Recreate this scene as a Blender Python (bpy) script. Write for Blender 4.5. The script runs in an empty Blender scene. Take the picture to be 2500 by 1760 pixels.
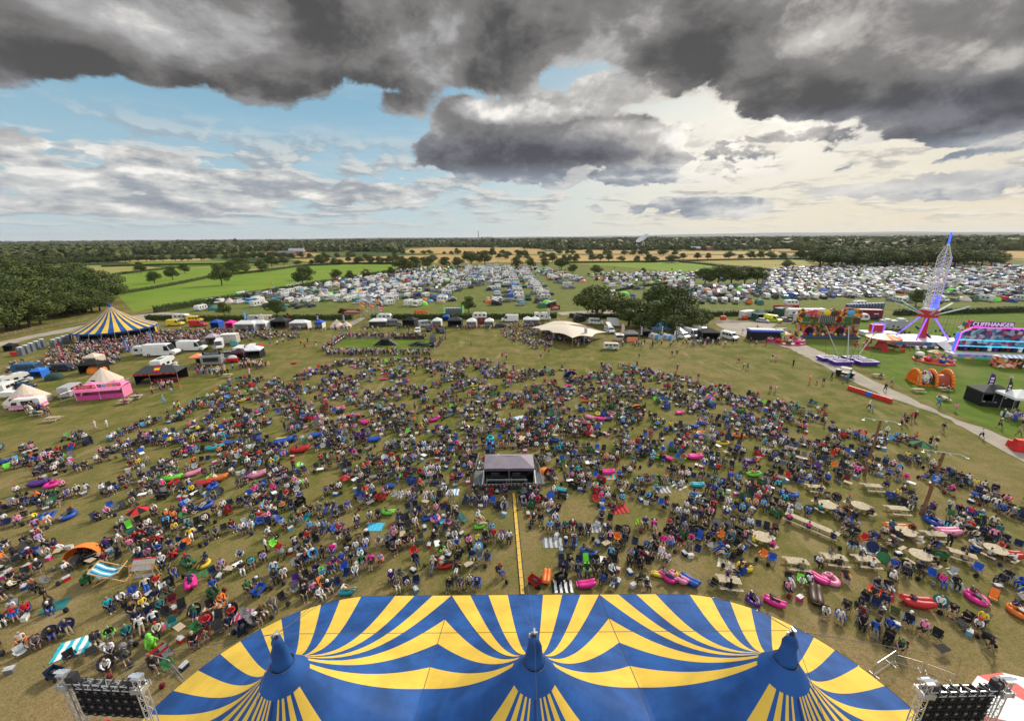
import bpy, math, random
import numpy as np
from mathutils import Vector, Matrix, Euler
R=math.radians
random.seed(11)
rng=np.random.default_rng(11)
SC=bpy.context.scene
COL=SC.collection
# camera
CAM_H, PITCH, ROLL, FPX=30.0, 16.6, -0.38, 1000.0
cam_d=bpy.data.cameras.new('camera')
cam=bpy.data.objects.new('camera', cam_d)
COL.objects.link(cam)
cam_d.sensor_width=36.0
cam_d.lens=36.0 *FPX/2500.0
cam_d.clip_start, cam_d.clip_end=0.5, 60000.0
CAMR=Matrix.Rotation(R(90 -PITCH), 3, 'X')@Matrix.Rotation(R(ROLL), 3, 'Z')
cam.matrix_world=Matrix.Translation((0, 0, CAM_H))@CAMR.to_4x4()
SC.camera=cam
def ray(px, py):
 return CAMR@Vector(((px-1250)/FPX, (880 -py)/FPX, -1.0))
def P(px, py, z=0.0):
 """point of the horizontal plane z seen at the photo's pixel"""
 d=ray(px, py)
 t=(z-CAM_H)/d.z
 return Vector((d.x*t, d.y*t, z))
CI=CAMR.transposed()
def pix(x, y, z):
 c=CI@Vector((x, y, z-CAM_H))
 if c.z>-0.1:return(-9999, -9999, -1)
 return(1250 +FPX*c.x/-c.z, 880 -FPX*c.y/-c.z, -c.z)
def hgt(px, pyb, pyt):
 """height of an upright thing standing at (px,pyb) whose top is at row pyt"""
 b=P(px, pyb)
 lo, hi=0.0, 60.0
 for _ in range(30):
  m=(lo+hi)/2
  if pix(b.x, b.y, m)[1]>pyt:lo=m
  else:hi=m
 return(lo+hi)/2
 # world
SUN_EL, SUN_AZ=34.0, 38.0
world=bpy.data.worlds.new('World')
SC.world=world
world.use_nodes=True
nt=world.node_tree
nt.nodes.clear()
class NB:
 """small node-expression builder"""
 def __init__(s, tree):s.t=tree
 def node(s, typ, **kw):
  n=s.t.nodes.new(typ)
  for k, v in kw.items():setattr(n, k, v)
  return n
 def con(s, a, sock):
  if isinstance(a, (int, float)):sock.default_value=a
  elif isinstance(a, (tuple, list)):
   sock.default_value=tuple(a)if len(a)==len(sock.default_value)else tuple(a)+(1.0,)
  else:s.t.links.new(a, sock)
 def m(s, op, a, b=0.0, c=0.0, clamp=False):
  n=s.node('ShaderNodeMath', operation=op, use_clamp=clamp)
  s.con(a, n.inputs[0]);s.con(b, n.inputs[1]);s.con(c, n.inputs[2])
  return n.outputs[0]
 def add(s, a, b):return s.m('ADD', a, b)
 def sub(s, a, b):return s.m('SUBTRACT', a, b)
 def mul(s, a, b):return s.m('MULTIPLY', a, b)
 def div(s, a, b):return s.m('DIVIDE', a, b)
 def mx(s, a, b):return s.m('MAXIMUM', a, b)
 def ss(s, v, lo, hi, a=0.0, b=1.0):
  n=s.node('ShaderNodeMapRange', interpolation_type='SMOOTHSTEP')
  for x, i in((v, 0), (lo, 1), (hi, 2), (a, 3), (b, 4)):s.con(x, n.inputs[i])
  return n.outputs[0]
 def xyz(s, a, b, c):
  n=s.node('ShaderNodeCombineXYZ')
  for x, i in((a, 0), (b, 1), (c, 2)):s.con(x, n.inputs[i])
  return n.outputs[0]
 def sep(s, v):
  n=s.node('ShaderNodeSeparateXYZ');s.con(v, n.inputs[0]);return n.outputs
 def noise(s, v, scale, detail=6.0, rough=0.55, dist=0.0, dim='3D', lac=2.0):
  n=s.node('ShaderNodeTexNoise', noise_dimensions=dim)
  s.con(v, n.inputs['Vector']);n.inputs['Scale'].default_value=scale
  n.inputs['Detail'].default_value=detail;n.inputs['Roughness'].default_value=rough
  n.inputs['Distortion'].default_value=dist;n.inputs['Lacunarity'].default_value=lac
  return n.outputs[0]
 def mix(s, f, a, b):
  n=s.node('ShaderNodeMix', data_type='RGBA')
  s.con(f, n.inputs[0]);s.con(a, n.inputs[6]);s.con(b, n.inputs[7])
  return n.outputs[2]
 def vadd(s, a, b):
  n=s.node('ShaderNodeVectorMath', operation='ADD');s.con(a, n.inputs[0]);s.con(b, n.inputs[1]);return n.outputs[0]
 def vscale(s, a, k):
  n=s.node('ShaderNodeVectorMath', operation='SCALE');s.con(a, n.inputs[0]);s.con(k, n.inputs[3]);return n.outputs[0]
def azel(px, py):
 d=ray(px, py).normalized()
 return math.atan2(d.x, d.y), math.asin(d.z)
w=NB(nt)
geo=w.node('ShaderNodeTexCoord')
dx, dy, dz=w.sep(geo.outputs['Generated'])
az=w.m('ARCTAN2', dx, dy)
el=w.m('ARCSINE', dz)
elp=w.mx(el, 0.0)
sky=w.node('ShaderNodeTexSky', sky_type='NISHITA')
sky.sun_disc=False
sky.sun_elevation=R(SUN_EL);sky.sun_rotation=R(SUN_AZ)
sky.air_density=1.0;sky.dust_density=0.6;sky.ozone_density=2.5;sky.altitude=50
skyc=sky.outputs[0]
MASS=[(1120, 40, 300, 130, 1.0), (1290, 90, 190, 110, .95), (1420, 40, 240, 140, 1.0), (1130, 170, 150, 60, .75), (-150, 20, 560, 200, 1.0), (330, 50, 460, 165, 1.05), (640, 60, 330, 225, 1.15), (930, 80, 330, 190, 1.0), (1200, 20, 300, 160, .9), (1225, 190, 95, 70, .55), (1240, 372, 230, 82, 1.25), (1450, 345, 290, 80, 1.0), (1750, 385, 260, 42, .62), (1750, 60, 330, 190, 1.15), (2080, 130, 420, 185, 1.2), (2370, 210, 330, 150, 1.1), (2330, 325, 130, 45, .8), (2600, 40, 400, 300, 1.0), (1640, 190, 130, 80, .8), (1680, 505, 260, 26, .62), (40, 370, 170, 60, 1.0), (110, 440, 230, 36, .8), (330, 385, 230, 34, .75), (470, 440, 420, 36, .72), (760, 470, 260, 26, .55), (330, 500, 330, 24, .55), (1350, 275, 230, 60, .9), (1500, 225, 150, 60, .9), (1120, 290, 75, 70, .95), (1660, 390, 200, 34, .75), (1850, 345, 330, 30, .5), (2150, 400, 420, 22, .48), (1500, 430, 420, 30, .5), (980, 245, 140, 50, .5), (2250, 455, 420, 40, .42)]
def masses(a, e):
 tot=None
 for px, py, rx, ry, wt in MASS:
  a0, e0=azel(px, py)
  a1, _=azel(px+rx*0.5, py);a2, _=azel(px-rx*0.5, py)
  _, e1=azel(px, py-ry*0.5);_, e2=azel(px, py+ry*0.5)
  ra, re=abs(a1-a2), abs(e1-e2)
  u=w.m('MULTIPLY_ADD', a, 1 /ra, -a0/ra)
  v=w.m('MULTIPLY_ADD', e, 1 /re, -e0/re)
  q=w.m('MULTIPLY_ADD', u, u, w.mul(v, v))
  k=w.m('MULTIPLY_ADD', q, -0.9 *wt, wt)
  tot=k if tot is None else w.node('ShaderNodeMath', operation='SMOOTH_MAX')
  if not hasattr(tot, 'default_value')and hasattr(tot, 'inputs'):
   w.con(prev, tot.inputs[0]);w.con(k, tot.inputs[1]);tot.inputs[2].default_value=0.22
   tot=tot.outputs[0]
  prev=tot
 return tot
SHADE=[(60, 100, 250, 70, -.4), (330, 205, 230, 55, -.7), (620, 245, 200, 60, -.9), (900, 225, 180, 60, -.8), (1220, 140, 110, 120, -.9), (1250, 395, 230, 55, -.8), (1700, 150, 170, 100, -.5), (2250, 290, 260, 80, -.9), (1900, 265, 200, 50, -.6), (780, 60, 150, 80, -.5), (2400, 50, 150, 80, -.4), (480, 90, 150, 90, .6), (640, 60, 100, 80, .4), (1500, 60, 150, 80, .4), (1420, 140, 120, 60, .5), (2030, 70, 190, 70, .45), (1880, 120, 130, 60, .3), (230, 50, 170, 50, .35), (1050, 130, 90, 90, .5), (1190, 262, 90, 36, 1.15), (1310, 282, 120, 26, 1.0), (1470, 225, 150, 55, 1.05), (1620, 300, 150, 34, .8), (1560, 330, 200, 40, .35), (2440, 130, 120, 60, .5), (40, 335, 190, 30, 1.3), (150, 410, 170, 16, .7), (340, 365, 240, 20, .7), (330, 430, 300, 14, .4), (1900, 330, 400, 40, .9)]
def shade(a, e):
 tot=0.0
 for px, py, rx, ry, wt in SHADE:
  a0, e0=azel(px, py);ra=abs(azel(px+rx/2, py)[0]-azel(px-rx/2, py)[0]);re=abs(azel(px, py-ry/2)[1]-azel(px, py+ry/2)[1])
  u=w.m('MULTIPLY_ADD', a, 1 /ra, -a0/ra);v=w.m('MULTIPLY_ADD', e, 1 /re, -e0/re)
  q=w.m('MULTIPLY_ADD', u, u, w.mul(v, v));tot=w.m('MULTIPLY_ADD', w.ss(q, 1.6, 0.0), wt, tot)
 return tot
def cloud(a, e):
 vec=w.xyz(a, w.mul(e, 1.55), 0.0)
 warp=w.noise(vec, 2.6, 3, .5, dim='3D')
 v2=w.vadd(vec, w.xyz(w.mul(w.sub(warp, .5), .22), w.mul(w.sub(warp, .5), -.12), 0.0))
 big=w.noise(v2, 3.4, 7, .57)
 fine=w.noise(v2, 13.0, 6, .62)
 n=w.m('MULTIPLY_ADD', w.sub(big, .5), 2.3, w.mul(w.sub(fine, .5), .95))
 n=w.mul(n, w.ss(e, .26, .12, 1.0, 1.75))
 return w.add(masses(a, e), n), big, fine, v2
D, big, fine, v2=cloud(az, el)
e_s=w.add(el, 0.035);a_s=w.add(az, 0.030)
vec_s=w.xyz(a_s, w.mul(e_s, 1.55), 0.0)
lit_n=w.add(w.mul(w.sub(big, w.noise(vec_s, 3.4, 7, .57)), 1.2), w.mul(w.sub(fine, w.noise(vec_s, 13.0, 6, .62)), .8))
alpha=w.ss(D, 0.10, w.ss(el, .26, .12, .30, .22))
thick=w.ss(w.add(D, w.mul(lit_n, w.ss(el, .26, .12, -.9, -2.2))), 0.16, 0.95)
warm=w.ss(az, -0.25, 0.65)
toSun=w.m('SUBTRACT', az, azel(1820, 330)[0])
eS=w.m('SUBTRACT', el, azel(1820, 330)[1])
glow=w.m('POWER', 2.718, w.mul(w.add(w.mul(w.mul(toSun, toSun), 9.0), w.mul(w.mul(eS, eS), 60.0)), -1.0))
edge_c=w.mix(warm, (4.6, 5.0, 5.5), (6.9, 6.4, 5.9))
edge_c=w.mix(glow, edge_c, (11.0, 10.4, 9.2))
mott=w.ss(w.add(w.mul(w.noise(v2, 3.2, 7, .62, dist=.4), .75), w.mul(w.noise(v2, 9.0, 5, .6), .25)), .38, .62)
dark_c=w.mix(mott, (1.0, .98, 1.0), (3.5, 3.4, 3.3))
dark_c=w.mix(w.ss(el, .19, .25), w.mix(mott, (.82, .84, 1.05), (1.9, 1.95, 2.3)), dark_c)
dark_c=w.mix(w.ss(el, .165, .125), dark_c, w.mix(mott, (1.9, 2.15, 2.6), (3.4, 3.7, 4.1)))
mid_c=w.mix(warm, (3.1, 3.2, 3.35), (3.9, 3.65, 3.5))
wv=w.mul(w.sub(big, .5), .16)
S=w.add(shade(w.add(az, wv), w.sub(el, w.mul(wv, .6))), w.add(w.m('MULTIPLY_ADD', w.sub(fine, .5), .8, w.mul(w.sub(mott, .5), .8)), w.m('MULTIPLY_ADD', lit_n, 1.2, w.mul(w.sub(.55, thick), .35))))
lowk=w.ss(el, .165, .125)
d0=w.mix(lowk, w.mix(w.ss(el, .19, .25), (.70, .72, .88), (.78, .77, .77)), (2.2, 2.6, 3.2))
d1=w.mix(lowk, w.mix(w.ss(el, .19, .25), (1.9, 1.95, 2.2), (2.1, 2.03, 2.0)), (3.6, 3.9, 4.3))
nl=w.noise(w.xyz(w.mul(az, 9.0), w.mul(el, 30.0), 1.0), 1.3, 8, .6)
nl2=w.noise(w.xyz(w.mul(w.add(az, .012), 9.0), w.mul(w.add(el, .010), 30.0), 1.0), 1.3, 8, .6)
S=w.m('MULTIPLY_ADD', lowk, w.add(w.mul(w.sub(nl, .5), 1.5), w.mul(w.sub(nl, nl2), 3.6)), S)
cc=w.mix(w.ss(S, -1.15, .05), d0, d1)
cc=w.mix(w.ss(S, -.1, .75), cc, w.mix(lowk, w.mix(warm, (4.0, 4.0, 4.05), (5.0, 4.75, 4.5)), (5.9, 6.0, 5.9)))
cc=w.mix(w.ss(S, .6, 1.7), cc, (9.6, 9.3, 8.8))
cc=w.mix(w.mul(w.ss(thick, .16, .0), w.add(.25, w.mul(glow, .75))), cc, edge_c)
inv=w.div(1.0, w.add(elp, 0.055))
pl=w.xyz(w.mul(az, 7.5), w.mul(w.m('LOGARITHM', w.add(elp, 0.05), 2.718), 4.6), 3.1)
ln=w.noise(pl, 1.25, 9, .58, dist=.12)
low_fall=w.mul(w.ss(el, .005, .045), w.ss(el, .24, .13))
lw=w.ss(w.add(ln, w.mul(w.ss(az, .1, -.7), .035)), .47, .57)
lalpha=w.mul(w.mul(lw, low_fall), .92)
pl2=w.vadd(pl, (0.10, 0.16, 0.0))
lsh=w.ss(w.sub(ln, w.noise(pl2, 1.25, 9, .58, dist=.12)), -.06, .07)
lowc=w.mix(lsh, w.mix(warm, (3.5, 4.0, 4.5), (4.9, 4.7, 4.4)), w.mix(warm, (6.6, 6.7, 6.5), (8.8, 8.2, 6.9)))
blue=w.mix(w.ss(el, 0.0, .42), (4.6, 6.4, 7.1), (1.45, 4.1, 5.9))
blue=w.mix(.22, blue, skyc)
creamf=w.mul(w.ss(az, -.35, .75), w.ss(el, .62, .04))
base=w.mix(creamf, blue, (7.6, 6.9, 5.4))
hz=w.ss(el, .10, .0)
base=w.mix(w.mul(hz, .55), base, w.mix(warm, (5.2, 6.3, 6.8), (9.2, 7.6, 5.0)))
base=w.mix(w.mul(glow, .75), base, (10.5, 10.0, 8.8))
st=w.noise(w.xyz(w.mul(az, 2.0), w.mul(el, 11.0), 5.0), 2.0, 5, .6)
base=w.mix(w.mul(w.ss(st, .48, .75), w.mul(w.ss(az, -.75, .1, .12, .5), w.ss(el, .6, .1))), base, w.mix(warm, (6.0, 6.6, 7.0), (9.5, 8.6, 7.2)))
c1=w.mix(lalpha, base, lowc)
c2=w.mix(alpha, c1, cc)
front=w.ss(w.m('ABSOLUTE', az), 1.25, 1.0)
low_el=w.ss(el, 1.05, .72)
fm=w.mul(front, low_el)
bn=w.noise(geo.outputs['Generated'], 2.2, 6, .55)
backc=w.mix(w.ss(bn, .4, .62), (6.2, 7.2, 8.8), (11.0, 10.6, 10.0))  # unseen cloud behind and overhead, brightened to give the ground soft fill light
c3=w.mix(fm, backc, c2)
bg=w.node('ShaderNodeBackground')
w.con(c3, bg.inputs[0]);bg.inputs[1].default_value=0.085
out=w.node('ShaderNodeOutputWorld')
nt.links.new(bg.outputs[0], out.inputs[0])
world.cycles.sampling_method='MANUAL'
world.cycles.sample_map_resolution=512
# sun
sun_d=bpy.data.lights.new('sun', 'SUN')
sun_d.energy=3.7;sun_d.angle=R(9);sun_d.color=(1.0, .89, .74)
sun=bpy.data.objects.new('sun', sun_d);COL.objects.link(sun)
sd=Vector((math.sin(R(SUN_AZ))*math.cos(R(SUN_EL)), math.cos(R(SUN_AZ))*math.cos(R(SUN_EL)), math.sin(R(SUN_EL))))
sun.rotation_euler=sd.to_track_quat('Z', 'Y').to_euler()
SC.view_settings.view_transform='Standard'
SC.view_settings.look='None'
SC.view_settings.exposure=0.26
SC.view_settings.gamma=1.0
SC.view_settings.use_curve_mapping=False
SC.cycles.use_denoising=True
SC.cycles.max_bounces=5
SC.cycles.diffuse_bounces=2
SC.cycles.glossy_bounces=2
SC.cycles.transparent_max_bounces=8
SC.cycles.volume_bounces=0
SC.cycles.caustics_reflective=False
SC.cycles.caustics_refractive=False
# materials
MATS={}
def mat(name, c=(.5, .5, .5), rough=.75, metal=0.0, var=.12, vs=3.0, bump=0.0, bs=20.0, emit=0.0, spec=.35):
 if name in MATS:return MATS[name]
 m=bpy.data.materials.new(name);m.use_nodes=True
 t=m.node_tree;b=NB(t);p=t.nodes['Principled BSDF']
 p.inputs['Roughness'].default_value=rough;p.inputs['Metallic'].default_value=metal
 p.inputs['Specular IOR Level'].default_value=spec
 m.diffuse_color=(*c, 1)
 if emit>0:
  p.inputs['Emission Color'].default_value=(*c, 1);p.inputs['Emission Strength'].default_value=emit
 if var>0:
  tc=b.node('ShaderNodeTexCoord')
  n=b.noise(tc.outputs['Object'], vs, 5, .6)
  lo=tuple(x*(1 -var)for x in c);hi=tuple(min(1, x*(1 +var))for x in c)
  b.con(b.mix(b.ss(n, .3, .7), lo, hi), p.inputs['Base Color'])
  if bump>0:
   bn=b.node('ShaderNodeBump');bn.inputs['Strength'].default_value=bump;bn.inputs['Distance'].default_value=.05
   b.con(b.noise(tc.outputs['Object'], bs, 4, .6), bn.inputs['Height']);b.con(bn.outputs[0], p.inputs['Normal'])
 else:p.inputs['Base Color'].default_value=(*c, 1)
 MATS[name]=m
 m['rgb']=list(c)
 return m
PAL=dict(black=(.012, .012, .014), charcoal=(.035, .036, .04), grey=(.16, .16, .165), silver=(.42, .43, .44), white=(.72, .72, .70), cream=(.62, .56, .44), beige=(.42, .33, .22), brown=(.09, .05, .03), navy=(.012, .022, .075), blue=(.02, .09, .45), sky=(.10, .38, .70), turquoise=(.02, .42, .50), teal=(.02, .16, .16), green=(.03, .16, .05), lime=(.20, .75, .06), olive=(.08, .09, .035), yellow=(.78, .58, .04), orange=(.80, .20, .03), red=(.55, .02, .02), maroon=(.14, .012, .02), pink=(.80, .26, .42), magenta=(.80, .03, .30), purple=(.09, .02, .22), lilac=(.42, .30, .55), khaki=(.24, .20, .11))
def cm(n):return mat('cloth_'+n, PAL[n], .85, 0, .15, 8)
def pv(n):return mat('plastic_'+n, tuple(x*.8 for x in PAL[n]), .45, 0, .05, 2)
def paint(n):return mat('paint_'+n, PAL[n], .28, 0.0, .06, .8, spec=.5)
SKIN=[mat('skin_pale', (.45, .26, .18), .6), mat('skin_tan', (.34, .19, .12), .6), mat('skin_brown', (.20, .10, .06), .6)]
HAIR=dict(dark=mat('hair_dark', (.012, .009, .008), .6), brown=mat('hair_brown', (.06, .03, .018), .6), blonde=mat('hair_blonde', (.36, .24, .11), .6), grey=mat('hair_grey', (.33, .32, .31), .6), ginger=mat('hair_ginger', (.22, .07, .02), .6))
steel=mat('galvanised_steel', (.46, .47, .48), .42, .6, .15, 6)
dsteel=mat('dark_steel', (.05, .05, .055), .5, .4, .1)
glass=mat('dark_glass', (.018, .024, .03), .12, 0, .0, spec=.7)
rubber=mat('rubber', (.012, .012, .012), .8)
wood=mat('weathered_wood', (.33, .26, .17), .85, 0, .3, 5, .3, 30)
bark=mat('bark', (.075, .055, .04), .95, 0, .3, 4, .6, 12)
polewood=mat('creosoted_pole', (.20, .105, .05), .85, 0, .3, 3, .3, 20)
# mesh kit
class MB:
 def __init__(s, mats=None, smooth=False):
  s.v=[];s.f=[];s.m=[];s.mats=list(mats or[]);s.smooth=smooth;s.X=None
 def mi(s, mt):
  if mt is None:return 0
  if isinstance(mt, int):return mt
  for i, x in enumerate(s.mats):
   if x is mt or(isinstance(x, str)and x==mt):return i
  s.mats.append(mt);return len(s.mats)-1
 def add(s, vs, fs, mt=None):
  k=len(s.v);i=s.mi(mt)
  if s.X is not None:vs=[s.X@Vector(p)for p in vs]
  s.v+=[tuple(p)for p in vs]
  s.f+=[tuple(a+k for a in f)for f in fs];s.m+=[i]*len(fs)
  return s
 def box(s, c, d, mt=None, rz=0, taper=1.0, rx=0, ry=0):
  hx, hy, hz=d[0]/2, d[1]/2, d[2]/2
  vs=[]
  M=Euler((rx, ry, rz)).to_matrix()if(rz or rx or ry)else None
  for z, k in((-hz, 1), (hz, taper)):
   for x, y in((-hx, -hy), (hx, -hy), (hx, hy), (-hx, hy)):
    p=Vector((x*k, y*k, z))
    if M:p=M@p
    vs.append((p.x+c[0], p.y+c[1], p.z+c[2]))
  return s.add(vs, [(3, 2, 1, 0), (4, 5, 6, 7), (0, 1, 5, 4), (1, 2, 6, 5), (2, 3, 7, 6), (3, 0, 4, 7)], mt)
 def cyl(s, a, b, r, r2=None, n=8, mt=None, cap=True):
  a, b=Vector(a), Vector(b);r2=r if r2 is None else r2
  d=b-a
  if d.length<1e-6:return s
  u=d.orthogonal().normalized();v=d.normalized().cross(u)
  vs=[]
  for p, q in((a, r), (b, r2)):
   for i in range(n):
    t=2 *math.pi*i/n
    vs.append(p+(u*math.cos(t)+v*math.sin(t))*q)
  fs=[(i, (i+1)%n, n+(i+1)%n, n+i)for i in range(n)]
  if cap:fs+=[tuple(range(n-1, -1, -1)), tuple(range(n, 2 *n))]
  return s.add(vs, fs, mt)
 def tube(s, pts, r, n=6, mt=None):
  for a, b in zip(pts[:-1], pts[1:]):s.cyl(a, b, r, n=n, mt=mt)
  return s
 def lathe(s, prof, n=16, c=(0, 0, 0), mt=None, sx=1, sy=1, cap=True):
  vs=[];fs=[]
  for r, z in prof:
   for i in range(n):
    t=2 *math.pi*i/n
    vs.append((c[0]+r*sx*math.cos(t), c[1]+r*sy*math.sin(t), c[2]+z))
  k=len(prof)
  for j in range(k-1):
   for i in range(n):
    fs.append((j*n+i, j*n+(i+1)%n, (j+1)*n+(i+1)%n, (j+1)*n+i))
  if cap:
   fs.append(tuple(range(n-1, -1, -1)));fs.append(tuple((k-1)*n+i for i in range(n)))
  return s.add(vs, fs, mt)
 def ell(s, c, r, n=10, k=6, mt=None):
  prof=[(math.sin(math.pi*j/k)if 0 <j<k else 1e-3, -math.cos(math.pi*j/k))for j in range(k+1)]
  vs=[];fs=[]
  for q, z in prof:
   for i in range(n):
    t=2 *math.pi*i/n
    vs.append((c[0]+r[0]*q*math.cos(t), c[1]+r[1]*q*math.sin(t), c[2]+r[2]*z))
  for j in range(k):
   for i in range(n):fs.append((j*n+i, j*n+(i+1)%n, (j+1)*n+(i+1)%n, (j+1)*n+i))
  return s.add(vs, fs, mt)
 def torus(s, c, Rr, r, n=18, k=8, mt=None, sy=1.0, rx=0.0):
  vs=[];fs=[]
  M=Matrix.Rotation(rx, 3, 'X')
  for i in range(n):
   t=2 *math.pi*i/n
   for j in range(k):
    q=2 *math.pi*j/k
    p=M@Vector(((Rr+r*math.cos(q))*math.cos(t), (Rr+r*math.cos(q))*math.sin(t)*sy, r*math.sin(q)))
    vs.append((p.x+c[0], p.y+c[1], p.z+c[2]))
  for i in range(n):
   for j in range(k):
    fs.append((i*k+j, ((i+1)%n)*k+j, ((i+1)%n)*k+(j+1)%k, i*k+(j+1)%k))
  return s.add(vs, fs, mt)
 def ext(s, prof, y0, y1, mt=None, inset=None):
  """side profile (x,z) extruded across y; inset(z) narrows the width"""
  n=len(prof);f=inset or(lambda z:0)
  vs=[(x, y0+f(z), z)for x, z in prof]+[(x, y1-f(z), z)for x, z in prof]
  fs=[tuple(range(n)), tuple(range(2 *n-1, n-1, -1))]+[(i, n+i, n+(i+1)%n, (i+1)%n)for i in range(n)]
  return s.add(vs, fs, mt)
 def poly(s, pts, mt=None):return s.add(pts, [tuple(range(len(pts)))], mt)
 def prism(s, pts, z0, z1, mt=None):
  n=len(pts)
  vs=[(p[0], p[1], z0)for p in pts]+[(p[0], p[1], z1)for p in pts]
  return s.add(vs, [tuple(range(n-1, -1, -1)), tuple(range(n, 2 *n))]+[(i, (i+1)%n, n+(i+1)%n, n+i)for i in range(n)], mt)
 def mesh(s, name):
  me=bpy.data.meshes.new(name)
  me.from_pydata(s.v, [], s.f)
  for x in s.mats:me.materials.append(None if isinstance(x, str)else x)
  if s.mats:me.polygons.foreach_set('material_index', s.m)
  if s.smooth:me.polygons.foreach_set('use_smooth', [True]*len(s.f))
  me.update()
  return me
 def obj(s, name, parent=None, loc=None, rz=None):
  o=bpy.data.objects.new(name, s.mesh(name));COL.objects.link(o)
  if parent:o.parent=parent
  if loc is not None:o.location=loc
  if rz is not None:o.rotation_euler=(0, 0, rz)
  return o
def tag(o, label=None, cat=None, group=None, kind=None):
 if label:o['label']=label
 if cat:o['category']=cat
 if group:o['group']=group
 if kind:o['kind']=kind
 return o
def empty(name, label, cat, loc=(0, 0, 0), rz=0.0, group=None, sc=1.0):
 o=bpy.data.objects.new(name, None);COL.objects.link(o)
 o.empty_display_size=.3
 o.location=loc;o.rotation_euler=(0, 0, rz)
 if sc!=1.0:o.scale=(sc, sc, sc)
 return tag(o, label, cat, group)
class Tm:
 """template: list of (part name, MB, parent part index or None); MB materials may hold '@x' placeholders"""
 def __init__(s, parts):s.parts=[p if len(p)==3 else(p[0], p[1], None)for p in parts];s.cache=None;s.flatc=None
 def meshes(s):
  if s.cache is None:s.cache=[mb.mesh(n)for n, mb, _ in s.parts]
  return s.cache
 def flatmb(s):
  f=MB(smooth=False)
  for n, mb, _ in s.parts:
   k=len(f.v);ids=[f.mi(x)for x in mb.mats]or[0]
   f.v+=mb.v;f.f+=[tuple(a+k for a in q)for q in mb.f];f.m+=[ids[i]for i in mb.m]
  return f
 def put(s, name, label, cat, loc, rz=0.0, group=None, cols=None, flat=False, sc=1.0, rot=None):
  cols=cols or{}
  def slots(o, mats):
   for i, x in enumerate(mats):
    if isinstance(x, str):
     sl=o.material_slots[i];sl.link='OBJECT';sl.material=cols[x]
  if flat:
   if s.flatc is None:s.flatc=s.flatmb();s.flatm=s.flatc.mesh(name)
   o=bpy.data.objects.new(name, s.flatm);COL.objects.link(o);slots(o, s.flatc.mats)
   o.location=loc;o.rotation_euler=rot or(0, 0, rz);o.scale=(sc, sc, sc)
   return tag(o, label, cat, group)
  root=empty(name, label, cat, loc, rz, group, sc)
  if rot:root.rotation_euler=rot
  obs=[]
  for(n, mb, par), me in zip(s.parts, s.meshes()):
   o=bpy.data.objects.new(n, me);COL.objects.link(o);o.parent=root if par is None else obs[par]
   slots(o, mb.mats);obs.append(o)
  return root
def attr_mat(name, rough=.8):
 if name in MATS:return MATS[name]
 m=bpy.data.materials.new(name);m.use_nodes=True
 b=NB(m.node_tree);p=m.node_tree.nodes['Principled BSDF']
 a=b.node('ShaderNodeAttribute', attribute_name='tint')
 p.inputs['Roughness'].default_value=rough
 b.con(a.outputs['Color'], p.inputs['Base Color'])
 MATS[name]=m;return m
class Mass:
 """many template copies in ONE mesh with a per-face tint"""
 def __init__(s):s.V=[];s.Lp=[];s.Cn=[];s.C=[];s.n=0;s.arr={}
 def put(s, T, loc, rz, cols, sc=1.0):
  k=id(T)
  if k not in s.arr:
   f=T.flatmb()
   s.arr[k]=(np.array(f.v), np.array([a for q in f.f for a in q]), np.array([len(q)for q in f.f]), np.array(f.m), f.mats)
  v, lp, cn, m, mats=s.arr[k]
  c, q=math.cos(rz), math.sin(rz)
  vv=v*sc
  x=vv[:, 0]*c-vv[:, 1]*q+loc[0];y=vv[:, 0]*q+vv[:, 1]*c+loc[1]
  s.V.append(np.stack([x, y, vv[:, 2]+loc[2]], 1))
  s.Lp.append(lp+s.n);s.Cn.append(cn);s.n+=len(v)
  pal=np.array([list((cols[t]if isinstance(t, str)else t)['rgb'])+[1.0]for t in mats])
  s.C.append(pal[m])
 def obj(s, name, mt):
  V=np.concatenate(s.V);L=np.concatenate(s.Lp);Cn=np.concatenate(s.Cn);C=np.concatenate(s.C)
  me=bpy.data.meshes.new(name)
  me.vertices.add(len(V));me.vertices.foreach_set('co', V.astype(np.float32).ravel())
  me.loops.add(len(L));me.loops.foreach_set('vertex_index', L.astype(np.int32))
  me.polygons.add(len(Cn));st=np.concatenate([[0], np.cumsum(Cn)[:-1]])
  me.polygons.foreach_set('loop_start', st.astype(np.int32));me.polygons.foreach_set('loop_total', Cn.astype(np.int32))
  me.materials.append(mt)
  me.update(calc_edges=True)
  a=me.attributes.new('tint', 'FLOAT_COLOR', 'FACE');a.data.foreach_set('color', C.astype(np.float32).ravel())
  o=bpy.data.objects.new(name, me);COL.objects.link(o)
  return o
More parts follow.
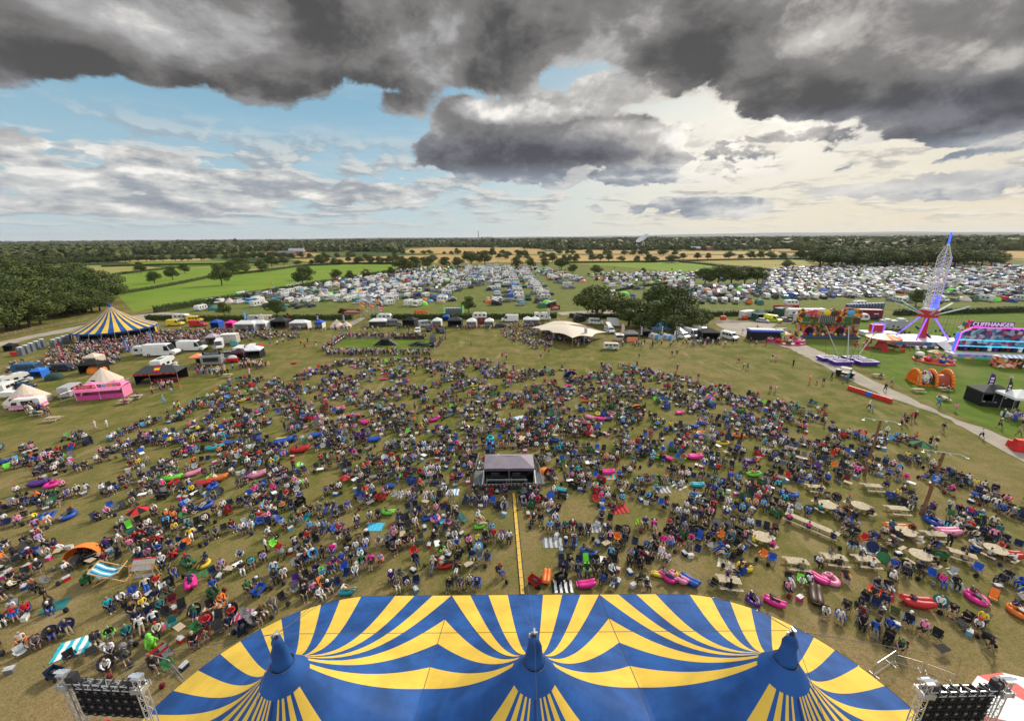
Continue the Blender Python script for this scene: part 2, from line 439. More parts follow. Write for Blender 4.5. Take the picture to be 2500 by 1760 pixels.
  # LAND
def struct(o):o['kind']='structure';return o
def ground_mat(name, kind):
 m=bpy.data.materials.new(name);m.use_nodes=True
 b=NB(m.node_tree);p=m.node_tree.nodes['Principled BSDF'];p.inputs['Roughness'].default_value=.95
 p.inputs['Specular IOR Level'].default_value=.1
 tc=b.node('ShaderNodeTexCoord');v=tc.outputs['Object']
 sx, sy, sz=b.sep(v)
 big=b.noise(v, .035, 4, .6);md=b.noise(v, .22, 8, .72, dist=.15);fi=b.noise(v, 2.2, 5, .7);xf=b.noise(v, 11.0, 3, .75)
 if kind=='turf':
  g=b.mix(b.ss(md, .38, .62), (.096, .112, .014), (.165, .150, .032))
  dry=b.mix(b.ss(fi, .35, .65), (.240, .168, .076), (.345, .240, .125))
  worn=b.add(b.mul(b.ss(md, .42, .62), .6), b.mul(b.ss(big, .42, .60), .5))
  near=b.ss(sy, 62.0, 24.0)
  f=b.m('MULTIPLY_ADD', near, .30, b.m('MULTIPLY_ADD', b.ss(sy, 27.0, 14.0), .42, b.mul(worn, .50)), clamp=True)
  c=b.mix(f, g, dry)
  c=b.mix(b.mul(b.ss(xf, .42, .66), .6), c, (.050, .052, .018))
  tr=b.noise(b.xyz(b.mul(sx, .35), b.mul(sy, .08), 2.0), 1.0, 4, .6);c=b.mix(b.mul(b.ss(tr, .57, .68), .45), c, (.30, .23, .12))
  c=b.mix(b.mul(b.ss(fi, .50, .72), .35), c, (.07, .105, .022))
 elif kind=='fair':
  c=b.mix(b.ss(md, .36, .64), (.070, .130, .010), (.125, .165, .020))
  c=b.mix(b.mul(b.ss(big, .5, .66), .45), c, (.185, .165, .070))
  c=b.mix(b.mul(b.ss(xf, .42, .75), .4), c, (.04, .07, .012))
 elif kind=='camp':
  c=b.mix(b.ss(md, .36, .64), (.095, .130, .022), (.160, .158, .050))
  c=b.mix(b.mul(b.ss(xf, .42, .75), .3), c, (.05, .07, .018))
 elif kind=='pasture':
  c=b.mix(b.ss(big, .35, .65), (.115, .205, .018), (.165, .225, .030))
  w_=b.noise(b.xyz(b.mul(sx, .05), b.mul(sy, .3), 0.0), 1.2, 4, .6)
  c=b.mix(b.mul(b.ss(w_, .45, .7), .35), c, (.20, .22, .05))
 elif kind=='meadow':
  c=b.mix(b.ss(big, .35, .65), (.205, .215, .05), (.30, .25, .09))
 elif kind=='stubble':
  c=b.mix(b.ss(big, .35, .65), (.36, .235, .085), (.43, .29, .12))
  w_=b.noise(b.xyz(b.mul(sx, .01), b.mul(sy, .12), 0.0), 1.5, 4, .6)
  c=b.mix(b.mul(b.ss(w_, .45, .65), .5), c, (.25, .19, .08))
 elif kind=='country':
  bigv=b.noise(v, .0022, 3, .6);c=b.mix(b.ss(bigv, .46, .54), (.05, .075, .02), (.11, .14, .03))
  b2=b.noise(b.vadd(v, (900.0, 0.0, 0.0)), .0035, 2, .5);c=b.mix(b.ss(b2, .56, .60), c, (.34, .25, .11))
 elif kind=='gravel':
  c=b.mix(b.ss(md, .35, .65), (.30, .265, .215), (.40, .355, .29))
  c=b.mix(b.mul(b.ss(xf, .45, .7), .4), c, (.20, .175, .14))
 elif kind=='hardstanding':
  c=b.mix(b.ss(md, .4, .6), (.165, .140, .115), (.24, .21, .18))
 b.con(c, p.inputs['Base Color'])
 if kind in('turf', 'fair', 'camp', 'gravel'):
  bn=b.node('ShaderNodeBump');bn.inputs['Strength'].default_value=.55;bn.inputs['Distance'].default_value=.12
  b.con(b.noise(v, 4.5, 5, .75), bn.inputs['Height']);b.con(bn.outputs[0], p.inputs['Normal'])
 MATS[name]=m
 return m
GM={k:ground_mat('ground_'+k, k)for k in('turf', 'fair', 'camp', 'pasture', 'meadow', 'stubble', 'country', 'gravel', 'hardstanding')}
def sheet(name, pts, m, z):
 mb=MB([m]);q=[(p[0], p[1], z)for p in pts]
 if sum(q[i][0]*q[(i+1)%len(q)][1]-q[(i+1)%len(q)][0]*q[i][1]for i in range(len(q)))<0:q=q[::-1]
 mb.poly(q);o=mb.obj(name);return struct(o)
def psheet(name, pxs, m, z):
 pts=[P(x, y)for x, y in pxs]
 if 'gravel' in m.name or 'hard' in m.name:
  rj=random.Random(len(pts));o=[]
  for a, b in zip(pts, pts[1:]+pts[:1]):
   n=max(1, int((b-a).length/1.4));o+=[a.lerp(b, k/n)+Vector((rj.uniform(-.32, .32), rj.uniform(-.32, .32), 0))for k in range(n)]
  pts=o
 return sheet(name, pts, m, z)
sheet('ground', [(-30000, -400), (30000, -400), (30000, 40000), (-30000, 40000)], GM['country'], 0.0)
sheet('festival_turf', [(-260, -120), (260, -120), (260, 330), (130, 640), (-60, 640), (-200, 330)], GM['turf'], 0.03)
psheet('camping_meadow', [(380, 768), (1290, 770), (1560, 775), (1750, 768), (2000, 762), (2620, 748), (2620, 633), (2300, 640), (1900, 655), (1660, 662), (1400, 650), (1330, 641), (1000, 643), (930, 668), (700, 704), (500, 738)], GM['camp'], .06)
psheet('fairground_grass', [(1990, 773), (2600, 752), (2900, 1400), (2560, 1105), (2330, 1010), (2130, 905), (1900, 815), (1855, 800), (1980, 788)], GM['fair'], .05)
psheet('gravel_track', [(1745, 790), (1905, 786), (1880, 802), (1905, 815), (2020, 865), (2120, 925), (2200, 960), (2330, 1025), (2420, 1052), (2520, 1100), (2700, 1190), (2700, 1240), (2500, 1130), (2400, 1075), (2290, 1010), (2150, 965), (2060, 920), (1925, 850), (1800, 818), (1770, 806)], GM['gravel'], .08)
psheet('hardstanding', [(1740, 787), (1760, 779), (1830, 785), (1900, 782), (1990, 783), (1960, 788), (1900, 791), (1880, 803), (1850, 796)], GM['hardstanding'], .07)
psheet('left_track', [(-120, 868), (0, 836), (70, 820), (150, 805), (200, 795), (300, 775), (395, 762), (520, 773), (390, 777), (300, 790), (190, 808), (100, 822), (0, 846), (-120, 882)], GM['gravel'], .08)
psheet('arena_grass', [(800, 860), (846, 828), (1070, 826), (1062, 858)], GM['fair'], .05)
psheet('middle_path', [(825, 800), (880, 776), (893, 776), (850, 803)], GM['gravel'], .08)
psheet('camp_track', [(1360, 763), (1480, 757), (1600, 752), (1600, 757), (1480, 766), (1370, 770)], GM['gravel'], .085)
FIELDS=[('pasture', [(285, 719), (326, 762), (378, 752), (750, 697), (975, 659), (968, 646), (850, 645), (667, 652), (555, 671), (370, 703)]), ('pasture', [(240, 683), (283, 718), (368, 702), (550, 670), (640, 653), (470, 652), (400, 657), (300, 668)]), ('meadow', [(60, 650), (330, 648), (400, 655), (300, 666), (230, 680), (150, 668)]), ('pasture', [(300, 639), (560, 637), (640, 645), (420, 650), (330, 646)]), ('stubble', [(760, 640), (1000, 643), (1330, 640), (1330, 624), (1080, 622), (860, 628), (700, 634)]), ('stubble', [(980, 618), (1330, 621), (1330, 606), (1080, 604), (1000, 608)]), ('stubble', [(1190, 632), (1380, 641), (1600, 640), (1880, 634), (1880, 624), (1560, 622), (1330, 624)]), ('stubble', [(1340, 620), (1600, 620), (1900, 622), (1900, 614), (1570, 613), (1400, 610)]), ('stubble', [(560, 628), (740, 628), (800, 622), (680, 619), (580, 620)]), ('pasture', [(1370, 643), (1560, 655), (1640, 664), (1780, 668), (1890, 660), (1740, 645), (1600, 641)]), ('meadow', [(1690, 636), (1800, 650), (1900, 658), (2010, 648), (2010, 632), (1850, 634)]), ('stubble', [(1860, 612), (2010, 616), (2010, 600), (1880, 602)]), ('stubble', [(2040, 606), (2300, 606), (2300, 600), (2060, 599)]), ('stubble', [(2300, 626), (2520, 632), (2520, 614), (2330, 612)]), ('stubble', [(250, 615), (420, 617), (400, 611), (260, 610)])]
for i, (k, pts)in enumerate(FIELDS):
 psheet(k+'_field', pts, GM[k], .05 +.012 *i)
def ridge(x0, x1, y, h, seed, m):
 rr=np.random.default_rng(seed);n=60;mb=MB([m], smooth=True);vs=[];fs=[]
 ph=rr.random(4)*6
 for i in range(n+1):
  t=i/n;x=x0+(x1-x0)*t
  e=math.sin(math.pi*t)**.6
  z=h*e*(.72 +.16 *math.sin(3 *2 *t+ph[0])+.08 *math.sin(11 *t+ph[1])+.04 *math.sin(31 *t+ph[2]))
  vs+=[(x, y-900, -5), (x, y, z), (x, y+900, -5)]
 for i in range(n):
  a=i*3;fs+=[(a, a+3, a+4, a+1), (a+1, a+4, a+5, a+2)]
 mb.add(vs, fs);o=mb.obj('hills');return struct(o)
hillm=mat('hill_woods', (.045, .062, .05), .95, 0, .35, .004)
ridge(-18000, 3000, 15000, 95, 1, hillm);ridge(-4000, 12000, 17000, 150, 2, hillm);ridge(3000, 26000, 16000, 235, 3, hillm)
ridge(3000, 14000, 5900, 92, 8, hillm);ridge(6000, 20000, 11500, 115, 4, hillm);ridge(-3000, 2500, 13000, 75, 5, hillm)
# TREES
def foliage_mat(name, c1, c2):
 m=bpy.data.materials.new(name);m.use_nodes=True
 b=NB(m.node_tree);p=m.node_tree.nodes['Principled BSDF'];p.inputs['Roughness'].default_value=.7
 p.inputs['Specular IOR Level'].default_value=.2
 g=b.node('ShaderNodeNewGeometry');tc=b.node('ShaderNodeTexCoord')
 r=g.outputs['Random Per Island'];n=b.noise(tc.outputs['Object'], .45, 3, .5)
 oi=b.node('ShaderNodeObjectInfo').outputs['Random']
 f=b.m('MULTIPLY_ADD', r, .45, b.mul(b.ss(n, .35, .65), .55))
 c=b.mix(f, c1, c2)
 c=b.mix(b.mul(oi, .4), c, tuple(x*y for x, y in zip(c2, (1.15, .95, .8))))
 b.con(c, p.inputs['Base Color'])
 MATS[name]=m;return m
FOL=[foliage_mat('oak_leaves', (.024, .046, .010), (.085, .112, .024)), foliage_mat('ash_leaves', (.030, .060, .014), (.110, .140, .034)), foliage_mat('hedge_leaves', (.022, .042, .010), (.055, .080, .020)), foliage_mat('copper_leaves', (.05, .016, .01), (.12, .045, .02)), foliage_mat('distant_leaves', (.030, .050, .015), (.105, .125, .042))]
def leaf_quads(cs, nr, size, rg):
 """one small bent-free quad per centre cs (n,3) facing nr, random spin"""
 n=len(cs)
 a=rg.normal(size=(n, 3));a-=(a*nr).sum(1, keepdims=True)*nr
 a/=np.linalg.norm(a, axis=1, keepdims=True)+1e-9
 b=np.cross(nr, a);s=size*rg.uniform(.6, 1.3, (n, 1))
 q=np.stack([cs-a*s-b*s*.6, cs+a*s-b*s*.7, cs+a*s*.8 +b*s*.7, cs-a*s*.9 +b*s*.5], 1)
 return q.reshape(-1, 3)
def crown_pts(rg, blobs, n):
 """points on/in lumpy blobs: [(cx,cy,cz,rx,ry,rz)]"""
 w_=np.array([b[3]*b[4]+b[3]*b[5]for b in blobs]);w_=w_/w_.sum()
 idx=rg.choice(len(blobs), n, p=w_);B=np.array(blobs)[idx]
 d=rg.normal(size=(n, 3));d/=np.linalg.norm(d, axis=1, keepdims=True)
 rad=np.clip(rg.normal(.93, .11, (n, 1)), .45, 1.18)
 c=B[:, :3]+d*B[:, 3:]*rad
 nr=d+rg.normal(size=(n, 3))*.55;nr[:, 2]+=.25;nr/=np.linalg.norm(nr, axis=1, keepdims=True)
 return c, nr
def quads_mesh(name, q, mt):
 n=len(q)//4
 me=bpy.data.meshes.new(name)
 me.vertices.add(len(q));me.vertices.foreach_set('co', q.astype(np.float32).ravel())
 me.loops.add(n*4);me.loops.foreach_set('vertex_index', np.arange(n*4, dtype=np.int32))
 me.polygons.add(n);me.polygons.foreach_set('loop_start', np.arange(n, dtype=np.int32)*4)
 me.polygons.foreach_set('loop_total', np.full(n, 4, dtype=np.int32))
 me.materials.append(mt);me.update(calc_edges=True)
 return me
def tree_template(seed, fol, spread=1.0, n=4200, squat=1.0):
 """unit-ish tree, 10 m tall: trunk + limbs mesh, crown mesh"""
 rg=np.random.default_rng(seed);rr=random.Random(seed)
 t=MB([bark]);top=4.6
 t.cyl((0, 0, -.2), (0.1, 0, 1.6), .36, .26, 9);t.cyl((.1, 0, 1.6), (.15, .1, top), .26, .15, 8)
 blobs=[]
 nb=15
 for i in range(nb):
  a=i*2.4 +rr.random();rad=(2.2 +1.6 *rr.random())*spread*(0.45 if i>nb-5 else 1)
  z=(2.7 +4.2 *rr.random())*squat if i<nb-4 else(7.4 +1.3 *rr.random())*squat
  c=(math.cos(a)*rad, math.sin(a)*rad, z)
  s=rr.uniform(1.25, 2.0)
  blobs.append((*c, s*1.15 *spread, s*1.1 *spread, s*.85))
  if i<8:
   t.cyl((.12, .05, 1.8 +rr.random()*1.8), (c[0]*.8, c[1]*.8, c[2]-.4), .11, .04, 5)
 blobs.append((0, 0, 5.4 *squat, 2.7 *spread, 2.7 *spread, 2.7))
 c, nr=crown_pts(rg, blobs, n)
 c[:, 2]=np.where(c[:, 2]<.9, .9 +rg.random(n)*1.5, c[:, 2])
 cr=quads_mesh('crown', leaf_quads(c, nr, .20, rg), fol)
 return t.mesh('trunk'), cr
TREES=[tree_template(1, FOL[0], 1.1), tree_template(2, FOL[0], 1.0), tree_template(3, FOL[1], .92, squat=1.05), tree_template(4, FOL[1], 1.18, squat=.95), tree_template(5, FOL[3], 1.0), tree_template(6, FOL[0], 1.3, n=5200, squat=.95)]
def tree(x, y, h, k, name, label, group=None, wide=1.0, rz=None):
 tr, cr=TREES[k]
 o=empty(name, label, 'tree', (x, y, 0), rng.uniform(0, 6.28)if rz is None else rz, group)
 s=h/9.6;o.scale=(s*wide, s*wide, s)
 for n_, me in(('trunk', tr), ('crown', cr)):
  c=bpy.data.objects.new(n_, me);COL.objects.link(c);c.parent=o
 return o
 # single trees read off the photograph: base px, base row, top row
ORD=['first', 'second', 'third', 'fourth', 'fifth', 'sixth', 'seventh', 'eighth', 'ninth', 'tenth']
def ptree(px, yb, yt, k, label, wide=1.0, name='field_tree', group=None):
 p=P(px, yb);return tree(p.x, p.y, hgt(px, yb, yt), k, name, label, group, wide)
single=[(345, 667, 640, 1, 'dark round tree standing alone on the yellow-green meadow, left'), (378, 692, 663, 0, 'broad dark tree on the diagonal field hedge, nearest the striped tent'), (423, 684, 652, 2, 'tree right of the broad one on the diagonal hedge, lighter crown'), (452, 668, 645, 0, 'smaller tree just behind the pair on the diagonal hedge'), (542, 697, 648, 2, 'tall forked oak standing clear in the green pasture'), (566, 672, 638, 0, 'thick dark oak behind the tall forked one'), (598, 668, 640, 3, 'wide oak at the right end of the dark clump in the pasture'), (640, 664, 636, 0, 'spreading oak where pasture meets the stubble, left of centre'), (664, 652, 622, 1, 'oak at the top corner of the pasture hedge'), (741, 699, 655, 2, 'oak in the hedge at the left edge of the campsite'), (752, 683, 650, 0, 'smaller oak tucked behind the hedge oak beside the campsite'), (822, 684, 658, 0, 'small round tree, leftmost of three along the campsite hedge'), (855, 683, 661, 1, 'small round tree, middle of three along the campsite hedge'), (896, 678, 656, 3, 'small round tree, rightmost of three along the campsite hedge'), (955, 672, 652, 1, 'little tree just left of the oaks behind the campsite'), (985, 668, 628, 5, 'large dark oak at the top left corner of the campsite'), (1012, 662, 627, 0, 'dark oak directly right of the large corner oak'), (1045, 656, 626, 0, 'flat-topped oak behind the far campsite rows'), (1085, 655, 628, 1, 'shorter oak left of the domed pair behind the campsite'), (1118, 654, 627, 3, 'open-crowned oak left of the domed pair'), (1150, 650, 611, 5, 'tall domed oak left of centre behind the campsite'), (1184, 648, 612, 0, 'tall domed oak beside its twin above the centre lane'), (1202, 628, 605, 1, 'small oak alone in the stubble above the centre lane'), (1238, 632, 612, 3, 'pale oak in the stubble right of the centre lane'), (1270, 632, 612, 0, 'dark oak next along in the stubble hedge right of centre'), (1285, 630, 614, 1, 'thin oak at the end of the stubble hedge row'), (1262, 656, 627, 0, 'oak right of the centre lane on the campsite edge'), (1295, 655, 630, 1, 'rounder oak on the campsite edge, second right of the lane'), (1330, 655, 632, 2, 'narrow oak on the campsite edge, third right of the lane'), (1370, 660, 628, 5, 'wide dark oak by the right pasture corner'), (1398, 668, 645, 0, 'low bushy oak under the wide corner oak'), (1455, 672, 645, 3, 'spreading bush oak right of the pasture corner'), (1570, 668, 654, 1, 'small shrubby tree near the pond on the right pasture edge'), (1115, 616, 606, 0, 'tiny far oak in the stubble left of the chimney'), (864, 630, 618, 1, 'single far tree in the left stubble field'), (893, 636, 620, 0, 'dark far tree in front of the left stubble field'), (1145, 764, 727, 2, 'small park tree beside the portable toilets'), (548, 772, 740, 2, 'bushy small tree behind the trade stalls on the left'), (676, 772, 732, 0, 'small tree with a leaning crown behind the pale marquees'), (1045, 700, 692, 0, 'clipped little tree inside the campsite'), (835, 770, 752, 4, 'reddish purple-leaved tree by the red banner'), (2235, 748, 710, 2, 'dark tree beside the tall swing ride'), (1920, 658, 633, 3, 'broad lone oak on the yellow field, right'), (1960, 634, 615, 0, 'mid-distance oak above the lone oak')]
for px, yb, yt, k, lb in single:ptree(px, yb, yt, k, lb)
for px, yb, yt, k, wd, lb in((1455, 790, 692, 5, 1.0, 'largest oak, dark and spreading, behind the cream stretch tent'), (1535, 795, 728, 0, 1.25, 'dense tree filling the gap right of the largest oak'), (1590, 800, 735, 1, 1.3, 'dense low tree in the middle of the thicket by the trade vans'), (1640, 798, 722, 0, 1.1, 'tall tree at the back of the thicket by the trade vans'), (1612, 775, 690, 5, .9, 'pale-topped tree rising behind the thicket'), (1655, 782, 700, 0, .9, 'dark tree rising behind the right of the thicket'), (1685, 806, 752, 1, 1.35, 'bushy tree nearest the gravel corner'), (1712, 800, 758, 2, 1.3, 'light green bushy tree at the end of the thicket'), (1570, 806, 765, 0, 1.5, 'low bush in front of the thicket on the left'), (1650, 812, 770, 0, 1.5, 'low bush in front of the thicket above the grey vans')):
 ptree(px, yb, yt, k, lb, wd, 'oak_tree')
for i, (px, yb, yt, k)in enumerate(((1720, 695, 655, 0), (1752, 695, 648, 1), (1785, 695, 645, 5), (1818, 694, 650, 0), (1848, 693, 655, 2))):
 ptree(px, yb, yt, k, ORD[i]+' dark tree from the left in the clump amid the caravans', 1.25, 'oak_tree', 'clump of trees amid the caravans')
rowt=[(1667, 618), (1702, 617), (1728, 619), (1778, 613), (1808, 621), (1832, 613), (1856, 614), (1880, 613), (1910, 617), (1953, 607)]
for i, (px, yt)in enumerate(rowt):
 ptree(px, 634, yt, i%4, ORD[i]+' rounded oak from the left in the hedgerow above the right-hand pasture', 1.15, 'hedgerow_tree', 'oaks in the hedgerow above the pasture')
for i in range(40):
 px=2000 +(i%20)*22 +(i>19)*9;ptree(px, (653, 655, 650)[i%3]-(6 if i>19 else 0)-(5 if i%20 >15 else 0), 600 +(i*7)%15 +(5 if i%20 >15 else 0), (0, 5, 1, 3)[i%4], 'number %d from the left in the dark tree belt behind the right-hand caravans'%(i+1), 1.35, 'belt_tree', 'dark tree belt behind the caravans')
lw_=[]
rr=random.Random(5)
for row, (x0, y0, x1, y1, n, ht)in enumerate(((-110, 838, 262, 752, 13, 11.5), (-90, 800, 268, 738, 12, 14), (-70, 770, 262, 722, 11, 15), (-40, 740, 215, 706, 9, 16), (-30, 715, 130, 692, 6, 16))):
 for i in range(n):
  t=(i+.5 +rr.uniform(-.2, .2))/n;px=x0+(x1-x0)*t;py=y0+(y1-y0)*t+rr.uniform(-4, 4)
  p=P(px, py);h=ht*rr.uniform(.85, 1.15)*(0.8 if(row==0 and i>9)else 1)
  k=4 if(row==0 and i==8)else(0, 2, 3, 1, 3)[(i+row)%5]
  tree(p.x, p.y, h*(.6 if k==4 else 1), k, 'woodland_tree', ['front', 'second', 'third', 'fourth', 'rearmost'][row]+' row of the left-hand wood, tree %d from the left%s'%(i+1, ', coppery leaves' if k==4 else ''), 'wood beside the striped tent', 1.15)
  # mid-distance hedgerow trees (individuals) and the far woods (stuff)
hr=[((30, 655), (330, 640), 16, 11), ((330, 641), (700, 632), 18, 11), ((560, 650), (1000, 644), 15, 9), ((760, 642), (1130, 641), 14, 9), ((560, 632), (860, 632), 14, 10), ((960, 622), (1340, 623), 18, 9), ((1200, 633), (1650, 642), 16, 9), ((1350, 622), (1660, 625), 14, 10), ((1560, 614), (1900, 612), 16, 11), ((1320, 642), (1420, 640), 5, 10), ((0, 640), (300, 630), 12, 11), ((2000, 612), (2500, 612), 18, 11)]
ns=['left meadow', 'long left pasture', 'pasture and stubble boundary', 'near stubble', 'left stubble', 'chimney stubble', 'right stubble', 'upper right stubble', 'farm buildings', 'corner', 'far left wood edge', 'far right belt']
for j, ((xa, ya), (xb, yb), n, ht)in enumerate(hr):
 for i in range(n):
  t=(i+rr.uniform(.1, .9))/n;p=P(xa+(xb-xa)*t, ya+(yb-ya)*t+rr.uniform(-.8, .8))
  tree(p.x, p.y, ht*rr.uniform(.7, 1.2), rr.choice((0, 1, 2, 3, 5)), 'hedgerow_tree', 'tree %d from the left in the distant hedgerow along the %s'%(i+1, ns[j]), 'hedgerow trees along the '+ns[j], rr.uniform(1.0, 1.35))
def blob_mass(name, pts, seed, mt, q=70, label=None):
 """woodland crowns as leafy clumps in one mesh; pts: (x,y,z0,h,w)"""
 rg=np.random.default_rng(seed);n=len(pts);A=np.array(pts)
 tot=n*q;idx=np.repeat(np.arange(n), q)
 d=rg.normal(size=(tot, 3));d[:, 2]=np.abs(d[:, 2])*1.1 -.25;d/=np.linalg.norm(d, axis=1, keepdims=True)
 B=A[idx]
 c=np.stack([B[:, 0]+d[:, 0]*B[:, 4]*.62, B[:, 1]+d[:, 1]*B[:, 4]*.62, B[:, 2]+B[:, 3]*.45 +d[:, 2]*B[:, 3]*.55], 1)
 c+=rg.normal(size=c.shape)*(B[:, 4:5]*.07)
 nr=d+rg.normal(size=d.shape)*.35;nr/=np.linalg.norm(nr, axis=1, keepdims=True)
 n_=len(c);a=rg.normal(size=(n_, 3));a-=(a*nr).sum(1, keepdims=True)*nr;a/=np.linalg.norm(a, axis=1, keepdims=True)
 b_=np.cross(nr, a);s=B[:, 4:5]*.17 *rg.uniform(.7, 1.3, (n_, 1))
 qd=np.stack([c-a*s-b_*s, c+a*s-b_*s, c+a*s+b_*s, c-a*s+b_*s], 1).reshape(-1, 3)
 o=bpy.data.objects.new(name, quads_mesh(name, qd, mt));COL.objects.link(o);o['kind']='stuff'
 if label:o['label']=label;o['category']='woodland'
 return o
far=[]
def scatter(px0, px1, py0, py1, n, h, w_=1.0):
 for _ in range(n):
  p=P(rr.uniform(px0, px1), rr.uniform(py0, py1));hh=h*rr.uniform(.7, 1.25)
  far.append((p.x+rr.uniform(-9, 9), p.y+rr.uniform(-9, 9), 0, hh, hh*rr.uniform(.8, 1.3)*w_))
scatter(-60, 560, 596, 622, 1500, 13, 1.3);scatter(-60, 300, 620, 640, 330, 13, 1.1)
scatter(520, 1330, 592, 604, 900, 15, 1.7);scatter(560, 980, 600, 616, 420, 13, 1.3)
scatter(1280, 2020, 592, 608, 900, 15, 1.6);scatter(1330, 1560, 600, 612, 160, 12, 1.2);scatter(1560, 1860, 604, 612, 160, 12)
scatter(1950, 2560, 590, 612, 1100, 15, 1.5);scatter(2000, 2300, 600, 628, 230, 13, 1.1);scatter(2300, 2560, 604, 612, 160, 13)
blob_mass('distant_woodland', far, 9, FOL[4], 60, 'dark broadleaved woods covering the plain beyond the fields')
vf=[]
for _ in range(5200):
 yy=1900 *math.exp(rr.uniform(0, 1.9));xx=rr.uniform(-1.5, 1.5)*yy
 if math.sin(xx*.0021 +1.7)+math.sin(yy*.0017 +xx*.0008)>.15:continue
 hh=rr.uniform(10, 18);vf.append((xx, yy, 0, hh, hh*(2.2 +yy/2600)))
blob_mass('horizon_woodland', vf, 10, FOL[4], 46, 'woods and copses thinning out towards the horizon')
# hedges
def hedge(pts, w_, h, label, seed, dens=26, name='hedge'):
 """clipped hedge along world points: solid core + leaf clumps"""
 rg=np.random.default_rng(seed);cs=[];nrs=[];core=MB([FOL[2]])
 for a, b in zip(pts[:-1], pts[1:]):
  L=(b-a).length;d=(b-a).normalized();s=Vector((-d.y, d.x, 0))
  core.box(((a.x+b.x)/2, (a.y+b.y)/2, h*.42), (L+.2, w_*.7, h*.84), rz=math.atan2(d.y, d.x))
  n=int(L*dens*(h+w_/2)/2.2)
  t=rg.uniform(0, L, n);side=rg.choice([-1, 0, 1], n, p=[.4, .25, .35])
  z=np.where(side==0, h*rg.uniform(.92, 1.06, n), rg.uniform(.05, 1.0, n)*h)
  off=np.where(side==0, rg.uniform(-.5, .5, n)*w_, side*w_*rg.uniform(.42, .56, n))
  cs.append(np.stack([a.x+d.x*t+s.x*off, a.y+d.y*t+s.y*off, z], 1))
  nn=np.stack([s.x*side, s.y*side, (side==0)*1.0 +.25], 1)+rg.normal(size=(n, 3))*.4
  nrs.append(nn/np.linalg.norm(nn, axis=1, keepdims=True))
 c=np.concatenate(cs);nr=np.concatenate(nrs)
 o=empty(name, label, 'hedge', tuple(pts[0]))
 me=quads_mesh('foliage', leaf_quads(c-np.array(pts[0]), nr, .26, rg), FOL[2])
 f=bpy.data.objects.new('foliage', me);COL.objects.link(f);f.parent=o
 core.v=[(x-pts[0].x, y-pts[0].y, z-pts[0].z)for x, y, z in core.v]
 core.obj('branches', o)
 return o
def ph(pxs):return[P(x, y)for x, y in pxs]
hedge(ph([(380, 764), (560, 735), (700, 710), (850, 684), (985, 661)]), 2.6, 3.0, 'tall clipped hedge between the bright pasture and the campsite', 21, 12)
hedge(ph([(360, 781), (520, 783), (700, 782), (860, 780)]), 1.8, 1.9, 'low dark hedge behind the left trade stalls', 22)
hedge(ph([(905, 779), (1100, 779), (1290, 778), (1358, 776)]), 1.8, 1.9, 'low dark hedge behind the central trade stalls', 23)
hedge(ph([(1390, 775), (1480, 777), (1545, 778)]), 1.6, 1.7, 'short hedge between the track and the largest oak', 24)
hedge(ph([(2185, 770), (2300, 767), (2420, 764), (2560, 760)]), 2.2, 2.2, 'long low hedge between the fairground and the caravans', 25)
hedge(ph([(1735, 772), (1850, 769), (2000, 770)]), 2.0, 1.9, 'hedge behind the white event cabins', 26)
hedge(ph([(285, 720), (370, 706), (450, 691), (520, 676)]), 3.0, 1.8, 'ragged diagonal hedge across the left pasture', 27, 9)
hedge(ph([(235, 682), (300, 669), (400, 658), (450, 652)]), 4.0, 2.0, 'hedge below the yellow meadow on the left', 28, 6)
hedge(ph([(250, 652), (400, 648), (560, 646), (700, 640)]), 6.0, 2.6, 'far hedge across the top of the left pasture', 29, 3)
hedge(ph([(560, 672), (640, 664), (740, 650), (850, 645), (985, 644)]), 4.0, 2.4, 'hedge between the bright pasture and the stubble', 30, 5)
hedge(ph([(1370, 643), (1560, 641), (1760, 636), (1990, 633)]), 5.0, 2.4, 'hedge above the right-hand pasture', 31, 4)
hedge(ph([(1660, 640), (1800, 655), (1900, 662)]), 3.5, 2.0, 'hedge dividing the green and yellow right-hand fields', 32, 5)
hedge(ph([(1065, 702), (1110, 692), (1130, 680)]), 2.5, 2.0, 'scrubby hedge stub inside the campsite', 33, 10)
hedge(ph([(1500, 712), (1570, 700), (1660, 690)]), 2.0, 1.6, 'thin hedge between the centre and right-hand camping fields', 34, 10)
hedge(ph([(0, 792), (110, 775), (210, 762)]), 2.5, 1.6, 'brambly hedge at the foot of the left-hand wood', 35, 10)
# BIG TOP IN THE FOREGROUND
TY=mat('yellow_tent_canvas', (.68, .45, .065), .68, 0, .12, .5, .12, 3, spec=.2)
TB=mat('blue_tent_canvas', (.016, .072, .245), .66, 0, .30, .5, .15, 3, spec=.2)
rope=mat('rope', (.10, .10, .10), .8);seam=mat('canvas_seam', (.012, .04, .16), .7)
BX, BY, BR, BS, EAVE, APEX=0.9, 13.7, 11.1, 11.25, 4.0, 12.6
big=empty('big_top_tent', 'huge blue and yellow striped big top roof with three peaks at the bottom centre', 'big top', (BX, BY, 0))
def bt_height(dm, de):
 s=de/(de+dm+1e-6)
 return EAVE+(APEX-EAVE)*(0.50 *s+0.50 *s**3.2)
CORN=math.degrees(math.atan(BS/2 /BR))
PAIRED=[0, 6.9, 14.2, 20.7, CORN, 34.6, 45, 58, 71, 118, 134, 141, 149, 155, 160, 165.5, 169]
OUTER=[0, 6.4, 14.3, 21, 28, 34.5, 41, 47.5, 53.5, 60, 67, 74, 81, 89, 98, 107, 116, 126, 136, 144, 150, 155, 160.5, 164.5, 168.5, 172, 175.5]
canopy=MB([TY, TB], smooth=True)
